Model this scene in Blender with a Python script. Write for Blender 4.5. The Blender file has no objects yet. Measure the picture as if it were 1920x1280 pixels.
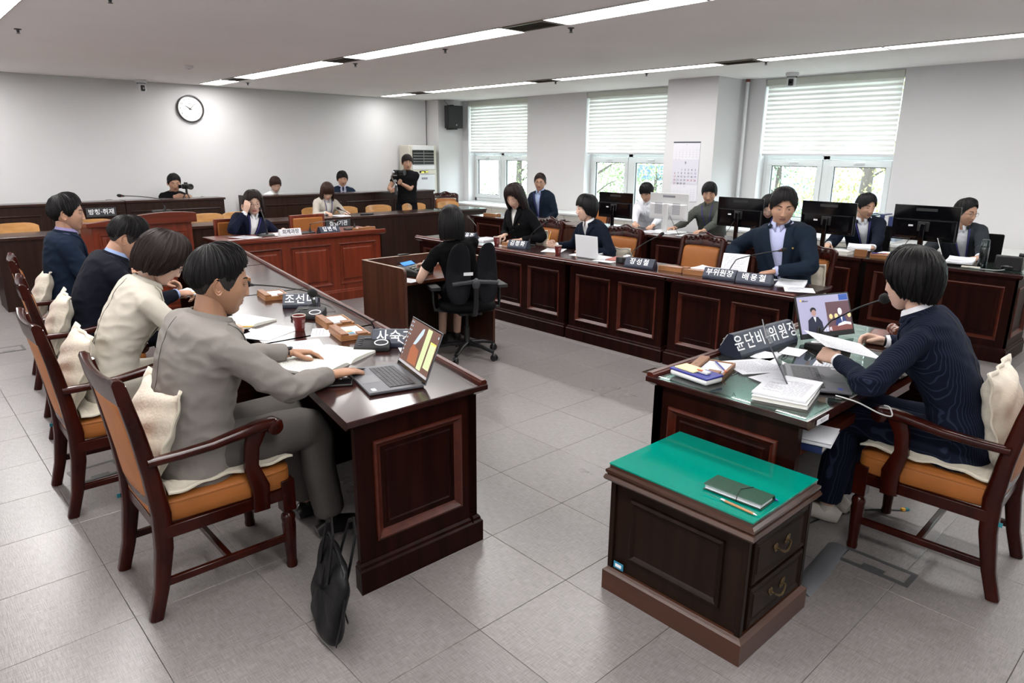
import bpy, bmesh, math, random
import numpy as np
from mathutils import Vector, Matrix, Euler
from mathutils.bvhtree import BVHTree
R = math.radians
C = bpy.context.scene
COL = C.collection
random.seed(7)
# ------------------------------------------------------------ camera, world, exposure
CAMH = 1.72
def make_camera():
    cd = bpy.data.cameras.new('camera'); cam = bpy.data.objects.new('camera', cd); COL.objects.link(cam)
    yaw, pitch, roll, F = R(47.46469), R(15.30452), R(0.44426), 1294.41
    cd.sensor_width = 36; cd.sensor_fit = 'HORIZONTAL'; cd.lens = F/1920*36; cd.clip_start = .05; cd.clip_end = 300
    f = Vector((math.cos(yaw)*math.cos(pitch), math.sin(yaw)*math.cos(pitch), -math.sin(pitch)))
    r = Vector((math.sin(yaw), -math.cos(yaw), 0)); u = r.cross(f)
    r2 = r*math.cos(roll)+u*math.sin(roll); u2 = -r*math.sin(roll)+u*math.cos(roll)
    m = Matrix((r2, u2, -f)).transposed().to_4x4(); m.translation = (0, 0, CAMH)
    cam.matrix_world = m; C.camera = cam
make_camera()
w = bpy.data.worlds.new('sky'); C.world = w; w.use_nodes = True
bg = w.node_tree.nodes['Background']; bg.inputs[0].default_value = (.86, .94, 1, 1); bg.inputs[1].default_value = 6.5
C.view_settings.view_transform = 'Standard'; C.view_settings.look = 'None'
C.view_settings.exposure = 0.70; C.view_settings.gamma = 1; C.view_settings.use_curve_mapping = False
PANEL_POWER = 19.0

# ------------------------------------------------------------ materials
def lin(c):
    return tuple((x/255/12.92 if x/255 <= .04045 else ((x/255+.055)/1.055)**2.4) for x in c)
MATS = {}
def mat(name, col, rough=.5, metal=0, bump=None, var=None, emit=None, spec=.5, coat=0, alpha=1, trans=0, sheen=0, sub=0):
    """bump=(scale, strength, (sx,sy,sz)); var=(scale, amount, (sx,sy,sz))"""
    if name in MATS: return MATS[name]
    if not emit and name not in ('wall paint', 'ceiling board paint'): q_ = .48+.44*min(1, (.3*col[0]+.6*col[1]+.1*col[2])/.7); col = tuple(c*q_ for c in col)
    m = bpy.data.materials.new(name); m.use_nodes = True; MATS[name] = m
    nt = m.node_tree; b = nt.nodes['Principled BSDF']; L = nt.links.new
    b.inputs['Base Color'].default_value = (*col, 1); b.inputs['Roughness'].default_value = rough
    b.inputs['Metallic'].default_value = metal; b.inputs['Specular IOR Level'].default_value = spec
    b.inputs['Coat Weight'].default_value = coat; b.inputs['Coat Roughness'].default_value = .12
    b.inputs['Alpha'].default_value = alpha; b.inputs['Transmission Weight'].default_value = trans
    b.inputs['Sheen Weight'].default_value = sheen
    if sub: b.inputs['Subsurface Weight'].default_value = sub; b.inputs['Subsurface Radius'].default_value = (.012, .005, .003)
    if emit: b.inputs['Emission Color'].default_value = (*emit[0], 1); b.inputs['Emission Strength'].default_value = emit[1]
    tc = nt.nodes.new('ShaderNodeTexCoord')
    def noise(scale, s3, detail=4):
        mp = nt.nodes.new('ShaderNodeMapping'); mp.inputs['Scale'].default_value = s3; L(tc.outputs['Object'], mp.inputs[0])
        n = nt.nodes.new('ShaderNodeTexNoise'); n.inputs['Scale'].default_value = scale; n.inputs['Detail'].default_value = detail
        L(mp.outputs[0], n.inputs['Vector']); return n
    if var:
        n = noise(var[0], var[2] if len(var) > 2 else (1, 1, 1))
        mx = nt.nodes.new('ShaderNodeMix'); mx.data_type = 'RGBA'
        a = var[1]; cr = nt.nodes.new('ShaderNodeMapRange'); cr.inputs[1].default_value = .3; cr.inputs[2].default_value = .7
        L(n.outputs[0], cr.inputs[0]); L(cr.outputs[0], mx.inputs[0])
        mx.inputs[6].default_value = (*[x*(1-a) for x in col], 1); mx.inputs[7].default_value = (*[min(1, x*(1+a)) for x in col], 1)
        L(mx.outputs[2], b.inputs['Base Color'])
    if bump:
        n = noise(bump[0], bump[2] if len(bump) > 2 else (1, 1, 1), 3)
        bp = nt.nodes.new('ShaderNodeBump'); bp.inputs['Strength'].default_value = bump[1]; bp.inputs['Distance'].default_value = .004
        L(n.outputs[0], bp.inputs['Height']); L(bp.outputs[0], b.inputs['Normal'])
    return m
def wood(name, col, rough=.3, s3=(1, 1, .08), amt=.45, coat=.3, scale=22, spec=.4):
    return mat(name, col, rough, bump=(scale*2, .06, s3), var=(scale, amt, s3), coat=coat, spec=spec)

W_DARK = wood('dark mahogany', (.024, .0052, .0032), .35, coat=.0, spec=.08)

W_TOPX = wood('polished mahogany lengthwise', (.042, .011, .009), .2, (.06, 1, 1), .4, coat=.35)
W_EDGE = wood('red mahogany edge', (.11, .019, .009), .32, (.1, 1, 1), .3, coat=.05, spec=.3)
W_RED = wood('warm red mahogany', (.24, .038, .014), .32, (1, 1, .06), .35, coat=.05)
W_REDT = wood('warm red mahogany rail', (.20, .032, .013), .28, (.06, 1, 1), .3, coat=.1)
W_BROWN = wood('brown veneer', (.042, .018, .012), .4, (1, 1, .05), .3, coat=0, spec=.2)
W_STENO = wood('reddish brown veneer', (.105, .034, .018), .35, (1, 1, .05), .35, coat=.2)
W_CHAIR = wood('chair rosewood', (.050, .0068, .0036), .22, (.5, .5, .2), .5, coat=.06, spec=.2)
W_LIGHT = wood('light beech plywood', (.62, .31, .10), .35, (.3, 1, 1), .15)
W_CAB = wood('cabinet walnut', (.022, .010, .006), .38, (1, 1, .05), .4, coat=0, spec=.12)
W_CABE = wood('cabinet walnut moulding', (.085, .028, .013), .3, (.2, 1, 1), .3)
W_TRAY = wood('tray oak', (.42, .18, .065), .4, (.2, 1, 1), .2, coat=.1)
LEATHER = mat('tan leather', (.46, .155, .034), .5, spec=.3, bump=(260, .12), var=(6, .12))
LEATHER2 = mat('tray leather', (.36, .15, .06), .5, bump=(300, .1))
FAB_CREAM = mat('cream quilted fabric', (.66, .60, .49), .8, bump=(75, .6), var=(40, .06), sheen=.2)
PLASTIC_B = mat('black plastic', (.007, .007, .008), .4)
PLASTIC_M = mat('matt black plastic', (.009, .009, .011), .6, bump=(200, .1))
GLOSS_B = mat('gloss black plastic', (.006, .006, .008), .08, var=(3, .1))
GREY_D = mat('dark grey plastic', (.05, .05, .06), .45)
SILVER = mat('silver metal', (.55, .56, .58), .3, .9)
SPACEG = mat('grey aluminium', (.20, .20, .225), .4, .6)
CHROME = mat('chrome', (.75, .75, .75), .12, 1)
BRASS = mat('aged brass', (.22, .15, .07), .35, .9)
PAPER = mat('white paper', (.70, .71, .75), .7, var=(3, .02))
PAPER_C = mat('cream paper', (.70, .69, .63), .7, var=(3, .02))
INK = mat('printed grey ink', (.36, .36, .42), .7)
WHITE_P = mat('white plastic', (.72, .73, .74), .4)
CREAM_P = mat('cream plastic', (.62, .59, .50), .45)
NAVY_P = mat('navy plastic', (.014, .022, .055), .45)
NAVY_L = mat('slate plastic', (.040, .052, .095), .45)
LETTER = mat('white lettering', (.85, .86, .88), .5)
BLACK = mat('black ink', (.01, .01, .012), .6)
RED_C = mat('maroon paper cup', (.22, .016, .016), .45)
GREEN_G = mat('green glass top', (.0, .33, .24), .05, coat=.2, spec=.3)
GREEN_L = mat('green leather', (.004, .075, .036), .33, bump=(90, .1), spec=.25)
BLUE_P = mat('blue plastic', (.02, .03, .42), .35)
YEL = mat('yellow paint', (.80, .42, .03), .4)
ORANGE = mat('orange plastic', (.85, .18, .04), .4)
PINKP = mat('pink plastic', (.8, .12, .2), .5)
TEAL = mat('teal label', (.02, .28, .36), .4)
NYLON = mat('black nylon', (.004, .004, .005), .5, spec=.2, bump=(25, .5))
OFFICE = mat('office chair shell', (.007, .008, .012), .5, spec=.2, bump=(150, .05))
MESHF = mat('black chair fabric', (.004, .004, .005), .85, spec=.1, bump=(300, .3))
WALL = mat('wall paint', (.61, .605, .61), .85, bump=(90, .06), var=(1.5, .015))
CEIL = mat('ceiling board paint', (.93, .90, .885), .9, bump=(60, .1), var=(1.2, .02))
WFRAME = mat('white window frame', (.70, .73, .73), .4)
ALU = mat('floor box grey', (.16, .16, .165), .4, .4)
GASKET = mat('dark gasket', (.02, .03, .035), .5)
# glass for windows and desk top
def glass_mat(name, tint, rough=.0, refl=.12):
    m = bpy.data.materials.new(name); m.use_nodes = True; nt = m.node_tree; L = nt.links.new
    nt.nodes.remove(nt.nodes['Principled BSDF'])
    t = nt.nodes.new('ShaderNodeBsdfTransparent'); t.inputs[0].default_value = (*tint, 1)
    g = nt.nodes.new('ShaderNodeBsdfGlossy'); g.inputs['Roughness'].default_value = rough
    fr = nt.nodes.new('ShaderNodeFresnel'); fr.inputs[0].default_value = 1.5
    mx = nt.nodes.new('ShaderNodeMixShader'); ge = nt.nodes.new('ShaderNodeNewGeometry'); sb = nt.nodes.new('ShaderNodeMath'); sb.operation = 'SUBTRACT'; sb.inputs[0].default_value = 1; L(ge.outputs['Backfacing'], sb.inputs[1])
    ml = nt.nodes.new('ShaderNodeMath'); ml.operation = 'MULTIPLY'; L(fr.outputs[0], ml.inputs[0]); L(sb.outputs[0], ml.inputs[1]); L(ml.outputs[0], mx.inputs[0]); L(t.outputs[0], mx.inputs[1]); L(g.outputs[0], mx.inputs[2])
    L(mx.outputs[0], nt.nodes['Material Output'].inputs[0]); return m
GLASS = glass_mat('window glass', (.93, .97, .96))
DESKGLASS = glass_mat('desk glass', (.80, .93, .90), .02)
def fabric_mat(name, col, transp, transl):
    m = bpy.data.materials.new(name); m.use_nodes = True; nt = m.node_tree; L = nt.links.new
    nt.nodes.remove(nt.nodes['Principled BSDF'])
    d = nt.nodes.new('ShaderNodeBsdfDiffuse'); d.inputs[0].default_value = (*col, 1)
    tl = nt.nodes.new('ShaderNodeBsdfTranslucent'); tl.inputs[0].default_value = (*col, 1)
    tp = nt.nodes.new('ShaderNodeBsdfTransparent')
    a = nt.nodes.new('ShaderNodeMixShader'); a.inputs[0].default_value = transl; L(d.outputs[0], a.inputs[1]); L(tl.outputs[0], a.inputs[2])
    b = nt.nodes.new('ShaderNodeMixShader'); b.inputs[0].default_value = transp; L(a.outputs[0], b.inputs[1]); L(tp.outputs[0], b.inputs[2])
    n = nt.nodes.new('ShaderNodeTexNoise'); n.inputs['Scale'].default_value = 90
    bp = nt.nodes.new('ShaderNodeBump'); bp.inputs['Strength'].default_value = .1; L(n.outputs[0], bp.inputs['Height']); L(bp.outputs[0], d.inputs['Normal'])
    L(b.outputs[0], nt.nodes['Material Output'].inputs[0]); return m
BLIND_O = fabric_mat('opaque blind band', (.86, .85, .83), .01, .27)
BLIND_S = fabric_mat('sheer blind band', (.90, .89, .87), .12, .46)

# ------------------------------------------------------------ mesh builder
class MB:
    def __init__(s, M=None): s.v = []; s.f = []; s.mi = []; s.cur = 0; s.M = M
    def add(s, vs, fs, mi=None):
        o = len(s.v)
        if s.M is not None: vs = [s.M @ Vector(p) for p in vs]
        s.v += [tuple(p) for p in vs]; s.f += [tuple(i+o for i in f) for f in fs]; s.mi += [s.cur if mi is None else mi]*len(fs); return s
    def box(s, x0, x1, y0, y1, z0, z1, mi=None):
        return s.add([(x0, y0, z0), (x1, y0, z0), (x1, y1, z0), (x0, y1, z0), (x0, y0, z1), (x1, y0, z1), (x1, y1, z1), (x0, y1, z1)],
                     [(3, 2, 1, 0), (4, 5, 6, 7), (0, 1, 5, 4), (1, 2, 6, 5), (2, 3, 7, 6), (3, 0, 4, 7)], mi)
    def bbox(s, c, d, mi=None):
        return s.box(c[0]-d[0]/2, c[0]+d[0]/2, c[1]-d[1]/2, c[1]+d[1]/2, c[2]-d[2]/2, c[2]+d[2]/2, mi)
    def rings(s, rs, close=True, cap=True, mi=None):
        n = len(rs[0]); vs = [p for r in rs for p in r]; fs = []
        for i in range(len(rs)-1):
            for j in range(n if close else n-1):
                k = (j+1) % n; fs.append((i*n+j, i*n+k, (i+1)*n+k, (i+1)*n+j))
        if cap and close:
            fs.append(tuple(range(n-1, -1, -1))); fs.append(tuple((len(rs)-1)*n+j for j in range(n)))
        return s.add(vs, fs, mi)
    def tube(s, pts, rad, n=10, cap=True, up=None, mi=None, sq=2.0):
        """rad: float | list of float/(a,b). a along 'up' x tangent, b along up"""
        P = [Vector(p) for p in pts]; m = len(P)
        if not isinstance(rad, (list,)): rad = [rad]*m
        rs = []; prev = None
        for i in range(m):
            t = (P[min(i+1, m-1)]-P[max(i-1, 0)]); t = t.normalized() if t.length > 1e-9 else Vector((0, 0, 1))
            if prev is None:
                u = Vector(up) if up is not None else (Vector((0, 0, 1)) if abs(t.z) < .9 else Vector((0, 1, 0)))
            else: u = prev
            u = (u-t*u.dot(t)); u = u.normalized() if u.length > 1e-6 else t.orthogonal().normalized()
            prev = u; a = t.cross(u)
            ra, rb = rad[i] if isinstance(rad[i], (tuple, list)) else (rad[i], rad[i])
            ring = []
            for j in range(n):
                an = 2*math.pi*(j+.5)/n; c, sn = math.cos(an), math.sin(an)
                if sq != 2: c = math.copysign(abs(c)**(2/sq), c); sn = math.copysign(abs(sn)**(2/sq), sn)
                ring.append(P[i]+a*(ra*c)+u*(rb*sn))
            rs.append(ring)
        return s.rings(rs, True, cap, mi)
    def lathe(s, prof, c=(0, 0, 0), n=20, axis='z', mi=None, cap=True):
        rs = []
        for r, z in prof:
            ring = []
            for j in range(n):
                a = 2*math.pi*j/n; x, y = r*math.cos(a), r*math.sin(a)
                p = {'z': (x, y, z), 'x': (z, x, y), 'y': (y, z, x)}[axis]
                ring.append((p[0]+c[0], p[1]+c[1], p[2]+c[2]))
            rs.append(ring)
        n_ = len(rs); s.rings(rs, True, False, mi)
        if cap and n_ > 2:
            if prof[0][0] > 1e-6: s.add(rs[0], [tuple(range(n-1, -1, -1))], mi)
            if prof[-1][0] > 1e-6: s.add(rs[-1], [tuple(range(n))], mi)
        return s
    def ell(s, c, r, n=12, m=8, rot=None, mi=None):
        c = Vector(c); rs = []
        for i in range(m+1):
            th = math.pi*i/m; ring = []
            rr = max(math.sin(th), .02)
            for j in range(n):
                a = 2*math.pi*j/n; p = Vector((r[0]*rr*math.cos(a), r[1]*rr*math.sin(a), -r[2]*math.cos(th)))
                if rot is not None: p = rot @ p
                ring.append(c+p)
            rs.append(ring)
        return s.rings(rs, True, True, mi)
    def prism(s, poly, a0, a1, axis='y', mi=None):
        """poly in the plane normal to axis; extruded a0..a1"""
        def P(u, v, a): return {'x': (a, u, v), 'y': (u, a, v), 'z': (u, v, a)}[axis]
        return s.rings([[P(u, v, a0) for u, v in poly], [P(u, v, a1) for u, v in poly]], True, True, mi)
    def grid(s, fn, nu, nv, mi=None, closeu=False):
        vs = [fn(i/(nu-1 if not closeu else nu), j/(nv-1)) for i in range(nu) for j in range(nv)]; fs = []
        for i in range(nu if closeu else nu-1):
            k = (i+1) % nu
            for j in range(nv-1): fs.append((i*nv+j, k*nv+j, k*nv+j+1, i*nv+j+1))
        return s.add(vs, fs, mi)
    def mesh(s, name):
        me = bpy.data.meshes.new(name); me.from_pydata(s.v, [], s.f); 
        if len(set(s.mi)) > 1: me.polygons.foreach_set('material_index', s.mi)
        bm = bmesh.new(); bm.from_mesh(me); bmesh.ops.recalc_face_normals(bm, faces=bm.faces); bm.to_mesh(me); bm.free()
        return me
    def build(s, name, mats, parent=None, smooth=40, bev=0, seg=2, loc=None, rot=None):
        return put(name, s.mesh(name), mats, parent, smooth, bev, seg, loc, rot)
def put(name, me, mats, parent=None, smooth=40, bev=0, seg=2, loc=None, rot=None):
    o = bpy.data.objects.new(name, me); COL.objects.link(o)
    for m in (mats if isinstance(mats, (list, tuple)) else [mats]): me.materials.append(m)
    if smooth:
        me.polygons.foreach_set('use_smooth', [True]*len(me.polygons)); me.set_sharp_from_angle(angle=R(smooth))
    if bev:
        b = o.modifiers.new('bevel', 'BEVEL'); b.width = bev; b.segments = seg; b.limit_method = 'ANGLE'; b.angle_limit = R(50); b.harden_normals = False
    if parent is not None: o.parent = parent
    if loc is not None: o.location = loc
    if rot is not None: o.rotation_euler = rot
    return o
def tag(o, label, cat, group=None, kind=None):
    o['label'] = label; o['category'] = cat
    if group: o['group'] = group
    if kind: o['kind'] = kind
    return o
def thing(name, label, cat, loc=(0, 0, 0), rz=0, group=None):
    o = bpy.data.objects.new(name, None); o.empty_display_size = .1; COL.objects.link(o)
    o.location = loc; o.rotation_euler = (0, 0, rz); return tag(o, label, cat, group)
def struct(o): o['kind'] = 'structure'; return o
def dup(root, label, loc, rz=0, group=None):
    r = root.copy(); COL.objects.link(r); r.location = loc; r.rotation_euler = (0, 0, rz); r['label'] = label
    if group: r['group'] = group
    for ch in list(root.children):
        c = ch.copy(); COL.objects.link(c); c.parent = r
        for g in list(ch.children):
            d = g.copy(); COL.objects.link(d); d.parent = c
    return r
def text_mb(body, size, depth=.001, bold=0, M=None, align='CENTER', spacing=1.0):
    cu = bpy.data.curves.new('text', 'FONT'); cu.body = body; cu.size = size; cu.align_x = align; cu.align_y = 'CENTER'
    cu.extrude = depth/2; cu.offset = bold; cu.space_character = spacing; cu.resolution_u = 2
    o = bpy.data.objects.new('text', cu); COL.objects.link(o)
    me = bpy.data.meshes.new_from_object(o.evaluated_get(bpy.context.evaluated_depsgraph_get()))
    bpy.data.objects.remove(o)
    b = MB(M); b.add([v.co.copy() for v in me.vertices], [tuple(p.vertices) for p in me.polygons])
    bpy.data.meshes.remove(me); return b
def frame(origin, xaxis, yaxis):
    x = Vector(xaxis).normalized(); y = Vector(yaxis); y = (y-x*y.dot(x)).normalized(); z = x.cross(y)
    m = Matrix((x, y, z)).transposed().to_4x4(); m.translation = Vector(origin); return m
# panel with stepped moulding: in plane; profile of (inset, height)
def steps(b, x0, x1, z0, z1, prof, y=0, sgn=-1, mi=None, axis='y', cap=True):
    rs = []
    for ins, h in prof:
        q = [(x0+ins, z0+ins), (x1-ins, z0+ins), (x1-ins, z1-ins), (x0+ins, z1-ins)]
        rs.append([((u, y+sgn*h, v) if axis == 'y' else (y+sgn*h, u, v)) for u, v in q])
    vs = [p for r in rs for p in r]; fs = []
    for i in range(len(rs)-1):
        for j in range(4):
            k = (j+1) % 4; fs.append((i*4+j, i*4+k, (i+1)*4+k, (i+1)*4+j))
    if cap: fs.append(tuple((len(rs)-1)*4+j for j in range(4)))
    b.add(vs, fs, mi)
# ============================================================ room shell
XW, YB, ZC = 9.1, 11.8, 2.7
X0, Y0 = -3.3, -3.2
# floor tiles: base slab plus real tiles with open joints
def floor_material():
    m = mat('woven vinyl tile', (.215, .19, .178), .33, spec=.62)
    nt = m.node_tree; L = nt.links.new; b = nt.nodes['Principled BSDF']
    tc = nt.nodes.new('ShaderNodeTexCoord'); oi = nt.nodes.new('ShaderNodeObjectInfo')
    def thread(s3):
        ad = nt.nodes.new('ShaderNodeVectorMath'); ad.operation = 'ADD'; L(tc.outputs['Object'], ad.inputs[0]); L(oi.outputs['Location'], ad.inputs[1])
        mp = nt.nodes.new('ShaderNodeMapping'); mp.inputs['Scale'].default_value = s3; L(ad.outputs[0], mp.inputs[0])
        n = nt.nodes.new('ShaderNodeTexNoise'); n.inputs['Scale'].default_value = 1; n.inputs['Detail'].default_value = 3; L(mp.outputs[0], n.inputs['Vector']); return n
    a = thread((300, 18, 1)); c = thread((22, 260, 1)); big = thread((1.4, 1.1, 1)); big.inputs['Detail'].default_value = 5
    ad = nt.nodes.new('ShaderNodeMath'); ad.operation = 'ADD'; L(a.outputs[0], ad.inputs[0]); L(c.outputs[0], ad.inputs[1])
    mr = nt.nodes.new('ShaderNodeMapRange'); mr.inputs[1].default_value = .72; mr.inputs[2].default_value = 1.28; L(ad.outputs[0], mr.inputs[0])
    mx = nt.nodes.new('ShaderNodeMix'); mx.data_type = 'RGBA'; L(mr.outputs[0], mx.inputs[0])
    mx.inputs[6].default_value = (.122, .108, .105, 1); mx.inputs[7].default_value = (.225, .207, .205, 1)
    rn = nt.nodes.new('ShaderNodeMapRange'); rn.inputs[3].default_value = .93; rn.inputs[4].default_value = 1.07; L(oi.outputs['Random'], rn.inputs[0])
    mu = nt.nodes.new('ShaderNodeVectorMath'); mu.operation = 'SCALE'; L(mx.outputs[2], mu.inputs[0]); L(rn.outputs[0], mu.inputs[3])
    L(mu.outputs[0], b.inputs['Base Color'])
    rr = nt.nodes.new('ShaderNodeMapRange'); rr.inputs[3].default_value = .22; rr.inputs[4].default_value = .38; L(big.outputs[0], rr.inputs[0]); L(rr.outputs[0], b.inputs['Roughness'])
    bp = nt.nodes.new('ShaderNodeBump'); bp.inputs['Strength'].default_value = .25; bp.inputs['Distance'].default_value = .0015
    L(ad.outputs[0], bp.inputs['Height']); L(bp.outputs[0], b.inputs['Normal'])
    return m
M_TILE = floor_material()
M_SLAB = mat('dark tile joint', (.07, .063, .06), .8)
fl = struct(MB().box(X0, XW+.3, Y0, YB+.2, -.2, -.004).build('floor', M_SLAB, smooth=0))
T = .466; TX0, TY0 = .475-4*T, 1.70-6*T
def tile_mb(b, x, y, g=.0009):
    x0, x1, y0, y1 = x+g, x+T-g, y+g, y+T-g; e = .0012
    b.rings([[(x0, y0, -.0035), (x1, y0, -.0035), (x1, y1, -.0035), (x0, y1, -.0035)], [(x0, y0, -e), (x1, y0, -e), (x1, y1, -e), (x0, y1, -e)],
             [(x0+e, y0+e, 0), (x1-e, y0+e, 0), (x1-e, y1-e, 0), (x0+e, y1-e, 0)]])
tb = MB(); tile_mb(tb, 0, 0); tme = tb.mesh('floor_tile'); tme.materials.append(M_TILE)
cells = []
nx, ny = int((XW-TX0)/T)+1, int((YB-TY0)/T)+1
for i in range(-4, nx):
    for j in range(-3, ny):
        x, y = TX0+i*T, TY0+j*T
        if x < X0 or y < Y0 or x+T > XW+.2 or y+T > YB+.1: continue
        cx, cy = x+T/2, y+T/2; d = math.hypot(cx, cy); ang = math.degrees(math.atan2(cy, cx))
        inv = (7 < ang < 88) and d > 1.0 and not (4.85 < cx < 6.6 and cy > 2.2) and not (cx > 7.3 and cy > 1.3) and cy < 9.0
        cells.append((0 if inv else 1, d, x, y))
cells.sort()
rest = MB()
for k, (_, d, x, y) in enumerate(cells):
    if k < 296:
        o = bpy.data.objects.new('floor_tile', tme); COL.objects.link(o); o.parent = fl; o.location = (x, y, 0)
    else: tile_mb(rest, x, y)
o = rest.build('floor_tiles_beyond', M_TILE, fl, smooth=0); o['kind'] = 'stuff'
# ceiling
struct(MB().box(X0, XW+.3, Y0, YB+.2, ZC, ZC+.2).build('ceiling', CEIL, smooth=0))
struct(MB().box(X0-.1, XW+.3, YB, YB+.2, 0, ZC).build('wall_back', WALL, smooth=0))
struct(MB().box(X0-.2, X0, Y0, YB, 0, ZC).build('wall_left', WALL, smooth=0))
struct(MB().box(X0, XW+.3, Y0-.2, Y0, 0, ZC).build('wall_front', WALL, smooth=0))
WINS = [(9.55, 11.27), (6.42, 8.13), (3.22, 4.95), (.08, 1.8), (-3.0, -1.35)]
WINS = [WINS[0], WINS[1], WINS[2], (-2.9, -1.2)]
ZS, ZT = .76, 2.685
wb = MB(); ys = [YB]
for a, b_ in WINS: ys += [b_, a]
ys.append(Y0)
for i in range(0, len(ys), 2): wb.box(XW, XW+.32, ys[i+1], ys[i], 0, ZC)
for a, b_ in WINS: wb.box(XW, XW+.32, a, b_, 0, ZS); wb.box(XW, XW+.32, a, b_, ZT, ZC)
struct(wb.build('wall_right', WALL, smooth=0))
struct(MB().box(8.44, XW+.01, 5.25, 6.04, 0, ZC-.001).build('wall_column', WALL, smooth=0))
struct(MB().box(8.5, XW+.01, 11.45, YB+.01, 0, ZC-.001).build('wall_corner_column', WALL, smooth=0))
for n, a in (('baseboard_back', (X0, 8.5, YB-.012, YB+.01, 0, .09)), ('baseboard_left', (X0-.01, X0+.012, Y0, YB-.02, 0, .09))):
    struct(MB().box(*a).build(n, mat('vinyl baseboard', (.05, .045, .045), .5), smooth=0))
# windows
XF = 9.27
def window(n, ya, yb):
    f = MB(); w_ = .055; t = .07; zt = 1.66
    def bar(y0, y1, z0, z1, x=XF, d=t): f.box(x, x+d, y0, y1, z0, z1)
    bar(ya, yb, ZS, ZS+.07); bar(ya, yb, ZT-.05, ZT); bar(ya, ya+w_, ZS, ZT); bar(yb-w_, yb, ZS, ZT)
    ym = (ya+yb)/2; bar(ym-.045, ym+.045, ZS+.07, ZT-.05); bar(ya+w_, yb-w_, zt, zt+.07)
    root = struct(f.build('window_%d' % n, WFRAME, bev=.004))
    for (y0, y1) in ((ya+w_, ym-.045), (ym+.045, yb-w_)):
        s = MB(); z0, z1 = ZS+.072, zt-.002; q = .065; d0, d1 = XF-.02, XF+.045
        s.box(d0, d1, y0+.002, y1-.002, z0, z0+q); s.box(d0, d1, y0+.002, y1-.002, z1-q-.02, z1)
        s.box(d0, d1, y0+.002, y0+q, z0+q, z1-q-.02); s.box(d0, d1, y1-q, y1-.002, z0+q, z1-q-.02)
        sh = s.build('sash', WFRAME, root, bev=.004)
        g = MB(); g.box(XF+.005, XF+.01, y0+q+.008, y1-q-.008, z0+q+.008, z1-q-.028); g.build('pane', GLASS, sh, smooth=0)
        g = MB(); G = .008
        for a in ((y0+q, y0+q+G, z0+q, z1-q-.02), (y1-q-G, y1-q, z0+q, z1-q-.02), (y0+q, y1-q, z0+q, z0+q+G), (y0+q, y1-q, z1-q-.02-G, z1-q-.02)): g.box(XF-.004, XF+.02, *a)
        g.build('gasket', GASKET, sh, smooth=0)
        hm = MB(); yc = (y0+y1)/2; hm.bbox((XF-.03, yc, z1-.042), (.02, .13, .028)); hm.bbox((XF-.04, yc-.01, z1-.035), (.02, .09, .014)); hm.build('handle', WHITE_P, sh, bev=.004)
        g = MB(); g.box(XF+.03, XF+.036, y0+.006, y1-.006, zt+.075, ZT-.055); g.build('pane', GLASS, root, smooth=0)
    return root
def blind(ya, yb, label, zb=1.735):
    t = thing('zebra_blind', label, 'blind', (XW+.05, (ya+yb)/2, ZT), 0, 'zebra roller blinds in the windows')
    W = (yb-ya)/2-.015
    b = MB(); b.box(-.04, .045, -W-.005, W+.005, -.085, -.002); b.build('head_box', mat('pale green head box', (.62, .64, .56), .5), t, bev=.006)
    H = zb-ZT; n = 15; per = (H+.085)/n
    for k in range(n):
        z1 = -.085+per*k; z0 = z1+per*.56
        b = MB(); b.box(-.0015, .0, -W+.01, W-.01, z0, z1); b.build('fabric_band', BLIND_O, t, smooth=0)
        z2 = z1+per
        b = MB(); b.box(.0035, .0045, -W+.01, W-.01, z2, z0); b.build('sheer_band', BLIND_S, t, smooth=0)
    b = MB(); b.box(-.012, .014, -W+.005, W-.005, H-.03, H); b.build('bottom_rail', WHITE_P, t, bev=.004)
for n, (a, b_) in enumerate(WINS):
    window(n+1, a, b_)
    if n < 3: blind(a, b_, ['white zebra blind half lowered over the far corner window behind the speaker', 'white zebra blind half lowered in the middle window left of the calendar column', 'white zebra blind half lowered in the widest window right of the column'][n])
# wall counter (cable/radiator cover) along the window wall, sections
cm = mat('cream laminate counter', (.58, .555, .50), .45)
k = 0
for (a, b_, x0) in ((9.3, 11.4, 8.62), (6.1, 9.28, 8.5), (2.9, 5.2, 8.45), (.9, 2.88, 8.43), (-1.1, .88, 8.43)):
    labs = ['cream low wall cabinet under the far corner window', 'cream low wall cabinet under the middle window behind the seated staff', 'cream low wall cabinet under the widest window right of the column', 'cream low wall cabinet behind the man in the grey suit', 'cream low wall cabinet past the right edge beside the corner desk']
    t = thing('wall_cabinet', labs[k], 'cabinet', (x0, a, 0), 0, 'cream cabinets along the window wall'); k += 1
    W = b_-a; D = XW-x0-.002
    MB().box(.015, D, .0, W-.004, 0, .715).build('body', cm, t, smooth=0)
    MB().box(0, D, 0, W-.004, .717, .75).build('top', mat('white counter top', (.70, .71, .70), .35), t, bev=.004)
    nd = max(2, int(W/.6))
    for i in range(nd):
        MB().box(.0, .013, i*W/nd+.004, (i+1)*W/nd-.008, .04, .60).build('door', cm, t, bev=.002)
        MB().box(.0, .013, i*W/nd+.004, (i+1)*W/nd-.008, .61, .71).build('drawer', cm, t, bev=.002)
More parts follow.
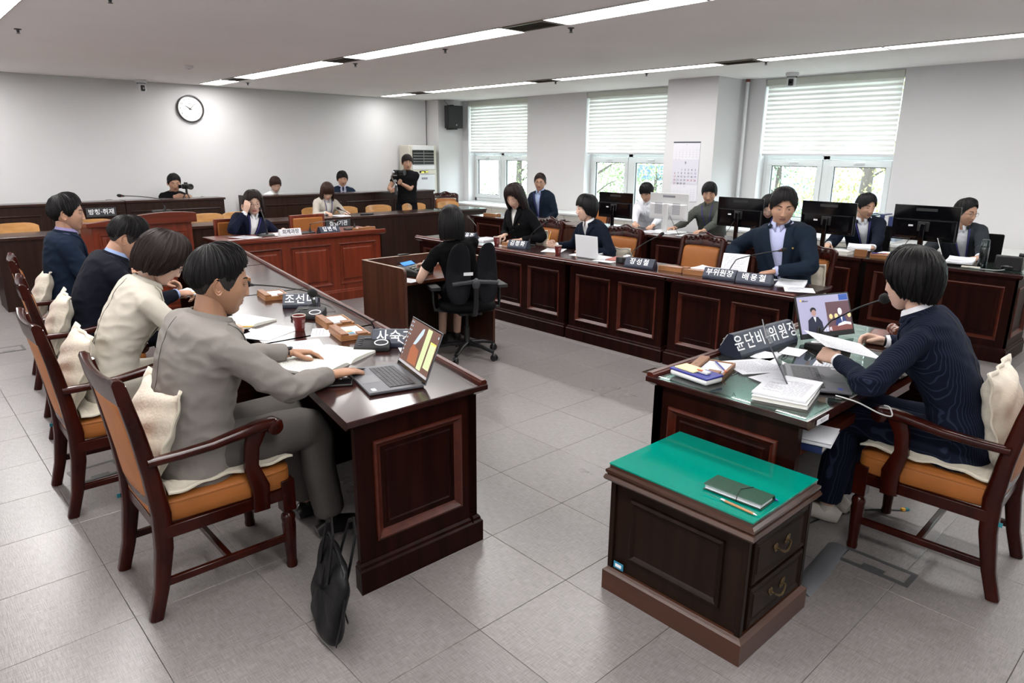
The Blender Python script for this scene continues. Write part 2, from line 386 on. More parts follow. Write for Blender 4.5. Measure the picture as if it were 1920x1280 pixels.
# ------------------------------------------------------------ ceiling lights
EM = mat('fluorescent diffuser', (.9, .9, .9), .6, emit=((1, .985, .97), PANEL_POWER))
VENT = mat('vent metal', (.30, .26, .21), .35, .7)
def light_panel(x, y, L, group, label, w_=.23):
    t = thing('ceiling_light', label, 'ceiling light', (x, y, ZC-.012), 0, group)
    MB().box(-w_/2, w_/2, .004, L-.004, .004, .011).build('diffuser', EM, t, smooth=0)
    f = MB(); e = .008
    for a in ((-w_/2-e, -w_/2, 0, L), (w_/2, w_/2+e, 0, L), (-w_/2, w_/2, 0, .004), (-w_/2, w_/2, L-.004, L)): f.box(a[0], a[1], a[2], a[3], 0, .0115)
    f.build('frame', mat('light trim', (.6, .58, .57), .5), t, smooth=0)
def vent(x, y, L, lab):
    t = thing('air_vent', lab, 'vent', (x, y, ZC-.012), 0, 'slotted air vents between the ceiling lights')
    MB().box(-.115, .115, .01, L-.01, .006, .011).build('backing', mat('vent dark', (.03, .028, .025), .8), t, smooth=0)
    f = MB(); 
    for a in ((-.125, -.105, 0, L), (.105, .125, 0, L), (-.105, .105, 0, .02), (-.105, .105, L-.02, L)): f.box(a[0], a[1], a[2], a[3], 0, .011)
    f.build('frame', VENT, t, bev=.002)
    for i in range(5):
        x0 = -.09+i*.038
        MB().prism([(x0, .001), (x0+.026, .007), (x0+.026, .0095), (x0, .0035)], .02, L-.02, 'y').build('slat', VENT, t, smooth=0)
SN = {4.15: 'middle', 7.30: 'window side', .85: 'left', -2.3: 'far left'}
for x in (4.15, 7.30, .85, -2.3):
    for c_, yv in enumerate((10.13, 7.10, 4.08, 1.05, -1.98)):
        w_ = .28 if x != 7.30 else .20
        pos = ['beside the far wall', 'second from the far wall', 'third from the far wall', 'fourth from the far wall', 'nearest the camera'][c_]
        if x in (4.15, 7.30): vent(x, yv, .46, 'ceiling air vent in the %s light strip, %s' % (SN[x], pos))
        top = yv+.46
        end = 11.45 if c_ == 0 else top+2.56
        if c_ == 0: light_panel(x, top+.01, end-top-.02, 'lit ceiling panels of the %s strip' % SN[x], 'short lit ceiling panel of the %s strip by the far wall' % SN[x], w_)
        else:
            for h in (0, 1): light_panel(x, top+.01+h*1.275, 1.255, 'lit ceiling panels of the %s strip' % SN[x], 'lit panel, %s strip, %s %s' % (SN[x], ['near half', 'far half'][h], pos), w_)
# ------------------------------------------------------------ outside
GR = mat('grass ground', (.10, .16, .05), .9, var=(2, .3))
struct(MB().box(XW+.6, 70, -30, 50, -5.2, -5).build('ground', GR, smooth=0))
TRUNK = mat('bark', (.12, .10, .085), .9, bump=(30, .6))
def leafmat(n, c):
    m = mat(n, c, .5, var=(9, .35)); return m
LEAFS = [leafmat('leaf green', (.24, .34, .13)), leafmat('leaf yellow green', (.38, .37, .13)), leafmat('leaf blue green', (.22, .33, .20))]
def tree(x, y, h, r, kind, n, label, lean=0):
    t = thing('tree', label, 'tree', (x, y, -5), 0, 'trees outside the windows')
    rnd = random.Random(int(x*31+y*7)); b = MB()
    b.tube([(0, 0, 0), (lean*.3, .1, h*.45), (lean, .0, h*.8), (lean, 0, h)], [.2, .15, .09, .03], 9)
    br = []
    for i in range(16):
        a = rnd.random()*6.28; z = h*(.5+.45*rnd.random()); q = Vector((math.cos(a), math.sin(a), .4))*r*(.6+.4*rnd.random())
        p0 = Vector((lean*.7, 0, z)); br.append(p0+q); b.tube([p0, p0+q*.5+Vector((0, 0, .1)), p0+q], [.03, .015, .006], 5)
    b.build('trunk', TRUNK, t)
    f = MB(); cs = br+[Vector((rnd.gauss(lean, r*.4), rnd.gauss(0, r*.4), h*(.45+.6*rnd.random()))) for _ in range(14)]
    for i in range(int(n*2.2)):
        c = rnd.choice(cs); p = c+Vector((rnd.gauss(0, .42), rnd.gauss(0, .42), rnd.gauss(0, .36)))
        e = Euler((rnd.random()*6, rnd.random()*6, rnd.random()*6)).to_matrix(); s = .028+.03*rnd.random()
        q = [e @ Vector(v)*s for v in ((-1, 0, 0), (0, -.45, .1), (1.1, 0, 0), (0, .45, .1))]
        f.add([p+v for v in q], [(0, 1, 2, 3)])
    o = f.build('foliage', LEAFS[kind], t, smooth=0); o['kind'] = 'stuff'
tree(18.5, 19.8, 9.0, 2.2, 0, 5000, 'dense green tree outside the far corner window')
tree(15.2, 13.4, 7.0, 1.7, 0, 3800, 'green tree seen through the left half of the middle window')
tree(17.5, 8.9, 7.0, 1.4, 2, 3600, 'blue green tree outside the left pane of the widest window')
tree(15.5, 5.95, 9.4, 1.5, 1, 3000, 'yellowing tree with a dark trunk in the right pane of the widest window', .2)
tree(24, 17.5, 6.2, 1.8, 2, 2500, 'pale tree farther off behind the middle window')
# building with a banner
BL = mat('far building wall', (.78, .80, .84), .8); BN = mat('blue banner', (.10, .17, .42), .7)
t = thing('building', 'pale building with a blue banner seen through the middle window', 'building', (34, 22, -5))
bb_ = MB().box(-.16, -.02, .6, 4.7, 5.26, 6.06).build('banner', BN, t, smooth=0)
text_mb('쇼 SP네섬', .62, .02, .01, frame((-.18, 2.6, 5.66), (0, -1, 0), (0, 0, 1))).build('banner_lettering', LETTER, bb_, smooth=0); text_mb('Group PARTS', .26, .02, .004, frame((-.18, 1.9, 5.08), (0, -1, 0), (0, 0, 1))).build('banner_lettering', INK, bb_, smooth=0)
MB().box(0, 8, -17, 7, 0, 13).build('wall', BL, t, smooth=0)
for i in range(5):
    for j in range(7): MB().box(-.06, -.01, -15.6+i*3.0+0, -13.6+i*3.0, 1.2+j*1.75, 2.3+j*1.75).build('window', mat('far window glass', (.35, .45, .6), .3), t, smooth=0) if (i, j) not in ((3, 4), (4, 4), (3, 3), (4, 3)) else None
# ============================================================ desks
FR_DARK = [(0, 0), (0, .008), (.006, .014), (.016, .014), (.022, .004), (.034, .006), (.040, .001)]
def shear(k): return Matrix(((1, k, 0, 0), (0, 1, 0, 0), (0, 0, 1, 0), (0, 0, 0, 1)))
def desk(label, loc, rz, L, D, H, n, group, sk=0, wd=W_DARK, wt=W_TOPX, we=W_EDGE, ends=(1, 1), rail=1, field=None, name='council_desk', over=.045, glass=0, shelf=0, fp=1):
    """front face at y=0 facing -y, x 0..L; person side at y=D"""
    t = thing(name, label, 'desk', loc, rz, group); S = shear(sk); bd = .03
    tt = .04; z1 = H-tt
    b = MB(S); b.rings([[(-o0, -o0, z), (L+o0, -o0, z), (L+o0, D+.01, z), (-o0, D+.01, z)] for o0, z in ((over-.02, z1), (over-.006, z1+.012), (over, z1+.016), (over, H-.004), (over-.004, H))])
    b.build('worktop', wt, t, smooth=30)
    if rail:
        b = MB(S); b.rings([[(-over+.004, y0, z), (L+over-.004, y0, z), (L+over-.004, y1, z), (-over+.004, y1, z)] for y0, y1, z in
                            ((-over+.003, -over+.040, H), (-over+.003, -over+.040, H+.012), (-over+.008, -over+.032, H+.016), (-over+.010, -over+.030, H+.020))])
        b.build('front_rail', we, t, smooth=30)
    b = MB(S); b.box(0, L, .016, .016+bd, .0, z1); b.build('front_board', wd, t, smooth=0)
    # stiles frame on the front
    pw = (L-.06)/n; b = MB(S); f = MB(S); m = .05
    for i in range(n+1):
        xc = .03+i*pw; b.box(max(0, xc-m), min(L, xc+m), 0, .017, .13, z1)
    for i in range(n): 
        b.box(.03+i*pw+m, .03+(i+1)*pw-m, .0, .017, z1-.075, z1); b.box(.03+i*pw+m, .03+(i+1)*pw-m, .0, .017, .13, .19)
    b.build('front_frame', wd, t, smooth=0)
    if fp:
        for i in range(n):
            x0, x1, z0, zz = .03+i*pw+m, .03+(i+1)*pw-m, .19, z1-.075
            p = MB(S)
            if field: steps(p, x0+.02, x1-.02, z0+.02, zz-.02, [(0, .001), (.03, .001), (.038, .010), (.05, .013)], .016)
            else: steps(p, x0+.025, x1-.025, z0+.025, zz-.025, [(0, .001), (.032, .001), (.034, .004), (.040, .004), (.042, .002)], .016)
            po = p.build('panel', field or wd, t, smooth=0)
            mo = MB(S); 
            steps(mo, x0-.004, x1+.004, z0-.004, zz+.004, [(0, 0), (.003, .006), (.010, .008), (.016, .002), (.026, -.010), (.030, -.0145)], 0, cap=False)
            mo.build('moulding', we, po, smooth=0)
    # plinth
    b = MB(S); 
    for x0, x1, y0, y1 in ((-.022, L+.022, -.022, .03), (-.022, .045, .03, D-.02), (L-.045, L+.022, .03, D-.02)):
        b.rings([[(x0+e, y0+e, z), (x1-e, y0+e, z), (x1-e, y1-e*.2, z), (x0+e, y1-e*.2, z)] for e, z in ((0, 0), (0, .10), (.008, .108), (.010, .12), (.018, .13))])
    b.build('plinth', wd, t, smooth=0)
    for k, x0, x1 in ((0, 0, .035), (1, L-.035, L)):
        b = MB(S); b.box(x0+(.012 if k == 0 else 0), x1-(.012 if k else 0), .04, D-.03, 0, z1); so = b.build('side_board', wd, t, smooth=0)
        if ends[k]:
            xs = x1 if k else x0; sg = 1 if k else -1
            f = MB(S); 
            def fb(y0, y1, z0, z2): f.box(min(xs, xs-sg*.0125), max(xs, xs-sg*.0125), y0, y1, z0, z2)
            fb(.0, .085, .13, z1); fb(D-.11, D-.03, .13, z1); fb(.085, D-.11, z1-.085, z1); fb(.085, D-.11, .13, .205)
            f.build('end_frame', wd, so, smooth=0)
            mo = MB(S); steps(mo, .081, D-.106, .201, z1-.081, [(0, .001), (.003, .008), (.012, .011), (.020, .003), (.03, -.008), (.037, -.0122)], xs, sg, axis='x', cap=False); mo.build('moulding', we, so, smooth=0)
            mo = MB(S); steps(mo, .135, D-.16, .255, z1-.135, [(0, -.0122), (.005, -.007), (.011, -.007), (.016, -.0105)], xs, sg, axis='x'); mo.build('end_panel', wd, so, smooth=0)
    if shelf:
        b = MB(S); b.box(.035, L-.035, .05, D-.08, .565, .585); b.build('shelf', wd, t, smooth=0)
        b = MB(S); b.box(.035, L-.035, D-.10, D-.06, .56, .60); b.build('shelf_edge', we, t, smooth=0)
    if glass:
        b = MB(S); e = .012; b.box(-over+e, L+over-e, -over+.06, D-.004, H+.001, H+.0065); b.build('glass_sheet', [DESKGLASS], t, smooth=0)
    return t
RT = R(80); HT = .757
lx, ly = 1.842-.045, 2.14+.0
dl = Vector((math.cos(RT), math.sin(RT), 0))
GL = 'mahogany council desks of the left row'
s = 0
for i, (L, lab) in enumerate(((1.20, 'dark mahogany desk with a panelled end, nearest in the left row, under the open laptop'), (1.24, 'mahogany desk second in the left row, in front of the woman in the cream jacket'),
                              (1.24, 'mahogany desk third in the left row, in front of the leaning man in navy'), (1.0, 'mahogany desk farthest in the left row, beside the man with the lilac shirt'))):
    p = Vector((1.80, 2.19, 0))+dl*s
    desk(lab, p, RT, L-.002, .62, HT, 2, GL, sk=-.176, ends=(i == 0, i == 3), over=.04)
    s += L+.045
GRR = 'mahogany council desks of the right row'
for (y1, y0, lab) in ((6.84, 5.60, 'mahogany council desk behind the woman typing, farthest of the right front row'), (5.58, 4.42, 'mahogany council desk carrying two red cups, in front of the woman in black'),
                      (4.40, 3.29, 'mahogany council desk carrying the white laptop and an empty leather chair behind'), (3.27, 2.20, 'mahogany council desk holding two navy plates before the man in the navy blazer')):
    desk(lab, (4.755, y1-.02, 0), R(-90), y1-y0-.045, .55, .745, 2, GRR, ends=(y1 > 6.8, y0 < 2.3), over=.04)
G2 = 'mahogany desks of the window side row'
for (y1, y0, lab) in ((8.50, 7.12, 'mahogany desk at the far end of the window side row, below the man in glasses'), (6.36, 5.12, 'mahogany desk under the leftmost black monitor and the white monitor'),
                      (5.10, 3.86, 'mahogany desk of the window side row behind the empty leather chair'), (3.84, 2.60, 'mahogany desk of the window side row carrying the trays and the fourth monitor'), (2.58, 1.32, 'mahogany desk at the near end of the window side row, holding the black tumbler')):
    desk(lab, (6.95, y1-.02, 0), R(-90), y1-y0-.045, .62, .77, 2, G2, ends=(y1 > 8 or y1 == 6.36, y0 < 1.4 or y0 == 7.12), over=.04, rail=0, glass=y0 < 2)
desk('mahogany desk with a glass top before the chairwoman, carrying a laptop and a gavel', (4.12, 1.735, 0), R(180), 1.655, .70, .76, 3, None, over=.03, glass=1, shelf=1, name='chair_desk', ends=(1, 1))
desk('reddish mahogany witness desk with three raised panels', (2.70, 7.36, 0), 0, 1.86, .62, .79, 3, None, wd=W_RED, wt=W_REDT, we=W_REDT, field=W_RED, name='witness_desk', rail=1)
# small side table beside far desk
t = thing('side_desk', 'plain light brown side desk in front of the leather chair by the middle window', 'desk', (7.25, 6.5, 0))
MB().box(0, .55, 0, .52, .70, .74).build('top', W_STENO, t, bev=.003); MB().box(.02, .05, .02, .50, 0, .70).build('front_board', W_STENO, t, smooth=0)
for y in (.02, .47): MB().box(.05, .52, y, y+.03, 0, .70).build('side_board', W_STENO, t, smooth=0)
# long brown desk at the back
t = thing('long_desk', 'long plain dark brown desk before the row of beech chairs', 'desk', (.91, 9.10, 0))
for i in range(4):
    x0 = i*1.705; MB().box(x0, x0+1.70, 0, .025, .0, .765).build('front_board', W_BROWN, t, smooth=0)
    MB().box(x0+.0, x0+1.704, -.02, .52, .765, .80).build('worktop', W_TOPX if 0 else wood('brown veneer top', (.06, .025, .018), .25, (.05, 1, 1), .3), t, bev=.004)
for x in (0, 1.69, 3.4, 5.1, 6.79): MB().box(x, x+.025, .026, .50, 0, .765).build('side_board', W_BROWN, t, smooth=0)
MB().box(5.9, 6.8, .0, .5, .801, .807).build('glass_sheet', DESKGLASS, t, smooth=0)
# gallery barriers
def barrier(x0, x1, y, segs, label):
    t = thing('gallery_barrier', label, 'barrier', (x0, y, 0), 0, 'panelled gallery barriers along the far wall'); L = x1-x0; H = 1.04
    MB().box(0, L, 0, .04, 0, H-.03).build('front_board', W_BROWN, t, smooth=0)
    MB().box(-.02, L+.02, -.02, .30, H-.03, H).build('cap', wood('brown veneer top', (.06, .025, .018)), t, bev=.005)
    for xx in ((0, L-.03)): MB().box(xx, xx+.03, .04, .9, 0, H-.03).build('side_board', W_BROWN, t, smooth=0)
    x = 0
    for w_ in segs:
        p = MB(); steps(p, x+.05, x+w_-.05, .14, H-.14, [(0, 0), (.0, .008), (.01, .014), (.022, .006), (.024, .002)], 0); p.build('panel', W_BROWN, t, smooth=0)
        x += w_
    MB().box(-.01, L+.01, -.015, 0, 0, .1).build('plinth', W_BROWN, t, smooth=0)
barrier(-1.2, 2.585, 10.7, [.95]*3+[.93], 'dark panelled gallery barrier at the left, carrying the visitors and press sign')
barrier(2.595, 3.93, 10.7, [.4, .93], 'dark panelled gallery barrier in front of the cameraman with the tripod')
barrier(4.5, 7.80, 10.7, [1.0, .43, .95, .92], 'dark panelled gallery barrier behind the standing cameraman, in front of the air conditioner')
# lectern
t = thing('lectern', 'reddish wooden lectern with an arched front top and a gooseneck microphone', 'lectern', (1.52, 7.62, 0))
MB().box(0, .92, 0, .05, 0, 1.0).build('front_board', W_RED, t, smooth=0)
for x in (0, .88): MB().box(x, x+.04, .05, .5, 0, .98).build('side_board', W_RED, t, smooth=0)
b = MB(); pf = [(-.045, 1.0)]+[(-.045+1.01*k/16, 1.035+.075*math.sin(math.pi*(k/16)**1.3*.72)) for k in range(17)]+[(.965, 1.0)]
b.prism(pf, -.04, .05, 'y'); b.build('arched_top_rail', W_REDT, t, smooth=30)
b = MB(); b.prism([(.05, 1.03), (.5, 1.0), (.5, .97), (.05, .99)], -.03, .95, 'x'); b.build('reading_slope', W_REDT, t, bev=.003)
for x0, x1 in ((.05, .17), (.2, .87)):
    p = MB(); steps(p, x0, x1, .12, .93, [(0, 0), (.003, .012), (.02, .012), (.028, 0), (.05, .002), (.06, .010)], 0); p.build('panel', W_RED, t, smooth=0)
p = MB(); p.box(-.02, .94, -.02, .5, 0, .09); p.build('plinth', W_RED, t, bev=.004)
# side table with green glass
t = thing('side_cabinet', 'low walnut two-drawer cabinet with a green glass top, front right', 'cabinet', (1.965, .965, 0)); SX, SY, SH = .475, .60, .56
b = MB(); b.rings([[(-.028+e, -.028+e, z), (SX+.0-e, -.028+e, z), (SX+.0-e, SY+.012-e, z), (-.028+e, SY+.012-e, z)] for e, z in ((.03, SH-.085), (.022, SH-.08), (.004, SH-.07), (0, SH-.062), (.006, SH-.048), (.012, SH-.046), (.006, SH-.038), (.006, SH-.028), (.018, SH-.022), (.018, SH-.009))])
b.build('moulded_top', mat('walnut top lacquer', (.085, .033, .018), .28, coat=.5, var=(14, .3, (1, .1, 1))), t, smooth=35)
b = MB(); b.box(-.012, SX-.016, -.012, SY-.004, SH-.0085, SH-.001); b.build('green_glass', GREEN_G, t, bev=.001)
b = MB(); b.box(.012, SX-.02, .012, SY-.02, .09, SH-.08); b.build('body', W_CAB, t, smooth=0)
for x, y in ((.0, .0), (.0, SY-.03), (SX-.03, 0), (SX-.03, SY-.03)): MB().box(x, x+.022, y, y+.022, .10, SH-.08).build('corner_post', W_CAB, t, bev=.002)
b = MB(); b.rings([[(-.016+e, -.016+e, z), (SX+.006-e, -.016+e, z), (SX+.006-e, SY+.004-e, z), (-.016+e, SY+.004-e, z)] for e, z in ((0, 0), (0, .085), (.008, .092), (.016, .10))]); b.build('plinth', mat('red walnut plinth', (.10, .033, .015), .35, var=(14, .25, (.1, .1, 1))), t, smooth=0)
p = MB(); steps(p, .09, SY-.10, .165, SH-.125, [(0, 0), (.004, .008), (.014, .012), (.022, .006), (.028, .0), (.03, -.003)], .012, -1, axis='x'); p.build('side_panel', W_CAB, t, smooth=0)
p = MB(); steps(p, .07, SX-.07, .165, SH-.125, [(0, 0), (.004, .008), (.014, .012), (.022, .006), (.028, .0), (.03, -.003)], SY-.02, 1); p.build('back_panel', W_CAB, t, smooth=0)
for z0, z1 in ((.115, .275), (.29, SH-.10)):
    dr = MB(); steps(dr, .04, SX-.045, z0, z1, [(0, 0), (.0, .014), (.012, .018), (.02, .012), (.03, .010), (.034, .014)], .012); dr = dr.build('drawer', W_CAB, t, smooth=0)
    hb = MB(); zc = (z0+z1)/2; xc = SX/2
    for sx in (-1, 1):
        hb.ell((xc+sx*.042, -.004, zc+.004), (.014, .004, .017)); hb.ell((xc+sx*.055, -.004, zc+.012), (.007, .003, .009)); hb.ell((xc+sx*.03, -.004, zc-.006), (.008, .003, .008)); hb.tube([(xc+sx*.042, 0, zc+.002), (xc+sx*.042, -.018, zc+.002)], .004, 8)
    hb.tube([(xc-.042+.084*k/8, -.018-.006*math.sin(math.pi*k/8), zc+.002-.020*math.sin(math.pi*k/8)) for k in range(9)], [.003+.002*math.sin(math.pi*k/8) for k in range(9)], 8)
    hb.build('bail_handle', BRASS, dr)
b = MB(); b.bbox((-.0005, .535, .125), (.002, .048, .030)); st = b.build('asset_sticker', mat('blue asset sticker', (.03, .30, .48), .4), t, bev=.0008)
b = MB(); b.bbox((-.002, .535, .125), (.001, .030, .014)); b.build('sticker_print', LETTER, t, smooth=0)
# stenographer desk
t = thing('steno_desk', 'reddish brown desk with raised side panels, where the woman in black types', 'desk', (3.10, 4.68, 0)); DW, DD, DH = .98, .66, .80
pr = [(0, 0), (DD, 0), (DD, DH), (.03, DH), (.012, DH-.006), (.003, DH-.018), (0, DH-.035)]
for x in (0, DW-.025): b = MB(); b.prism(pr, x, x+.025, 'x'); b.build('side_board', W_STENO, t, smooth=0)
b = MB(); b.box(.025, DW-.025, DD-.025, DD, 0, DH); b.build('back_board', W_STENO, t, smooth=0)
b = MB(); b.box(0, DW, DD-.026, DD+.001, DH, DH+.003); b.box(0, .025, .03, DD-.026, DH, DH+.003); b.box(DW-.025, DW, .03, DD-.026, DH, DH+.003); b.build('pale_edge_band', mat('worn edge band', (.45, .33, .26), .3), t, smooth=0)
MB().box(.025, DW-.025, .03, DD-.026, .655, .68).build('worktop', wood('steno worktop', (.17, .05, .025), .22, (.06, 1, 1), .3), t, smooth=0)
MB().box(.35, .55, DD-.030, DD-.0255, .735, .752).build('cable_slot', mat('slot shadow', (.02, .008, .006), .6), t, bev=.006)
MB().box(.025, DW-.025, DD-.2, DD-.18, .05, .65).build('modesty_board', W_BROWN, t, smooth=0)
# ============================================================ chairs
def armchair(name, label, loc, rz, carved=False, group=None, arms=True):
    """faces +y"""
    t = thing(name, label, 'chair', loc, rz, group); WC = W_CHAIR
    for sx in (-1, 1):
        pts = [(-.295, 0), (-.262, .12), (-.235, .28), (-.228, .42), (-.245, .58), (-.272, .76), (-.305, .93)]
        b = MB(); b.tube([(sx*.222, y, z) for y, z in pts], [(.022, .024), (.024, .026), (.026, .032), (.026, .034), (.024, .03), (.022, .026), (.021, .022)], 12, sq=4, up=(0, 1, 0))
        b.build('back_post', WC, t, smooth=50)
        b = MB(); b.box(sx*.225-.028, sx*.225+.028, .222, .278, .27, .41)
        b.lathe([(.027, .27), (.019, .262), (.019, .255), (.028, .245), (.03, .23), (.026, .215), (.029, .20), (.024, .10), (.021, .03), (.024, .015), (.022, 0)], (sx*.225, .25, 0), 16); b.build('front_leg', WC, t, smooth=35, bev=.002)
        b = MB(); b.box(sx*.224-.011, sx*.224+.011, -.25, .25, .125, .155); b.build('side_stretcher', WC, t, bev=.004)
        b = MB(); b.box(sx*.236-.012, sx*.236+.012, -.23, .25, .325, .375); b.build('side_rail', WC, t, bev=.003)
        if arms:
            ap = [(-.255, .640), (-.15, .642), (-.03, .650), (.08, .668), (.155, .680), (.205, .680), (.228, .668), (.236, .655)]
            b = MB(); b.tube([(sx*(.243+.012*math.sin(max(0, (y+.25))*4)), y, z) for y, z in ap], [(.02, .016), (.023, .017), (.026, .018), (.03, .02), (.031, .021), (.029, .021), (.028, .02), (.02, .01)], 12, sq=3, up=(0, 0, 1))
            b.lathe([(.0, -.034), (.022, -.034), (.032, -.028), (.034, 0), (.032, .028), (.022, .034), (0, .034)], (sx*.252, .208, .664), 16, axis='x')
            b.lathe([(.016, -.037), (.016, .037)], (sx*.252, .208, .664), 14, axis='x'); b.lathe([(.009, -.041), (.009, .041)], (sx*.252, .208, .664), 14, axis='x'); b.build('armrest', WC, t, smooth=45)
            b = MB(); b.tube([(sx*.252, .13, .32), (sx*.254, .135, .42), (sx*.256, .105, .52), (sx*.254, .115, .60), (sx*.252, .145, .67)], [(.014, .036), (.014, .038), (.014, .03), (.014, .03), (.014, .04)], 10, sq=5, up=(0, 1, 0)); b.build('arm_support', WC, t, smooth=50)
    b = MB(); b.box(-.215, .215, -.012, .012, .128, .152); b.build('cross_stretcher', WC, t, bev=.004)
    b = MB(); b.box(-.215, .215, .235, .262, .325, .375); b.build('front_rail', WC, t, bev=.003)
    b = MB(); b.box(-.215, .215, -.245, -.225, .33, .375); b.build('rear_rail', WC, t, bev=.003)
    # seat cushion
    def seat(u, v):
        a = 2*math.pi*u; c, s_ = math.cos(a), math.sin(a); e = .22
        X = math.copysign(abs(c)**e, c); Y = math.copysign(abs(s_)**e, s_)
        prof = [(0, .375), (.96, .375), (1.0, .385), (1.0, .44), (.985, .455), (.93, .465), (.5, .478), (0, .482)]
        k = v*(len(prof)-1); i = min(int(k), len(prof)-2); f = k-i; r = prof[i][0]*(1-f)+prof[i+1][0]*f; z = prof[i][1]*(1-f)+prof[i+1][1]*f
        y = .018+.262*Y*r; x = (.240+.010*(y/.26))*X*r
        if y < -.19 and abs(x) > .19: pass
        return (x, y, z)
    b = MB(); b.grid(seat, 64, 15, closeu=True); b.build('seat', LEATHER, t, smooth=50)
    b = MB(); pp = []
    for k in range(65):
        p = seat((k % 64)/64, 4/7); pp.append((p[0]*1.004, p[1], p[2]))
    b.tube(pp, .004, 6, cap=False); b.build('seat_piping', LEATHER, t)
    # back: leather pad front/rear between the posts
    def backy(z): return np.interp(z, [.42, .58, .76, .93], [-.228, -.245, -.272, -.305])
    b = MB()
    def pad(u, v):
        a = 2*math.pi*u; c, s_ = math.cos(a), math.sin(a); e = .2
        X = math.copysign(abs(c)**e, c); Z = math.copysign(abs(s_)**e, s_)
        prof = [(0, .036), (.7, .034), (.9, .028), (.97, .018), (1, .004), (1, -.012), (.97, -.018), (.6, -.02), (0, -.021)]
        k = v*8; i = min(int(k), 7); f = k-i; r = prof[i][0]*(1-f)+prof[i+1][0]*f; h = prof[i][1]*(1-f)+prof[i+1][1]*f
        z = .665+.195*Z*r; x = .2005*X*r; return (x, backy(z)+h-.018*(1-(x/.2)**2), z)
    b.grid(pad, 64, 17, closeu=True); b.build('back_cushion', LEATHER, t, smooth=50)
    # lower rail and crest
    b = MB(); rs = []
    for k in range(13):
        x = -.22+.44*k/12; y = backy(.46)-.018*(1-(x/.22)**2); rs.append([(x, y-.012, .435), (x, y+.014, .435), (x, y+.014, .475), (x, y-.012, .475)])
    b.rings(rs); b.build('lower_back_rail', WC, t, smooth=40)
    b = MB(); rs = []; N = 24
    for k in range(N+1):
        x = -.246+.492*k/N; q = x/.246; y = -.302-.018*(1-q*q)
        if carved: zt = .955+.035*math.exp(-(q/.35)**2)+.008*math.cos(q*9)*.5-.012*max(0, abs(q)-.8)/.2; zb = .868-.004
        else: zt = .962-.012*(1-q*q)+.012*(abs(q)**6); zb = .872
        th = .017+.004*abs(q)**4
        if abs(q) > .97: zt -= .012
        rs.append([(x, y-th+.003, zb), (x, y+th, zb), (x, y+th*.95-.008, zt-.012), (x, y+th*.3-.010, zt), (x, y-th*.6-.010, zt), (x, y-th-.008, zt-.014)])
    b.rings(rs); cr = b.build('crest_rail', WC, t, smooth=45)
    if carved:
        b = MB(); rnd = random.Random(3)
        for s_ in (-1, 1):
            for k in range(9):
                q = s_*(.08+.1*k); x = q*.246; y = -.302-.018*(1-q*q)+.013; z = .925+.022*math.exp(-(q/.35)**2)+(.010 if k % 2 else -.012)
                b.ell((x, y, z), (.014, .007, .009), 8, 5, rot=Euler((0, s_*(.6 if k % 2 else -.7), 0)).to_matrix())
                b.tube([(x+s_*.010*math.cos(a), y+.002, z+.009*math.sin(a)) for a in np.linspace(0, 5, 9)], .0028, 5)
        b.ell((0, -.312, .945), (.02, .01, .022), 10, 6); b.build('carving', WC, cr)
        b = MB()
        for s_ in (-1, 1):
            for k in range(24): z = .50+.36*k/23; b.ell((s_*.193, backy(z)+.022, z), (.004, .003, .004), 6, 4)
        for k in range(22): x = -.18+.36*k/21; b.ell((x, backy(.855)+.016-.018*(1-(x/.2)**2), .856), (.004, .003, .004), 6, 4)
        o = b.build('nail_trim', BRASS, t); o['kind'] = 'stuff'
    else:
        b = MB(); b.bbox((.05, .0, 0), (.0, .0, 0)) if 0 else None
    return t
CH1 = armchair('armchair', 'tan leather rosewood armchair nearest at the left, under the man in the grey suit', (.825, 2.785, 0), R(-90), group='leather armchairs of the left row')
b = MB(); b.bbox((-.235, -.262, .33), (.0035, .03, .018)); b.build('asset_sticker', TEAL, CH1)
dup(CH1, 'tan leather rosewood armchair under the woman in the cream jacket', (.765, 3.86, 0), R(-91))
dup(CH1, 'tan leather rosewood armchair under the leaning man in navy', (.90, 5.0, 0), R(-96))
dup(CH1, 'tan leather rosewood armchair under the man with the lilac shirt, farthest left', (1.0, 6.12, 0), R(-97))
dup(CH1, 'tan leather rosewood armchair at the right edge, under the chairwoman', (3.27, .765, 0), R(2))
CV = armchair('carved_armchair', 'empty carved armchair with tan leather back left of the vice chair plates', (5.60, 3.70, 0), R(90), carved=True, group='carved armchairs of the right row')
dup(CV, 'carved armchair with a cream pillow, behind the woman with short black hair', (5.60, 4.67, 0), R(90))
dup(CV, 'carved armchair with a cream pillow, behind the woman in black', (5.60, 5.80, 0), R(90))
dup(CV, 'carved armchair behind the man in the navy blazer reading a page', (5.62, 2.67, 0), R(90))
dup(CV, 'empty carved armchair by the light brown side desk near the middle window', (8.15, 7.20, 0), R(90))
dup(CV, 'carved armchair with a tan back beside the air conditioner at the far corner', (8.05, 10.6, 0), R(150))
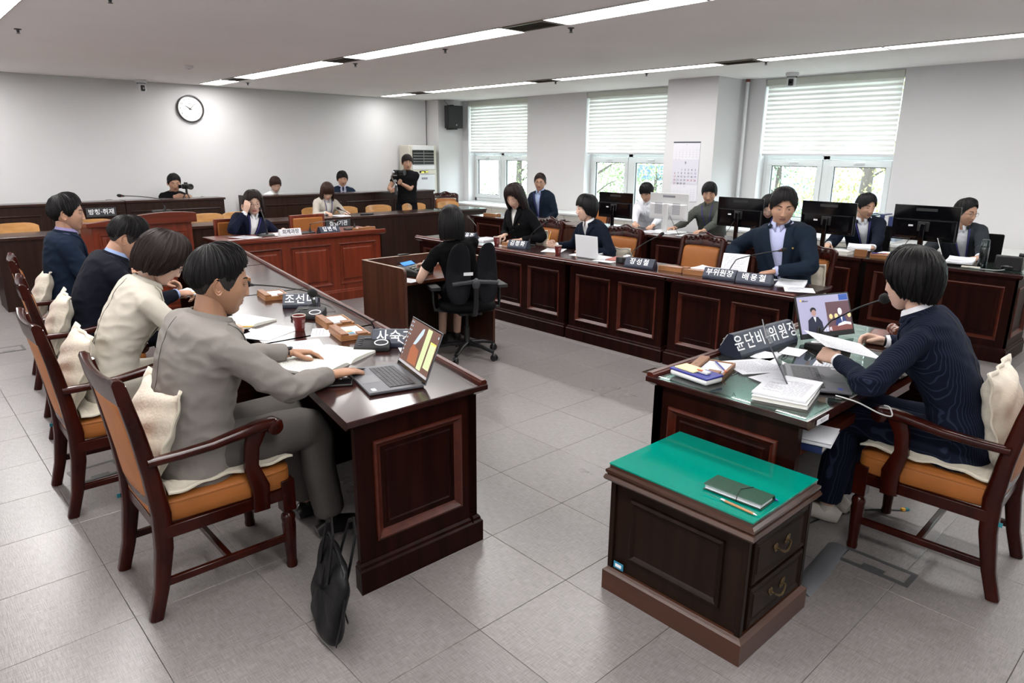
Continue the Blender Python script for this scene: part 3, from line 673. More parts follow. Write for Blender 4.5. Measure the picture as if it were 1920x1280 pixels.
# cushions
def pillow(label, loc, rot, w_=.40, h=.40, th=.07, seat=False, name='cushion'):
    def fn(sg):
        def f(u, v):
            x, y = u*2-1, v*2-1; e = 1-max(abs(x), abs(y))**3; k = (max(0, 1-(x/.90)**4)*max(0, 1-(y/.90)**4))**.55
            fr = 1.0+.05*(x*x*y*y)
            wv = .006*math.sin(x*9+y*5)*(1-k)+.004*math.sin(y*13-x*4)
            return (x*w_/2*fr, y*h/2*fr, sg*th*k*.9+wv)
        return f
    b = MB(); b.grid(fn(1), 25, 25); b.grid(fn(-1), 25, 25)
    o = b.build(name, FAB_CREAM, None, smooth=60, loc=loc, rot=rot); sm = o.modifiers.new('s', 'SOLIDIFY'); sm.thickness = .004
    return tag(o, label, 'cushion', 'cream seat cushions' if seat else 'cream back pillows')
def rot3(rz, tilt): return Euler((R(90)-tilt, 0, rz)).to_matrix().to_euler()
for (x, y, rz, lab) in ((.655, 2.80, R(-90), 'cream back pillow behind the man in the grey suit'), (.60, 3.87, R(-91), 'cream back pillow behind the woman in the cream jacket'), (.735, 5.0, R(-96), 'cream back pillow behind the leaning man in navy'),
                        (.83, 6.12, R(-97), 'cream back pillow behind the man with the lilac shirt')):
    pillow(lab, (x, y, .665), Euler((R(68), 0, rz)), .40, .40, .065)
pillow('cream back pillow on the armchair behind the chairwoman, right edge', (3.33, .60, .68), Euler((R(76), 0, R(4))), .40, .42, .065)
for (x, y, rz, lab) in ((.87, 2.785, R(-90), 'thin cream seat cushion under the man in the grey suit'), (.81, 3.86, R(-91), 'thin cream seat cushion under the woman in the cream jacket'), (.94, 5.0, R(-96), 'thin cream seat cushion under the leaning man in navy'),
                        (3.27, .80, R(2), 'thin cream seat cushion under the chairwoman')):
    pillow(lab, (x, y, .497), Euler((0, 0, rz)), .45, .46, .018, True)
pillow('cream pillow lying against the back of the carved chair beside the white laptop', (5.74, 4.60, .63), Euler((R(-64), 0, R(90)+math.pi)), .40, .32, .06)
pillow('cream pillow standing on the carved chair behind the woman in black', (5.72, 5.80, .68), Euler((R(76), 0, R(90))), .38, .36, .06)
pillow('cream pillow on the carved chair behind the man in the navy blazer', (5.78, 2.63, .66), Euler((R(72), 0, R(90))), .40, .38, .06)
# witness chairs: boxy leather back with wood frame
def boxchair(label, loc, rz):
    t = thing('witness_chair', label, 'chair', loc, rz, 'square backed leather chairs at the witness desk')
    b = MB(); b.box(-.235, -.205, -.26, -.215, 0, .95); b.build('back_post', W_RED, t, bev=.004); b = MB(); b.box(.205, .235, -.26, -.215, 0, .95); b.build('back_post', W_RED, t, bev=.004)
    b = MB(); b.box(-.205, .205, -.265, -.215, .915, .95); b.build('top_rail', W_RED, t, bev=.004)
    b = MB(); b.box(-.205, .205, -.262, -.205, .50, .915); b.build('back_cushion', LEATHER, t, bev=.015, seg=3)
    b = MB(); b.box(-.235, .235, -.21, .24, .38, .47); b.build('seat', LEATHER, t, bev=.02, seg=3)
    for x in (-.22, .22): b = MB(); b.box(x-.018, x+.018, .19, .23, 0, .38); b.build('front_leg', W_RED, t, bev=.003)
    return t
o = boxchair('square backed tan leather chair behind the woman adjusting her glasses', (3.12, 8.02, 0), R(178))
dup(o, 'empty square backed tan leather chair behind the witness plates', (4.03, 7.98, 0), R(182))
# beech chairs
def beech(label, loc, rz):
    t = thing('beech_chair', label, 'chair', loc, rz, 'curved beech chairs behind the long desk')
    def sh(w_, z0, z1, y0, dep, th):
        b = MB(); rs = []
        for k in range(13):
            q = -1+2*k/12; x = q*w_; y = y0+dep*q*q; zz0 = z0+.0*abs(q); zz1 = z1-.035*abs(q)**5
            rs.append([(x, y, zz0), (x, y+th, zz0), (x, y+th+.02, zz1), (x, y+.02, zz1)] if 0 else [(x, y, zz0), (x, y+th, zz0), (x, y+th-.02, zz1), (x, y-.02, zz1)])
        return b.rings(rs)
    sh(.235, .60, .87, -.22, .06, .014).build('backrest', W_LIGHT, t, smooth=50, bev=.003)
    b = MB(); b.box(-.21, .21, -.19, .22, .44, .455); b.build('seat', W_LIGHT, t, bev=.006, seg=3)
    for sx in (-1, 1):
        b = MB(); b.tube([(sx*.2, .2, 0), (sx*.2, .19, .44), (sx*.2, -.2, .44), (sx*.2, -.19, .62)], .011, 8); b.tube([(sx*.2, -.22, 0), (sx*.2, -.18, .44)], .011, 8); b.build('leg_frame', SILVER, t)
    return t
bx = [(7.62, 'by the window end of the long desk, last of the row'), (6.88, 'second from the window end of the long desk'), (6.17, 'third from the window end, right of the standing cameraman'), (5.56, 'just right of the seated woman in the beige jacket'),
      (5.12, 'under the woman in the beige jacket'), (3.42, 'behind the long desk, left of the woman adjusting her glasses'), (3.86, 'partly hidden behind the woman adjusting her glasses'), (2.02, 'behind the long desk, just left of the lectern'), (1.22, 'at the left edge behind the long desk')]
o = beech('curved beech chair '+bx[0][1], (bx[0][0], 9.85, 0), R(180))
for x, l in bx[1:]: dup(o, 'curved beech chair '+l, (x, 9.85 if x != 5.12 else 9.98, 0), R(180+random.uniform(-5, 5)))
# office chair
def office(label, loc, rz):
    t = thing('office_chair', label, 'chair', loc, rz)
    b = MB()
    for k in range(5):
        a = R(72*k+20); d = Vector((math.cos(a), math.sin(a), 0))
        l_ = MB(); l_.tube([d*.03+Vector((0, 0, .115)), d*.16+Vector((0, 0, .105)), d*.28+Vector((0, 0, .075))], [(.026, .022), (.022, .017), (.017, .012)], 8, sq=3); l_.build('base_leg', PLASTIC_B, t)
        c = MB(); nrm = Vector((-d.y, d.x, 0)); cc = d*.29+Vector((0, 0, .0275))
        for s_ in (-1, 1):
            m = frame(cc+nrm*s_*.014, nrm, d); c.M = m; c.lathe([(.0, -.008), (.022, -.008), (.0275, -.004), (.0275, .006), (.020, .008), (0, .008)], n=16, axis='x')
        c.M = None; c.ell(cc+Vector((0, 0, .02)), (.024, .024, .02), 10, 6); c.build('caster', PLASTIC_B, t)
    b.lathe([(.032, .09), (.03, .13), (.026, .14), (.024, .26), (.016, .262), (.016, .40)], n=16); b.build('gas_column', PLASTIC_B, t)
    b = MB(); b.bbox((0, -.02, .405), (.2, .26, .03)); b.tube([(.08, 0, .40), (.24, -.02, .395)], .007, 8); b.build('mechanism', PLASTIC_B, t, bev=.01)
    def seat(u, v):
        a = 2*math.pi*u; c, s_ = math.cos(a), math.sin(a); X = math.copysign(abs(c)**.6, c); Y = math.copysign(abs(s_)**.6, s_)
        k = v; r = abs(math.sin(math.pi*k))**.45; z = .455-.05*math.cos(math.pi*k); return (X*.245*r, .02+Y*.23*r, z)
    b = MB(); b.grid(seat, 36, 12, closeu=True); b.build('seat', MESHF, t, smooth=60)
    for s_ in (-1, 1):
        def pad(u, v, s_=s_):
            a = 2*math.pi*u; c, sn = math.cos(a), math.sin(a); X = math.copysign(abs(c)**.75, c); Z = math.copysign(abs(sn)**.75, sn)
            r = abs(math.sin(math.pi*v))**.4; th = -.02*math.cos(math.pi*v)
            z = Z*.255*r; x = X*(.098-.012*(z/.255))*r; return (s_*.115+x+s_*.012*(.255-z)/.5, -.235+th-.05*(abs(s_*.115+x)/.2)**2*-1-.06*(z/.25)**2*(1 if z > 0 else .3), .765+z)
        b = MB(); b.grid(pad, 32, 10, closeu=True); b.build('back_shell', OFFICE, t, smooth=60)
        b = MB(); b.lathe([(0, -.015), (.016, -.015), (.02, 0), (.016, .02), (0, .02)], (s_*.12, -.28, .70), 12, axis='y'); b.build('knob', PLASTIC_B, t)
        if s_ < 0 or 1:
            b = MB(); b.tube([(s_*.15, -.02, .41), (s_*.285, -.02, .43), (s_*.29, -.01, .50), (s_*.29, 0, .60)], [(.02, .012)]*4, 8, sq=3); b.bbox((s_*.29, 0, .625), (.085, .25, .028)); b.build('armrest', PLASTIC_M, t, bev=.012)
    b = MB(); b.tube([(-.19, -.292, .69), (-.12, -.305, .70), (-.06, -.31, .705), (0, -.315, .715), (.06, -.31, .705), (.12, -.305, .70), (.19, -.292, .69)], [(.010, .016)]*7, 8, up=(0, 0, 1), sq=3); b.ell((0, -.315, .69), (.035, .018, .05)); b.build('yoke', GREY_D, t)
    b = MB(); b.tube([(0, -.12, .40), (0, -.26, .42), (0, -.31, .5), (0, -.315, .7)], [(.022, .014)]*4, 8, sq=3); b.build('back_spine', PLASTIC_B, t)
    b = MB(); b.bbox((-.115, -.2795, .895), (.075, .002, .026)); b.build('paper_label', LETTER, t, rot=(R(14), 0, 0)).location = (0, -.063+.045, .028-.04+.02)
    return t
office('black office chair with a split back on five casters, under the typing woman', (3.64, 4.55, 0), R(-24))
# task chairs behind the window side staff (backs just show)
for (x, y, lab) in ((8.25, 2.0, 'black mesh task chair behind the man in the grey suit with glasses'), (8.25, 3.05, 'black mesh task chair behind the dark haired man at the fourth monitor')):
    t = thing('task_chair', lab, 'chair', (x, y, 0), R(90), 'mesh task chairs behind the window side desks')
    b = MB(); b.box(-.22, .22, -.03, .0, .58, .97); b.build('backrest', MESHF, t, bev=.015, seg=3)
    b = MB(); b.box(-.24, .24, -.05, .42, .42, .48); b.build('seat', MESHF, t, bev=.02, seg=3)
    b = MB(); b.tube([(0, .2, .05), (0, .2, .42)], .025, 10); b.tube([(0, .1, .42), (0, -.05, .45), (0, -.045, .7)], .018, 8)
    for k in range(5): a = R(72*k); b.tube([(0, .2, .08), (.27*math.cos(a), .2+.27*math.sin(a), .045)], .016, 6); b.ell((.27*math.cos(a), .2+.27*math.sin(a), .025), (.025, .025, .025), 8, 6)
    b.build('pedestal', PLASTIC_B, t)
# ============================================================ people
from mathutils import noise as NZ
def skinmat(n, c): return mat(n, c, .5, bump=(220, .05), var=(30, .06), sub=.08)
SKIN = {'m': skinmat('warm skin', (.56, .31, .205)), 'f': skinmat('fair skin', (.66, .42, .32)), 't': skinmat('tan skin', (.50, .26, .155))}
LIPS = {'m': mat('lips muted', (.36, .15, .12), .45), 'f': mat('lips rose', (.50, .10, .10), .4), 't': mat('lips muted', (.36, .15, .12))}
EYEW = mat('eye white', (.62, .60, .58), .2); IRIS = mat('dark iris', (.012, .007, .005), .1)
def hairmat(n, c, r=.45):
    m = mat(n, c, r, spec=.16); nt = m.node_tree; L = nt.links.new; b = nt.nodes['Principled BSDF']
    tc = nt.nodes.new('ShaderNodeTexCoord'); mp = nt.nodes.new('ShaderNodeMapping'); mp.inputs['Scale'].default_value = (150, 2.5, 1); L(tc.outputs['UV'], mp.inputs[0])
    n = nt.nodes.new('ShaderNodeTexNoise'); n.inputs['Scale'].default_value = 1; n.inputs['Detail'].default_value = 4; L(mp.outputs[0], n.inputs['Vector'])
    bp = nt.nodes.new('ShaderNodeBump'); bp.inputs['Strength'].default_value = .75; bp.inputs['Distance'].default_value = .004; L(n.outputs[0], bp.inputs['Height']); L(bp.outputs[0], b.inputs['Normal'])
    mx = nt.nodes.new('ShaderNodeMix'); mx.data_type = 'RGBA'; L(n.outputs[0], mx.inputs[0]); mx.inputs[6].default_value = (*[x*.4 for x in c], 1); mx.inputs[7].default_value = (*[x*1.8 for x in c], 1); L(mx.outputs[2], b.inputs['Base Color'])
    return m
HAIR = {'k': hairmat('black hair', (.0045, .004, .0042)), 'b': hairmat('brown black hair', (.012, .007, .0065)), 'c': hairmat('dark chestnut hair', (.024, .010, .007))}
def clothmat(n, c, stripe=None, rough=.85):
    if n in MATS: return MATS[n]
    m = mat(n, c, rough, bump=(420, .18), var=(7, .06), spec=.08)
    if stripe:
        nt = m.node_tree; L = nt.links.new; b = nt.nodes['Principled BSDF']; tc = nt.nodes.new('ShaderNodeTexCoord'); wv = nt.nodes.new('ShaderNodeTexWave'); wv.bands_direction = 'X'; wv.inputs['Scale'].default_value = stripe[0]; wv.inputs['Distortion'].default_value = .6; wv.inputs['Detail Scale'].default_value = .4
        L(tc.outputs['Object'], wv.inputs[0]); mr = nt.nodes.new('ShaderNodeMapRange'); mr.inputs[1].default_value = .82; mr.inputs[2].default_value = .95; L(wv.outputs[0], mr.inputs[0])
        mx = nt.nodes.new('ShaderNodeMix'); mx.data_type = 'RGBA'; L(mr.outputs[0], mx.inputs[0]); mx.inputs[6].default_value = (*c, 1); mx.inputs[7].default_value = (*stripe[1], 1); L(mx.outputs[2], b.inputs['Base Color'])
    return m
def remesh(mb, vox, sm=4, name='mesh'):
    me = mb.mesh('tmp'); o = bpy.data.objects.new('tmp', me); COL.objects.link(o)
    r = o.modifiers.new('r', 'REMESH'); r.mode = 'VOXEL'; r.voxel_size = vox; r.adaptivity = 0
    if sm: s = o.modifiers.new('s', 'SMOOTH'); s.factor = .5; s.iterations = sm
    out = bpy.data.meshes.new_from_object(o.evaluated_get(bpy.context.evaluated_depsgraph_get())); out.name = name
    bpy.data.objects.remove(o); bpy.data.meshes.remove(me); return out
def verts_np(me):
    a = np.empty(len(me.vertices)*3, np.float32); me.vertices.foreach_get('co', a); return a.reshape(-1, 3)
def normals_np(me):
    a = np.empty(len(me.vertices)*3, np.float32); me.vertices.foreach_get('normal', a); return a.reshape(-1, 3)
def sst(x, a, b): t = np.clip((x-a)/(b-a), 0, 1); return t*t*(3-2*t)
def skull(dx, dy, dz):
    s = np.clip(-dz, 0, 1); z = dz*.118
    x = dx*(.0790-.0125*s**1.6)
    ex = np.where(dz < 0, 1-.55*s, 1-.22*np.clip(dz, 0, 1))
    yf = .091*np.abs(dy)**ex; yb = .101*np.abs(dy)*(1-.33*s)
    y = np.where(dy > 0, yf, -yb)
    z = z+.034*s*(1-sst(y, -.03, .055))
    return x, y, z
def face_disp(x, z, sex):
    g = lambda cx, cz, sx, sz: np.exp(-((x-cx)/sx)**2-((z-cz)/sz)**2)
    t = np.clip((.014-z)/.050, 0, 1); on = sst(z, .030, .008)*sst(z, -.046, -.036)
    sig = .0065+.0045*t; d = on*(.003+.0140*t**1.15)*np.exp(-(x/sig)**2)
    for s in (-1, 1):
        d = d+.0065*g(s*.0125, -.036, .0058, .007)
        d = d-.0075*g(s*.031, .006, .015, .011)+.0035*g(s*.031, .004, .011, .0065)
        d = d+(.003 if sex == 'm' else .0015)*g(s*.028, .026, .018, .007)
        d = d+.0035*g(s*.045, -.018, .018, .018)-.003*g(s*.036, -.066, .012, .02)
    lw = np.exp(-(x/.021)**4)
    d = d+.0048*lw*np.exp(-((z+.0585)/.0048)**2)+.0055*np.exp(-(x/.018)**4)*np.exp(-((z+.0685)/.005)**2)-.0035*lw*np.exp(-((z+.0635)/.0016)**2)
    d = d-.0025*g(0, -.081, .02, .006)+.0075*g(0, -.099, .019, .012)-.001*g(0, -.049, .003, .006)
    return d
def ear(b, sx, M):
    E = frame(Vector((sx*.0715, -.012, -.006)), (0, 1, .18), (0, -.18, 1))
    rs = []; n = 22
    for r, off in ((0, -.004), (.25, -.0055), (.45, -.004), (.56, .002), (.66, .0035), (.76, .001), (.86, .005), (.95, .0065), (1.0, .004), (.97, -.001), (.8, -.004), (.6, -.008)):
        ring = []
        for k in range(n):
            a = 2*math.pi*k/n; ca, sa = math.cos(a), math.sin(a)
            ex = .0165*(1+.18*sa)*ca*r; ez = .031*sa*r-.004*(1-abs(sa))*r
            lift = .007*(-ex/.017)*1.3+.006
            p = E @ Vector((ex, ez, 0)); ring.append((p.x+sx*(off*.9+lift), p.y, p.z))
        rs.append(ring)
    b.M = M; b.rings(rs, True, True, 0); b.M = None
def head_mb(M, sex, near, skin, open_=1.0, smile=0, look=0):
    """returns MB in the outer frame, mats: 0 skin 1 lips 2 eyewhite 3 iris 4 brow"""
    b = MB(); nu, nv = (128, 92) if near else (72, 52)
    u = np.linspace(-1, 1, nu, endpoint=False)+1/nu; ph = math.pi*(.55*u+.45*u**3)
    wv = np.linspace(0, 1, 400); cw = np.cumsum(1+2.2*np.exp(-((wv-.6)/.15)**2)); cw = (cw-cw[0])/(cw[-1]-cw[0]); th = np.interp(np.linspace(.006, .994, nv), cw, wv)*math.pi
    P, T = np.meshgrid(ph, th, indexing='ij'); dx, dy, dz = np.sin(T)*np.sin(P), np.sin(T)*np.cos(P), np.cos(T)
    x, y, z = skull(dx, dy, dz); fr = sst(dy, .25, .7)
    y = y+face_disp(x, z, sex)*fr
    if sex == 'f': x = x*.96; z = z*.985
    V = np.stack([x, y, z], -1).reshape(-1, 3)
    fs = []; mi = []
    for i in range(nu):
        k = (i+1) % nu
        for j in range(nv-1):
            fs.append((i*nv+j, k*nv+j, k*nv+j+1, i*nv+j+1))
            cx, cz = V[i*nv+j][0], (V[i*nv+j][2]+V[i*nv+j+1][2])/2; ax = abs(cx)
            up = -.0545-.0022*(ax/.024)**1.5+.0012*math.exp(-((ax-.006)/.004)**2)-.001*math.exp(-(ax/.003)**2); lo = -.0735+.0085*(ax/.023)**2
            mi.append(1 if (ax < .0225 and lo < cz < up and V[i*nv+j][1] > .03) else 0)
    fs.append(tuple(i*nv for i in range(nu))); mi.append(0); fs.append(tuple(i*nv+nv-1 for i in range(nu-1, -1, -1))); mi.append(0)
    bv = BVHTree.FromPolygons([tuple(p) for p in V], [f for f in fs[:-2]])
    def sy(xx, zz):
        h = bv.ray_cast(Vector((xx, .3, zz)), Vector((0, -1, 0))); return h[0].y if h[0] is not None else .085
    b.M = M; b.add([tuple(p) for p in V], fs); b.mi = mi[:]; b.M = None
    b.M = M
    for s in (-1, 1):
        cx, cz = s*.0315, .0045; W, H = .0138, .0046*open_+.0008
        def lidz(q, top): # q -1..1 (inner to outer)
            return cz+(H*(1-abs(q)**2.2)*(1.0 if top else -.55)*(1 if top else 1))+.0012*q
        n = 13; rows = []
        y0 = max(sy(cx, cz), sy(cx-s*.004, cz))+.0006
        def ey(xx, zz): return max(y0+.0015-((xx-cx)**2+(zz-cz)**2)*38, sy(xx, zz)+.0004)
        for k in range(n):
            q = -1+2*k/(n-1); xx = cx+s*q*W; zt, zb = lidz(q, True), lidz(q, False); rows.append([(xx, ey(xx, zz), zz) for zz in (zb, (zb*2+zt)/3, (zb+2*zt)/3, zt)])
        b.rings(rows, False, False, 2)
        # iris clipped to the opening
        pv = [(cx+look*.004, 0, cz+.001)]; r = .0058
        for k in range(16):
            a = 2*math.pi*k/16; xx = cx+look*.004+r*math.cos(a); zz = cz+.0008+r*math.sin(a); q = max(-1, min(1, (xx-cx)/W*s)); zz = min(max(zz, lidz(q, False)), lidz(q, True)); pv.append((xx, 0, zz))
        pv = [(px, ey(px, pz)+.0007, pz) for px, _, pz in pv]; b.add(pv, [(0, 1+k, 1+(k+1) % 16) for k in range(16)], 3)
        lash = [(cx+s*q*W*1.04, ey(cx+s*q*W, lidz(q, True))+.0012, lidz(q, True)+.0006) for q in np.linspace(-1, 1.08, 11)]
        b.tube(lash, [.0006]+[.0011]*9+[.0005], 5, mi=4)
        lid = [(cx+s*q*W, ey(cx+s*q*W, lidz(q, True))+.0004, lidz(q, True)+.0022) for q in np.linspace(-1, 1, 11)]
        b.tube(lid, [(.0022, .0016)]*11, 6, mi=0)
        low = [(cx+s*q*W, ey(cx+s*q*W, lidz(q, False))+.0002, lidz(q, False)-.0010) for q in np.linspace(-1, 1, 11)]
        b.tube(low, .0011, 5, mi=0)
        br = []; rd = []
        for k in range(10):
            q = k/9; xx = s*(.013+.036*q); zz = .0245+.0065*math.sin(q*2.1)-.003*q*q; br.append((xx, sy(xx, zz)+.0006, zz)); rd.append((.0010, (.0034 if sex == 'm' else .0020)*(1-.75*abs(q-.3)**1.5)*(1 if k not in (0, 9) else .4)))
        b.tube(br, rd, 6, mi=4, up=(0, 0, 1))
    b.M = None
    for s in (-1, 1): ear(b, s, M)
    return b, bv
HS = {  # |phi| deg: theta_b, t_edge  ; top thickness ; drape z per phi (None = none); jitter
 'short': dict(tb=[(0, 56), (25, 58), (42, 66), (58, 76), (74, 97), (84, 96), (97, 84), (112, 96), (130, 118), (180, 126)], te=[(0, .018), (45, .010), (70, .003), (180, .002)], top=.021, vol=.008, jit=2.2),
 'top': dict(tb=[(0, 50), (25, 53), (42, 61), (58, 72), (74, 82), (90, 78), (112, 88), (135, 104), (180, 114)], te=[(0, .022), (35, .016), (55, .007), (80, .003), (180, .0025)], top=.022, vol=.008, jit=2.5),
 'under': dict(tb=[(0, 50), (40, 62), (58, 76), (74, 99), (84, 98), (95, 82), (108, 86), (116, 100), (130, 118), (180, 127)], te=[(0, .001), (180, .0012)], top=.004, vol=.004, jit=.6),
 'fringe': dict(tb=[(0, 67), (25, 71), (45, 75), (60, 83), (74, 100), (84, 98), (97, 88), (112, 100), (130, 118), (180, 126)], te=[(0, .013), (50, .011), (75, .005), (180, .003)], top=.023, vol=.009, jit=4),
 'part': dict(tb=[(0, 60), (15, 58), (30, 68), (48, 80), (62, 84), (74, 98), (84, 96), (97, 85), (112, 97), (130, 118), (180, 126)], te=[(0, .020), (50, .012), (75, .004), (180, .0025)], top=.024, vol=.010, jit=2.5),
 'bob': dict(tb=[(0, 58), (30, 64), (50, 78), (64, 85), (180, 86)], te=[(0, .014), (40, .018), (64, .022), (90, .023), (180, .022)], top=.026, vol=.008, jit=1.5, dr=[(0, None), (56, -.01), (64, -.055), (76, -.085), (90, -.095), (180, -.10)], tap=.90),
 'bobup': dict(tb=[(0, 70), (30, 74), (50, 80), (64, 85), (180, 86)], te=[(0, .014), (40, .018), (64, .020), (90, .020), (180, .020)], top=.026, vol=.010, jit=4, dr=[(0, None), (56, -.005), (66, -.035), (76, -.055), (90, -.055), (120, -.075), (180, -.085)], tap=.80),
 'bobv': dict(tb=[(0, 66), (30, 72), (50, 80), (64, 85), (180, 86)], te=[(0, .018), (40, .024), (64, .028), (90, .034), (180, .034)], top=.032, vol=.012, jit=4, dr=[(0, None), (54, -.01), (64, -.04), (76, -.065), (90, -.075), (180, -.095)], tap=.86),
 'neck': dict(tb=[(0, 72), (30, 76), (50, 82), (64, 86), (180, 86)], te=[(0, .014), (40, .018), (64, .022), (90, .024), (180, .024)], top=.026, vol=.006, jit=1.2, dr=[(0, None), (50, -.03), (58, -.11), (70, -.125), (90, -.13), (180, -.13)], tap=.93),
 'long': dict(tb=[(0, 56), (20, 60), (40, 74), (55, 84), (180, 86)], te=[(0, .014), (40, .020), (64, .026), (90, .028), (180, .028)], top=.026, vol=.010, jit=4, dr=[(0, None), (48, -.02), (56, -.10), (66, -.17), (90, -.19), (180, -.20)], tap=1.0),
 'longbang': dict(tb=[(0, 76), (25, 78), (42, 82), (55, 85), (180, 86)], te=[(0, .014), (40, .018), (64, .022), (90, .024), (180, .024)], top=.026, vol=.008, jit=2.5, dr=[(0, None), (50, -.03), (58, -.12), (66, -.17), (90, -.18), (180, -.19)], tap=1.0),
 'tied': dict(tb=[(0, 64), (25, 66), (42, 73), (60, 84), (74, 100), (84, 98), (97, 92), (112, 108), (130, 122), (180, 126)], te=[(0, .012), (50, .010), (80, .006), (180, .005)], top=.020, vol=.006, jit=2),
}
def hair_obj(style, M, sex, parent, mt, near, seed=1, curl=0, name='hair', asym=0, wave=1.0, locks=True):
    h = HS[style]; nu, nv = (220, 40) if near else (110, 24); rnd = random.Random(seed)
    u = np.linspace(-1, 1, nu, endpoint=False)+.5/nu; ph = math.pi*u; ad = np.abs(np.degrees(ph+asym*np.exp(-(ph/.7)**2)))
    itp = lambda tab: np.interp(ad, [a for a, _ in tab], [c for _, c in tab])
    tb = itp(h['tb']); te = itp(h['te']); p1, p2, p3 = rnd.random()*6, rnd.random()*6, rnd.random()*6
    jn = np.sin(ph*23+p1)*.5+np.sin(ph*47+p2)*.35+np.sin(ph*91+p3)*.3; jn2 = np.array([rnd.gauss(0, .5) for _ in range(nu)])
    tb = tb+h['jit']*(jn+jn2*.5)
    S = np.linspace(0, 1, nv); dr = h.get('dr'); X = np.zeros((nu, nv)); Y = X.copy(); Z = X.copy()
    if dr:
        da = [a for a, c in dr if c is not None]; dc = [c for a, c in dr if c is not None]; zd = np.interp(ad, da, dc)+.0035*h['jit']*(jn+jn2*.6)*.4; use = ad >= da[0]-.01
    for i in range(nu):
        P = ph[i]
        for_dr = bool(dr) and use[i]; s1 = .55 if for_dr else 1.0
        tmax = math.radians(86 if for_dr else tb[i])
        sc = np.clip(S/s1, 0, 1); T = sc*tmax
        off = -.42*(1-sc)**1.3*(1 if not dr else .5); ax_, ay_, az_ = np.sin(T)*math.sin(P), np.sin(T)*math.cos(P)+off, np.cos(T); nn_ = np.sqrt(ax_**2+ay_**2+az_**2)
        x, y, z = skull(ax_/nn_, ay_/nn_, az_/nn_)
        L_ = np.sqrt(x*x+y*y+z*z); k = sc**1.4
        t = h['top']*(1-k)+te[i]*k+h['vol']*np.sin(math.pi*np.clip(sc, 0, 1))
        strand = (np.sin(P*31+p1+S*2.2)+.6*np.sin(P*67+p2+S*4)+.5*np.sin(P*13+p3-S*3))*.0011*wave*np.clip(S*4, 0, 1)
        t = t+strand*(1.0 if not dr else .8)
        x, y, z = x*(1+t/L_), y*(1+t/L_), z*(1+t/L_)
        if for_dr:
            q = np.clip((S-s1)/(1-s1), 0, 1); zz = z*(1-q)+zd[i]*q if False else None
            j0 = int(np.searchsorted(S, s1))-1; z0 = z[j0]; r = 1-(1-h['tap'])*q**1.3+.04*np.sin(math.pi*q)
            back = 1-.10*q*(1 if abs(P) > 2.2 else 0)
            cw = curl*np.sin(S*26+P*9+p2)*q
            x = np.where(q > 0, x[j0]*r+cw*math.sin(P), x); y = np.where(q > 0, y[j0]*r*back+cw*math.cos(P)-.012*q*(1 if math.cos(P) > 0 else 0), y); z = np.where(q > 0, z0+(zd[i]-z0)*q, z)
            x = x+strand*np.sin(P)*q*1.5; y = y+strand*np.cos(P)*q*1.5
        X[i], Y[i], Z[i] = x, y, z
    if sex == 'f': X = X*.97
    # closing inner edge
    xi, yi, zi = X[:, -1]*.86, Y[:, -1]*.86, Z[:, -1]+.004
    b = MB(M); vs = []; fs = []; uv = []
    for i in range(nu):
        for j in range(nv): vs.append((X[i, j], Y[i, j], Z[i, j])); uv.append((u[i]*.5+.5, S[j]))
        vs.append((xi[i], yi[i], zi[i])); uv.append((u[i]*.5+.5, 1.05))
        vs.append((X[i, max(0, nv-8)]*.8, Y[i, max(0, nv-8)]*.8, Z[i, max(0, nv-8)])); uv.append((u[i]*.5+.5, 1.1))
    n2 = nv+2
    for i in range(nu):
        k = (i+1) % nu
        for j in range(n2-1): fs.append((i*n2+j, k*n2+j, k*n2+j+1, i*n2+j+1))
    b.add(vs, fs); me = b.mesh(name); uvl = me.uv_layers.new(name='UVMap'); li = np.empty(len(me.loops), np.int32); me.loops.foreach_get('vertex_index', li)
    ua = np.array(uv, np.float32)[li]; uvl.data.foreach_set('uv', ua.reshape(-1))
    o = put(name, me, mt, parent, smooth=75)
    if locks and (near or not dr):
        # fine strand locks lying over the shell for an uneven outline
        lb = MB(M); rr = random.Random(seed+5); cnt = 240 if near else 70
        for _ in range(cnt):
            i = rr.randrange(nu); j0 = rr.randrange(0, int(nv*.6)); j1 = nv-1-rr.randrange(0, 3); pts = []; dph = rr.gauss(0, 3.0)
            lift = rr.uniform(.0005, .0035 if not dr else .0018)
            for q in range(7):
                f = q/6; j = int(j0+(j1-j0)*f); ii = int(i+dph*f) % nu; v = Vector((X[ii, j], Y[ii, j], Z[ii, j])); pts.append(v*(1+lift*math.sin(math.pi*min(f*1.1, 1))/max(v.length, .03))+Vector((0, 0, -.003*f*f if f > .8 else 0)))
            wd = rr.uniform(.0012, .003); lb.tube(pts, [(wd*k_, .0011*k_) for k_ in (.3, .8, 1, 1, .9, .6, .15)], 5)
        lo = lb.build('hair_locks', mt, o, smooth=70); lo['kind'] = 'stuff'
    return o
POSE = {'flat': ((.10, .12, .08), .10), 'relax': ((.32, .42, .28), .3), 'rest': ((.45, .35, .15), .2), 'grip': ((1.15, 1.25, .8), .9), 'hold': ((.75, .65, .3), .8), 'pen': ((.8, .9, .5), .9), 'type': ((.35, .65, .35), .2), 'fist': ((1.35, 1.45, .9), 1.0)}
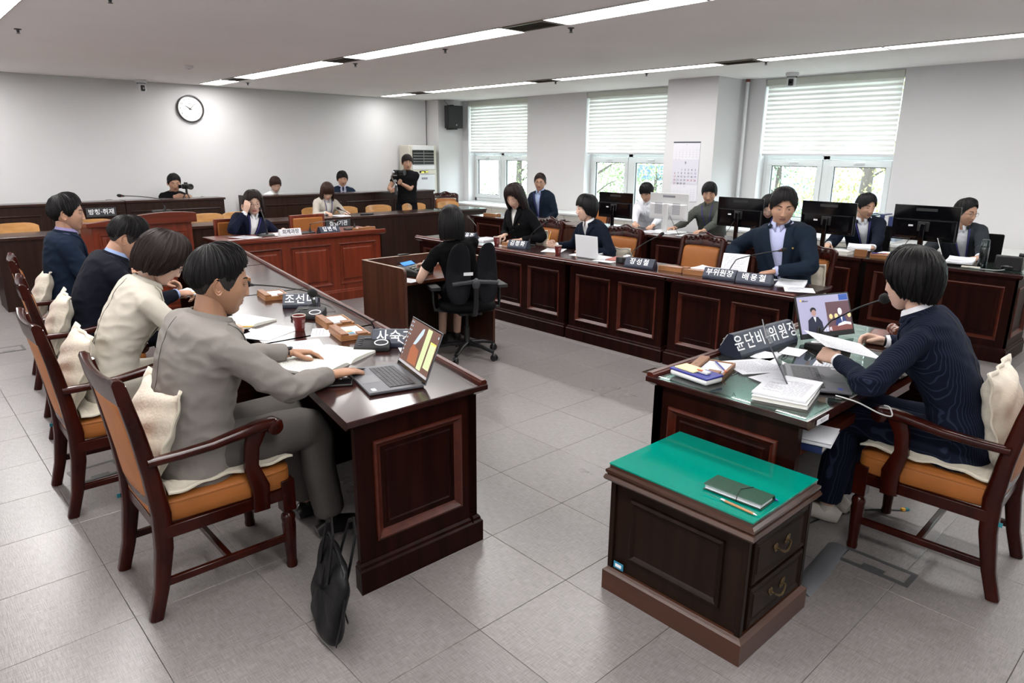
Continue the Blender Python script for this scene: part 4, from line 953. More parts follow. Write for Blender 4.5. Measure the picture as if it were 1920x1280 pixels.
def hand_mb(b, wrist, d, back, side, pose, sc=1.0):
    """side +1 right, -1 left; d finger direction; back = back-of-hand normal"""
    d = Vector(d).normalized(); z = Vector(back); z = (z-d*z.dot(d)).normalized(); x = d.cross(z)  # x right when d fwd, z up
    M = Matrix((x, d, z)).transposed().to_4x4(); M.translation = Vector(wrist); M = M @ Matrix.Scale(sc, 4)
    old = b.M; b.M = M; ts = -side; (c1, c2, c3), th = POSE[pose]
    b.tube([(0, -.05, 0), (0, -.01, 0), (0, .02, 0), (0, .055, .001), (0, .084, .002), (0, .093, .001)], [(.024, .019), (.0255, .0185), (.031, .0165), (.038, .0145), (.040, .012), (.036, .009)], 14, up=(0, 0, 1), sq=2.4)
    b.ell((ts*.020, .035, -.006), (.016, .030, .013), 10, 6)
    for k, (fx, L_, r) in enumerate(((.030, .073, .0088), (.0105, .080, .0090), (-.0095, .075, .0086), (-.028, .059, .0076))):
        sp = (fx)*1.6; p = Vector((ts*fx, .086-abs(fx)*.12, .001)); a = 0; pts = [p-Vector((0, .02, 0)), p]; seg = (L_*.44, L_*.32, L_*.24)
        kk = 1+.10*k-(.12 if k == 0 else 0)
        for c_, sg in zip((c1, c2, c3), seg):
            a += c_*kk; dv = Vector((ts*sp*.8*math.cos(a), math.cos(a), -math.sin(a))); m_ = pts[-1]+dv*sg*.5; pts.append(m_); pts.append(pts[-2]+dv*sg)
        rr = [r*1.02, r*1.05, r*.95, r*1.02, r*.9, r*.95, r*.85, r*.62]
        b.tube(pts, rr, 10)
        b.ell(pts[-1], (r*.7, r*.7, r*.7), 8, 6)
    p = Vector((ts*.024, .018, -.006)); q = Vector((ts*.75, .62-.1*th, -.25-.5*th)).normalized(); pts = [p, p+q*.030]; q2 = Vector((ts*(.45-.55*th), .85, -.3-.25*th)).normalized(); pts += [pts[-1]+q2*.014, pts[-1]+q2*.028]; q3 = Vector((ts*(.30-.7*th), .95, -.2)).normalized(); pts += [pts[-1]+q3*.013, pts[-1]+q3*.024]
    b.tube(pts, [.0135, .0115, .0105, .0108, .0095, .0068], 10); b.ell(pts[-1], (.0068,)*3, 8, 6)
    b.M = old
def bez(pts, n):
    P = [Vector(p) for p in pts]; out = []
    for i in range(len(P)-1):
        a, b_, c, d = P[max(i-1, 0)], P[i], P[i+1], P[min(i+2, len(P)-1)]
        for k in range(n):
            t = k/n; out.append(.5*((2*b_)+(c-a)*t+(2*a-5*b_+4*c-d)*t*t+(-a+3*b_-3*c+d)*t**3))
    out.append(P[-1]); return out
def lerpl(tab, t): return tuple(float(np.interp(t, [r[0] for r in tab], [r[c] for r in tab])) for c in range(1, len(tab[0])))
def person(label, loc, yaw, head, gaze, sex='m', style='short', hair='k', skin=None, top='jacket', col=(.02, .025, .05), shirt=(.75, .76, .8), hands=None, seat=.47, near=False, legs='sit', size=1.0, elbow=None, open_=1.0,
           glasses=None, lanyard=None, tie=None, pin=False, watch=None, trousers=None, hairkw={}, twist=0, stripe=None, shoe=True, wide=1.0, vneck=.28, look=0, skirt=False, tucked=0, group=None, feet=.12, knee=.42, collared=True, cuffs=True, fade=False):
    base = Vector((loc[0], loc[1], 0)); sk = SKIN[skin or sex]; cm = col if isinstance(col, bpy.types.Material) else clothmat('cloth %.3f %.3f %.3f' % tuple(col)+(' stripe' if stripe else ''), col, stripe)
    sm = clothmat('shirt %.2f %.2f %.2f' % tuple(shirt), shirt) if shirt else cm
    tm = clothmat('trousers %.3f %.3f %.3f' % tuple(trousers), trousers) if trousers else cm
    W = lambda p: Vector(p)-base
    a = R(yaw); F = Vector((math.cos(a), math.sin(a), 0)); Rt = Vector((F.y, -F.x, 0)); U = Vector((0, 0, 1))
    gy, gp, gr = R(gaze[0]), R(gaze[1]), R(gaze[2] if len(gaze) > 2 else 0)
    yh = Vector((math.cos(gy)*math.cos(gp), math.sin(gy)*math.cos(gp), -math.sin(gp))); xh = Vector((math.sin(gy), -math.cos(gy), 0)); zh = xh.cross(yh)
    xh, zh = xh*math.cos(gr)-zh*math.sin(gr), zh*math.cos(gr)+xh*math.sin(gr)
    hs = 1.05*size; Hc = W(head)-Vector((0, 0, .138*hs)); HM = Matrix((xh, yh, zh)).transposed().to_4x4(); HM.translation = Hc; HM = HM @ Matrix.Scale(hs, 4)
    fem = sex == 'f'; q = (.90 if fem else 1.0)*size*wide
    P = Vector((0, 0, seat+.085)) if legs == 'sit' else Vector((0, 0, .92*size))
    Nb = Hc-zh*.085*hs-yh*.022*hs; tdir = (Nb-P).normalized(); N = Nb-(tdir*.75+U*.25).normalized()*.036*size
    T = (N-P).normalized(); SL = (N-P).length
    ta = R(yaw+twist); Ft = Vector((math.cos(ta), math.sin(ta), 0)); Rs = Vector((Ft.y, -Ft.x, 0)); Rs = (Rs-T*Rs.dot(T)).normalized(); Fs = T.cross(Rs)*1.0; Fs = (-Fs if Fs.dot(Ft) < 0 else Fs)
    lean = max(0, Fs.z*-1)
    mid = P.lerp(N, .5)-Fs*(.035+.05*max(0, T.dot(F)))
    sp = bez([P, P.lerp(N, .5)*.35+mid*.65, N], 8)
    def spine(t):
        if t < 0: return P-T.lerp(U, .7).normalized()*(-t)*SL
        if t > 1: return N+(Nb-N)*(t-1)*4
        k = t*(len(sp)-1); i = min(int(k), len(sp)-2); return sp[i].lerp(sp[i+1], k-i)
    def rgt(t): return (Rt*(1-min(max(t, 0), 1))+Rs*min(max(t, 0), 1)).normalized()
    if not fem: tab = [(-.18, .182, .128, 0), (0, .180, .126, 0), (.25, .166, .118, .004), (.5, .172, .124, .010), (.72, .188, .126, .010), (.84, .188, .112, .0), (.92, .158, .092, -.004), (.985, .095, .072, -.004), (1.05, .062, .062, 0)]
    else: tab = [(-.18, .195, .130, 0), (0, .185, .126, 0), (.28, .150, .105, .0), (.5, .160, .118, .012), (.68, .178, .128, .020), (.83, .182, .106, .004), (.92, .150, .084, -.004), (.985, .085, .064, -.004), (1.05, .055, .056, 0)]
    def torso(b, inset=0, t0=-.2, t1=1.05, n=26, infl=0):
        rs = []
        for k in range(n):
            t = t0+(t1-t0)*k/(n-1); w_, d_, fo = lerpl(tab, t); c = spine(t); tg = (spine(t+.04)-spine(t-.04)).normalized(); rr = rgt(t); rr = (rr-tg*rr.dot(tg)).normalized(); ff = rr.cross(tg)*-1; ff = -ff if ff.dot(F) < 0 and abs(ff.dot(F)) > .05 else ff
            w_, d_ = (w_+infl)*q-inset, (d_+infl)*q*1.0-inset; ring = []
            for j in range(28):
                an = 2*math.pi*j/28; cs, sn = math.cos(an), math.sin(an); cs = math.copysign(abs(cs)**.85, cs); sn = math.copysign(abs(sn)**.85, sn)
                ring.append(c+ff*fo+rr*(w_*cs)+ff*(d_*sn))
            rs.append(ring)
        b.rings(rs)
    shw = (.148 if fem else .162)*size*wide; SJ = {}
    arm = {}
    for sd, s in (('R', 1), ('L', -1)):
        sj = spine(.83)+Rs*s*shw-Fs*.005; SJ[sd] = sj
        hd = (hands or {}).get(sd)
        if hd is None:
            hp = W((*loc, 0))+F*.30+Rt*s*.12+Vector((0, 0, seat+.17)); hd = (hp+base, F, U, 'relax')
        pos, dv, bk, pose = hd; dv = Vector(dv).normalized(); wr = W(pos)-dv*.065*size
        A, B_ = .285*size, .25*size; D = wr-sj; L_ = D.length
        if L_ > (A+B_)*.985: k = L_/((A+B_)*.985); A *= k; B_ *= k
        ca = (A*A+L_*L_-B_*B_)/(2*A*L_); ca = max(-1, min(1, ca)); dn = D.normalized()
        eh = Vector((elbow or {}).get(sd, Rs*s*.55-U*.9-F*.25)); eh = (eh-dn*eh.dot(dn)).normalized()
        el = sj+dn*A*ca+eh*A*math.sqrt(max(0, 1-ca*ca)); arm[sd] = (sj, el, wr, dv, Vector(bk), pose)
    # ---- body: one skin mesh (head + neck + torso core + arms + legs, hands)
    core = MB(); torso(core, .03, -.1, 1.0, 16)
    nr = (.046 if fem else .059)*size
    core.tube([N-T*.05, N, Nb-zh*.01, Hc-yh*.018-zh*.045], [nr*1.15, nr*1.02, nr*.97, nr*1.0], 18)
    vox = .007 if near else .012
    for sd in 'RL':
        sj, el, wr, dv, bk, pose = arm[sd]; k_ = .8 if fem else 1
        bare = top in ('tshirt',)
        r0 = .046*k_ if bare else .032; pts = bez([sj-Rs*(.02 if sd == 'R' else -.02), sj.lerp(el, .5), el, el.lerp(wr, .4), wr], 4)
        m_ = len(pts); rad = [float(np.interp(i/(m_-1), [0, .25, .5, .65, 1], [r0, r0*.98, r0*.84, .042*k_ if bare else .034, .0245])) for i in range(m_)]
        core.tube(pts, rad, 14)
    hipw = .088*size; LG = {}
    for s in (-1, 1):
        hp = P+Rt*s*hipw-U*.03
        if legs == 'sit': kn = Vector((0, 0, seat+.045))+F*knee*size+Rt*s*(.11 if not fem else .07); an = kn+F*(feet-.06)-U*(seat+.045-.09); an.z = .085
        else: kn = Vector((0, 0, .49*size))+Rt*s*.10+F*.02; an = Vector((0, 0, .085))+Rt*s*.13
        LG[s] = (hp, kn, an); core.tube(bez([hp, hp.lerp(kn, .5), kn, kn.lerp(an, .4), an], 3), [float(np.interp(i/12, [0, .5, .7, 1], [.06, .045, .046, .034])) for i in range(13)], 12)
    cme = remesh(core, vox, 3); hb = MB()
    for sd in 'RL':
        sj, el, wr, dv, bk, pose = arm[sd]; hand_mb(hb, wr, dv, bk, 1 if sd == 'R' else -1, pose, (.92 if fem else 1.0)*size)
        hb.tube([wr-(wr-el).normalized()*.06, wr-dv*.02, wr], [.024, .023, .021], 12)
    hme = remesh(hb, .0036 if near else .0052, 2)
    hm, hbv = head_mb(HM, sex, near, sk, open_, look=look)
    fin = MB(); fin.v = hm.v[:]; fin.f = hm.f[:]; fin.mi = hm.mi[:]
    for me in (cme, hme): fin.add([v.co.copy() for v in me.vertices], [tuple(p.vertices) for p in me.polygons], 0); bpy.data.meshes.remove(me)
    me = bpy.data.meshes.new('person'); me.from_pydata(fin.v, [], fin.f); me.polygons.foreach_set('material_index', fin.mi)
    root = put('person', me, [sk, LIPS[skin or sex], EYEW, IRIS, HAIR['k']], None, smooth=60, loc=base)
    tag(root, label, 'person', group)
    # ---- hair
    kw = dict(seed=int(abs(loc[0]*17+loc[1]*31)), asym=.12); kw.update(hairkw)
    hair_obj(style, HM, sex, root, HAIR[hair], near, **kw)
    if fade:
        hair_obj('under', HM, sex, root, mat('clipped dark hair', (.020, .014, .012), .8, bump=(900, .8)), False, seed=3, name='clipped_sides', locks=False)
    # ---- top garment
    g = MB(); infl = .010 if top == 'jacket' else .0; torso(g, 0, -.24 if top == 'jacket' else -.08, 1.0 if top != 'jacket' else .99, 26, infl)
    for sd, s in (('R', 1), ('L', -1)):
        sj, el, wr, dv, bk, pose = arm[sd]; k_ = (.86 if fem else 1)*size; ext = {'jacket': .93, 'shirt': .92, 'tshirt': .0}[top]
        if top == 'tshirt': e2 = sj.lerp(el, .62); pts = bez([sj-Rs*s*.04+U*.012, sj+Rs*s*.004-U*.010, sj.lerp(el, .4), e2], 4); rad = [float(np.interp(i/(len(pts)-1), [0, .15, .4, 1], [.030, .050, .060, .062]))*k_ for i in range(len(pts))]
        else:
            e2 = el.lerp(wr, ext); pts = bez([sj-Rs*s*.045+U*.012, sj+Rs*s*.006-U*.012, sj.lerp(el, .5), el, el.lerp(wr, .45), e2], 4); b0 = .068 if top == 'jacket' else .060
            rad = [float(np.interp(i/(len(pts)-1), [0, .08, .2, .4, .6, .78, 1], [b0*.5, b0*.74, b0*.93, b0*.96, b0*.88, b0*.72, b0*.58]))*k_ for i in range(len(pts))]
        g.tube(pts, rad, 18)
    vx = .0075 if near else .0125
    gm = remesh(g, vx, 5 if near else 3, top); V = verts_np(gm); Nn = normals_np(gm); dsp = np.zeros(len(V), np.float32)
    els = [np.array(arm[sd][1]) for sd in 'RL']; A_ = (.0085 if top == 'jacket' else .0085)*(1 if near else .8)
    for i in range(len(V)):
        p = V[i]; n1 = NZ.noise(Vector((p[0]*9+base.x*3, p[1]*9+base.y*3, p[2]*17))); r1 = 1-abs(n1)*3.0
        n2 = NZ.noise(Vector((p[0]*26, p[1]*26, p[2]*34+5))); de = min(float(np.linalg.norm(p-e)) for e in els)
        dsp[i] = A_*(.55+1.1*math.exp(-(de/.09)**2))*(r1*.7+n2*.45)-A_*.3
    V = V+Nn*dsp[:, None]; gm.vertices.foreach_set('co', V.astype(np.float32).reshape(-1)); gm.update()
    bv = BVHTree.FromPolygons([tuple(v) for v in V], [tuple(p.vertices) for p in gm.polygons])
    Tn = T; Pc = P
    def coords(p): d_ = Vector(p)-Pc; return d_.dot(Tn)/SL, d_.dot(Rs), (Vector(p)-spine(min(max(d_.dot(Tn)/SL, 0), 1))).dot(Fs)
    def ed(s_): return .066*q*max(0, (s_-vneck)/(1-vneck))**.9
    if top == 'jacket':
        bm = bmesh.new(); bm.from_mesh(gm); kill = []
        for f in bm.faces:
            s_, l_, d_ = coords(f.calc_center_median())
            if d_ > .015 and vneck < s_ < 1.15 and abs(l_) < ed(s_)+.004: kill.append(f)
        bmesh.ops.delete(bm, geom=kill, context='FACES'); bm.to_mesh(gm); bm.free()
    jo = put({'jacket': 'jacket', 'shirt': 'shirt', 'tshirt': 'tshirt'}[top], gm, cm, root, smooth=80)
    def onfront(s_, l_, off, tree=bv):
        c0 = spine(min(s_, 1.0)); o = c0+Rs*l_+Fs*.4; h = tree.ray_cast(o, -Fs, .6); w0, d0, f0_ = lerpl(tab, s_); ex = f0_+(d0+infl)*q*math.sqrt(max(.06, 1-(l_/(w0*q+.01))**2))
        return (h[0]+Fs*off) if h[0] is not None and abs((h[0]-c0).dot(Fs)-ex) < .035 else c0+Rs*l_+Fs*(ex+off)
    def collar(nm, m_, rr, h_, fold, gap, pt, lift=0, tilt=.35):
        b = MB(); n = 29; rs = []; ax = (Nb-N).normalized()*.65+T*.35; ax.normalize(); r0 = (Rs-ax*Rs.dot(ax)).normalized(); f0 = r0.cross(ax); f0 = -f0 if f0.dot(Fs) < 0 else f0
        for k in range(n):
            aa = -math.pi+gap+(2*math.pi-2*gap)*k/(n-1); e = abs(aa)/(math.pi-gap); dirv = -f0*math.cos(aa)+r0*math.sin(aa); c = N+ax*(lift-.030*e*e*tilt*2)+f0*.006
            rr_ = rr*(1+.04*math.cos(2*aa)); po = pt*max(0, (e-.72)/.28)**1.2
            rs.append([c+dirv*rr_*.99-ax*.012, c+dirv*(rr_-.003)+ax*h_, c+dirv*(rr_+.001)+ax*(h_+.002), c+dirv*(rr_+fold*.6)+ax*(h_*.45), c+dirv*(rr_+fold)-ax*(.004+po)+f0*po*.25])
        b.rings(rs, False, False); o = b.build(nm, m_, root, smooth=60); s2 = o.modifiers.new('s', 'SOLIDIFY'); s2.thickness = .0022; s2.offset = 0; return o
    if top == 'jacket':
        if shirt:
            sb = MB(); torso(sb, .012, .05, 1.02, 22); rm = remesh(sb, .010, 3, 'shirt'); put('shirt', rm, sm, root, smooth=80)
            if collared: collar('shirt_collar', sm, (.060 if not fem else .052)*size, .030, .013, .22, .038, .006)
        collar('jacket_collar', cm, (.072 if not fem else .064)*size, .020, .017, .62, .0, -.002)
        for s in (-1, 1):
            rs = []; K = 14
            for k in range(K+1):
                s_ = vneck+(.985-vneck)*k/K; u_ = k/K; e0 = ed(s_); wl = .078*q*math.sin(min(1, u_*1.25)*math.pi/2)*(1 if u_ < .78 else .62)
                rs.append([onfront(s_, s*(e0-.004), .003), onfront(s_, s*(e0+wl*.5), .008), onfront(s_, s*(e0+wl), .0065)])
            b = MB(); b.rings(rs, False, False); lo = b.build('lapel', cm, root, smooth=60); s2 = lo.modifiers.new('s', 'SOLIDIFY'); s2.thickness = .004; s2.offset = 0
        b = MB()
        for k in range(2): c = onfront(vneck-.03-.14*k, .0, .004); b.M = frame(c, Rs, T); b.lathe([(0, .003), (.008, .003), (.009, 0), (0, 0)], n=10); b.M = None
        b.build('button', BLACK if col[0] < .2 else GREY_D, root) if not isinstance(col, bpy.types.Material) else None
        if pin:
            c = onfront(.70, -.105*q, .014); b = MB(frame(c, Rs, T)); b.lathe([(0, .003), (.006, .003), (.008, .0), (0, 0)], n=12); b.build('lapel_pin', mat('gold pin', (.75, .55, .2), .3, .8), root)
        if near:
            pts = []
            for s_ in np.linspace(.95, -.12, 24):
                o_ = spine(max(s_, 0))+(T*(s_*SL) if s_ < 0 else Vector((0, 0, 0)))-Fs*.4; h_ = bv.ray_cast(o_, Fs, .6)
                if h_[0] is not None: pts.append(h_[0]-Fs*.0008)
            if len(pts) > 4: b = MB(); b.tube(bez(pts, 3), .0014, 5); b.build('back_seam', clothmat('seam thread', tuple(c*.45 for c in col)), root)
        if tie:
            rs = [[onfront2 for onfront2 in (spine(s_)+Fs*(.108*q if s_ < .8 else .108*q-.045*(s_-.8)/.2)-Rs*w_, spine(s_)+Fs*(.114*q if s_ < .8 else .114*q-.045*(s_-.8)/.2), spine(s_)+Fs*(.108*q if s_ < .8 else .108*q-.045*(s_-.8)/.2)+Rs*w_)] for s_, w_ in ((.99, .012), (.94, .016), (.9, .012), (.5, .03))]
            b = MB(); b.rings(rs, False, False); o = b.build('tie', clothmat('tie', tie), root); s2 = o.modifiers.new('s', 'SOLIDIFY'); s2.thickness = .004
        for sd in 'RL':
            sj, el, wr, dv, bk, pose = arm[sd]
            if shirt and cuffs: b = MB(); ax = (wr-el).normalized(); c = el.lerp(wr, .93); rc = (.031 if fem else .036)*size; b.tube([c-ax*.02, c+ax*.012, c+ax*.014, c+ax*.0], [rc, rc*.94, rc*.88, rc*.8], 16); b.build('shirt_cuff', sm, root)
    elif top == 'shirt':
        collar('shirt_collar', cm, (.060 if not fem else .052)*size, .030, .014, .30, .040, .004)
        b = MB()
        for k in range(4): c = onfront(.86-.17*k, 0, .002); b.M = frame(c, Rs, T); b.lathe([(0, .002), (.005, .002), (.0055, 0), (0, 0)], n=8); b.M = None
        b.build('shirt_buttons', GREY_D, root)
        pl = MB(); pl.rings([[onfront(s_, -.013, .0015), onfront(s_, .013, .0015)] for s_ in np.linspace(.1, .92, 14)], False, False); o = pl.build('placket', cm, root); s2 = o.modifiers.new('s', 'SOLIDIFY'); s2.thickness = .002
    else:
        b = MB(); ax = (Nb-N).normalized(); rs = []; nn = 32; pts = []
        for k in range(nn):
            aa = 2*math.pi*k/nn; pts.append(N+ax*(.010-.012*math.cos(aa))+(Rs*math.sin(aa)*.060+Fs*math.cos(aa)*.058)*q)
        pts.append(pts[0]); b.tube(pts, .0045, 8, cap=False); b.build('neck_band', cm, root)
    if lanyard:
        b = MB(); z0 = lanyard.get('bottom', .30)
        for s in (-1, 1):
            pts = [N+Rs*s*.07*q-Fs*.02]+[onfront(s_, s*(.075*q*(s_-z0)/(1-z0)+.003), .012, bv if top != 'jacket' else bv) for s_ in np.linspace(.93, z0, 9)]
            b.tube(pts, [(.006, .0015)]*len(pts), 6, up=Fs)
        o = b.build('lanyard', clothmat('lanyard purple', (.08, .07, .28)), root)
        c = onfront(z0-.06, 0, .014); b = MB(frame(c, Rs, T)); b.bbox((0, 0, 0), (.055, .08, .003)); b.build('name_badge', LETTER, o, bev=.002)
    # ---- trousers / skirt and shoes
    tb_ = MB(); k_ = size*(.95 if fem else 1)
    for s in (-1, 1):
        hp, kn, an = LG[s]
        if skirt: tb_.tube(bez([hp-F*.02, hp.lerp(kn, .5), kn+F*.02], 4), [.11*k_, .11*k_, .105*k_, .10*k_, .095*k_, .09*k_, .085*k_, .085*k_, .08*k_], 16); continue
        pts = bez([hp-F*.02, hp.lerp(kn, .5), kn, kn.lerp(an, .35), an+U*.03], 4); m_ = len(pts)
        tb_.tube(pts, [float(np.interp(i/(m_-1), [0, .25, .5, .62, .8, 1], [.105, .098, .082, .074, .072, .066]))*k_ for i in range(m_)], 18)
    tb_.tube([P+U*.10, P, P-U*.06], [(.15*q, .11*q)]*3, 20, up=F)
    if skirt:
        tb_.tube([P-U*.03, P-U*.02+F*.38*size], [(.13, .09), (.13, .085)], 16)
    tmh = remesh(tb_, .010 if near else .015, 4, 'trousers'); V = verts_np(tmh); Nn = normals_np(tmh); dd = np.array([NZ.noise(Vector((p[0]*14, p[1]*14, p[2]*14)))*.004 for p in V], np.float32); V = V+Nn*dd[:, None]; tmh.vertices.foreach_set('co', V.astype(np.float32).reshape(-1)); tmh.update()
    put('skirt' if skirt else 'trousers', tmh, tm, root, smooth=80)
    for s in (-1, 1):
        hp, kn, an = LG[s]; fd = (F+Rt*s*.12).normalized()
        b = MB(); c = Vector((an.x, an.y, 0)); b.tube([c-fd*.065+U*.035, c-fd*.03+U*.045, c+fd*.04+U*.044, c+fd*.11+U*.034, c+fd*.165+U*.024, c+fd*.185+U*.018], [(.026, .028), (.036, .044), (.038, .042), (.042, .032), (.036, .022), (.018, .014)], 16, up=(0, 0, 1), sq=2.3)
        b.tube([c+U*.04, c+U*.10], [.036, .034], 12); b.build('shoe', shoe if isinstance(shoe, bpy.types.Material) else mat('black shoe leather', (.012, .011, .011), .3), root)
    # ---- glasses
    if glasses:
        gm_ = glasses; b = MB(HM); lens = MB(HM)
        for s in (-1, 1):
            pts = [(s*.032+.0215*math.cos(t_), .094+.004*math.cos(t_)*-s*0-.003*abs(math.cos(t_)), .002+.0175*math.copysign(abs(math.sin(t_))**.8, math.sin(t_))) for t_ in np.linspace(0, 2*math.pi, 21)]
            b.tube(pts, .0013, 6, cap=False); b.tube([(s*.0535, .092, .006), (s*.071, .075, .007), (s*.0775, .0, .006), (s*.078, -.025, -.006)], [.0015]*4, 6)
        b.tube([(-.011, .094, .004), (0, .0965, .006), (.011, .094, .004)], .0013, 6); b.build('glasses', gm_, root)
    if watch:
        sj, el, wr, dv, bk, pose = arm[watch[0]]; ax = (wr-el).normalized()*.5+dv*.5; ax.normalize(); c = wr-dv*.006; b = MB()
        b.tube([c-ax*.009, c-ax*.008, c+ax*.008, c+ax*.009], [(.0262, .0212), (.0272, .0222), (.0272, .0222), (.0262, .0212)], 18, up=bk); b.M = frame(c+bk.normalized()*.022, ax.cross(bk), ax); b.lathe([(0, .006), (.015, .006), (.018, .003), (.019, -.003), (0, -.003)], n=20); b.build('watch', watch[1], root)
    return root
def hand_at(x, y, z, d, back=(0, 0, 1), pose='relax'): return (Vector((x, y, z)), Vector(d), Vector(back), pose)
# ============================================================ things on desks
HD, HW, HRR, HR2, HWI = .757, .76, .745, .77, .79
def plate(text, pos, rz, label, w_=.24, h=.085, d=.10, both=True, size=.062, m=NAVY_L, sidem=NAVY_P, tm=LETTER, group='name plates standing on the desks', spacing=1.25):
    t = thing('name_plate', label, 'name plate', pos, rz, group)
    b = MB(); b.prism([(-d/2, .001), (d/2, .001), (d/2, .022), (.012, h), (-.012, h), (-d/2, .022)], -w_/2, w_/2, 'x'); b.build('body', sidem, t, bev=.002)
    n = Vector((0, -(h-.022), -(d/2-.012))).normalized()
    for s in ((1, -1) if both else (1,)):
        u = Vector((0, s*(d/2-.012), h-.022)).normalized(); x = Vector((s, 0, 0)); c = Vector((0, -s*(d/2+.012)/2, (h+.022)/2)); nn = x.cross(u)
        b = MB(frame(c+nn*.0006, x, u)); L_ = math.hypot(d/2-.012, h-.022); b.bbox((0, 0, 0), (w_-.006, L_-.004, .0008)); b.build('face', m, t, smooth=0)
        text_mb(text, size, .001, .0006, frame(c+nn*.0016, x, u), spacing=spacing).build('lettering', tm, t, smooth=0)
    return t
plate('윤단비 위원장', (3.245, 1.66, HW), R(176), 'longest navy name plate with seven characters, on the chair desk', .52, .115, .13, size=.085)
plate('조선미', (1.93, 4.10, HD), R(-36), 'small navy name plate on the left row beside the second microphone', .22, size=.068, spacing=1.1)
plate('사숙가', (1.88, 2.93, HD), R(-42), 'navy name plate behind the open laptop on the nearest left desk', .24, size=.066, spacing=1.15)
plate('박유주', (5.02, 6.22, HRR), R(-78), 'navy name plate partly hidden behind the typing woman', .22)
plate('김정화', (4.97, 5.32, HRR), R(-78), 'navy name plate between the two women of the right row')
plate('장성철', (4.93, 3.70, HRR), R(-80), 'navy name plate before the empty chair, right of the white laptop', .28)
plate('부위원장', (4.97, 2.93, HRR), R(-82), 'left one of the two navy plates in front of the man in the blazer', .27, spacing=1.0)
plate('배용철', (4.98, 2.64, HRR), R(-78), 'right one of the two navy plates in front of the man in the blazer', .27)
plate('회계과장', (3.43, 7.45, HWI), R(4), 'white name plate with black letters before the woman adjusting her glasses', .26, .085, .06, size=.056, m=PAPER, sidem=WHITE_P, tm=BLACK, spacing=1.0)
plate('답변석', (3.90, 7.44, HWI), R(5), 'navy plate in front of the empty witness chair', .26)
def sign(text, x0, x1, z0, z1, y, label, size):
    t = thing('sign', label, 'sign', ((x0+x1)/2, y, (z0+z1)/2))
    MB().box(-(x1-x0)/2, (x1-x0)/2, 0, .008, -(z1-z0)/2, (z1-z0)/2).build('board', mat('slate sign board', (.07, .075, .085), .4), t, bev=.001)
    text_mb(text, size, .001, .0015, frame((0, -.0012, 0), (1, 0, 0), (0, 0, 1)), spacing=1.05).build('lettering', LETTER, t, smooth=0)
sign('방청·취재', 2.10, 2.46, .845, .965, 10.676, 'dark sign with white letters on the left gallery barrier', .078)
sign('집행기관', 4.73, 5.12, .66, .775, 9.078, 'dark sign hanging on the long desk front below the woman in beige', .078)
# microphones
def mic(pos, rz, foot, bend, cap, label, base='unit', ring=False, capr=.014, z=None):
    t = thing('microphone', label, 'microphone', pos, 0, 'gooseneck microphones on the desks'); o = Vector(pos)
    M = Matrix.Rotation(rz, 4, 'Z')
    b = MB(M)
    if base == 'unit':
        b.rings([[(-.085, -.07, 0), (.085, -.07, 0), (.085, .07, 0), (-.085, .07, 0)], [(-.088, -.073, .008), (.088, -.073, .008), (.088, .073, .008), (-.088, .073, .008)], [(-.086, -.071, .022), (.086, -.071, .022), (.086, .071, .048), (-.086, .071, .048)], [(-.080, -.065, .026), (.080, -.065, .026), (.080, .065, .051), (-.080, .065, .051)]])
        bo = b.build('base', PLASTIC_M, t, bev=.003)
        top = lambda x, y: .0385+y*.19+.0018
        b = MB(M)
        for k in range(4): b.bbox((-.06+.0*k, -.045+.02*k, top(0, -.045+.02*k)), (.018, .010, .002))
        b.bbox((-.03, .03, top(0, .03)), (.035, .02, .001)); b.build('button', GREY_D, bo, smooth=0, rot=None)
        if ring:
            b = MB(M); pts = [(.045+.033*math.cos(a_), -.022+.030*math.sin(a_), top(0, -.022+.030*math.sin(a_))) for a_ in np.linspace(0, 2*math.pi, 33)]; b.tube(pts, .0028, 6, cap=False); b.build('light_ring', LETTER, bo)
            b = MB(M); b.add([(.045+.030*math.cos(a_), -.022+.027*math.sin(a_), top(0, -.022+.027*math.sin(a_))-.0006) for a_ in np.linspace(0, 2*math.pi, 24, endpoint=False)], [tuple(range(24))]); b.build('speaker_grille', GREY_D, bo)
    else:
        b.rings([[(-.09, -.045, 0), (.09, -.045, 0), (.09, .045, 0), (-.09, .045, 0)], [(-.088, -.043, .012), (.088, -.043, .012), (.088, .043, .022), (-.088, .043, .022)]]); b.build('base', PLASTIC_B, t, bev=.003)
    F_, Bd, Cp = Vector(foot)-o, Vector(bend)-o, Vector(cap)-o
    b = MB(); b.lathe([(.014, .0), (.013, .02), (.008, .05), (.006, .055)], tuple(F_-Vector((0, 0, .005))), 12); b.build('stem_socket', PLASTIC_B, t)
    pts = bez([F_, F_.lerp(Bd, .62)+Vector((0, 0, .018)), Bd, Bd.lerp(Cp, .5)+Vector((0, 0, .008)), Cp], 6)
    b = MB(); b.tube(pts, .0042, 8); b.build('gooseneck', PLASTIC_B, t)
    d = (Cp-Bd).normalized(); b = MB(); b.tube([Cp-d*.03, Cp-d*.012, Cp], [.0045, .010, .0125], 12); b.build('capsule_neck', PLASTIC_B, t)
    b = MB(); b.tube([Cp, Cp+d*.003], .0132, 14); b.build('red_ring', mat('red ring', (.5, .02, .01), .3), t)
    b = MB(); b.tube([Cp+d*.002, Cp+d*.010, Cp+d*.024, Cp+d*.036, Cp+d*.043], [capr*.9, capr*1.1, capr*1.15, capr*.9, capr*.4], 14); b.build('windscreen', mat('foam windscreen', (.010, .010, .011), .95, bump=(500, .5)), t)
mic((1.76, 2.96, HD), R(-40), (1.83, 3.03, HD+.035), (1.765, 3.0, .895), (1.487, 3.0, 1.063), 'microphone of the nearest left desk, its thin neck rising before the man in grey', ring=True, capr=.018)
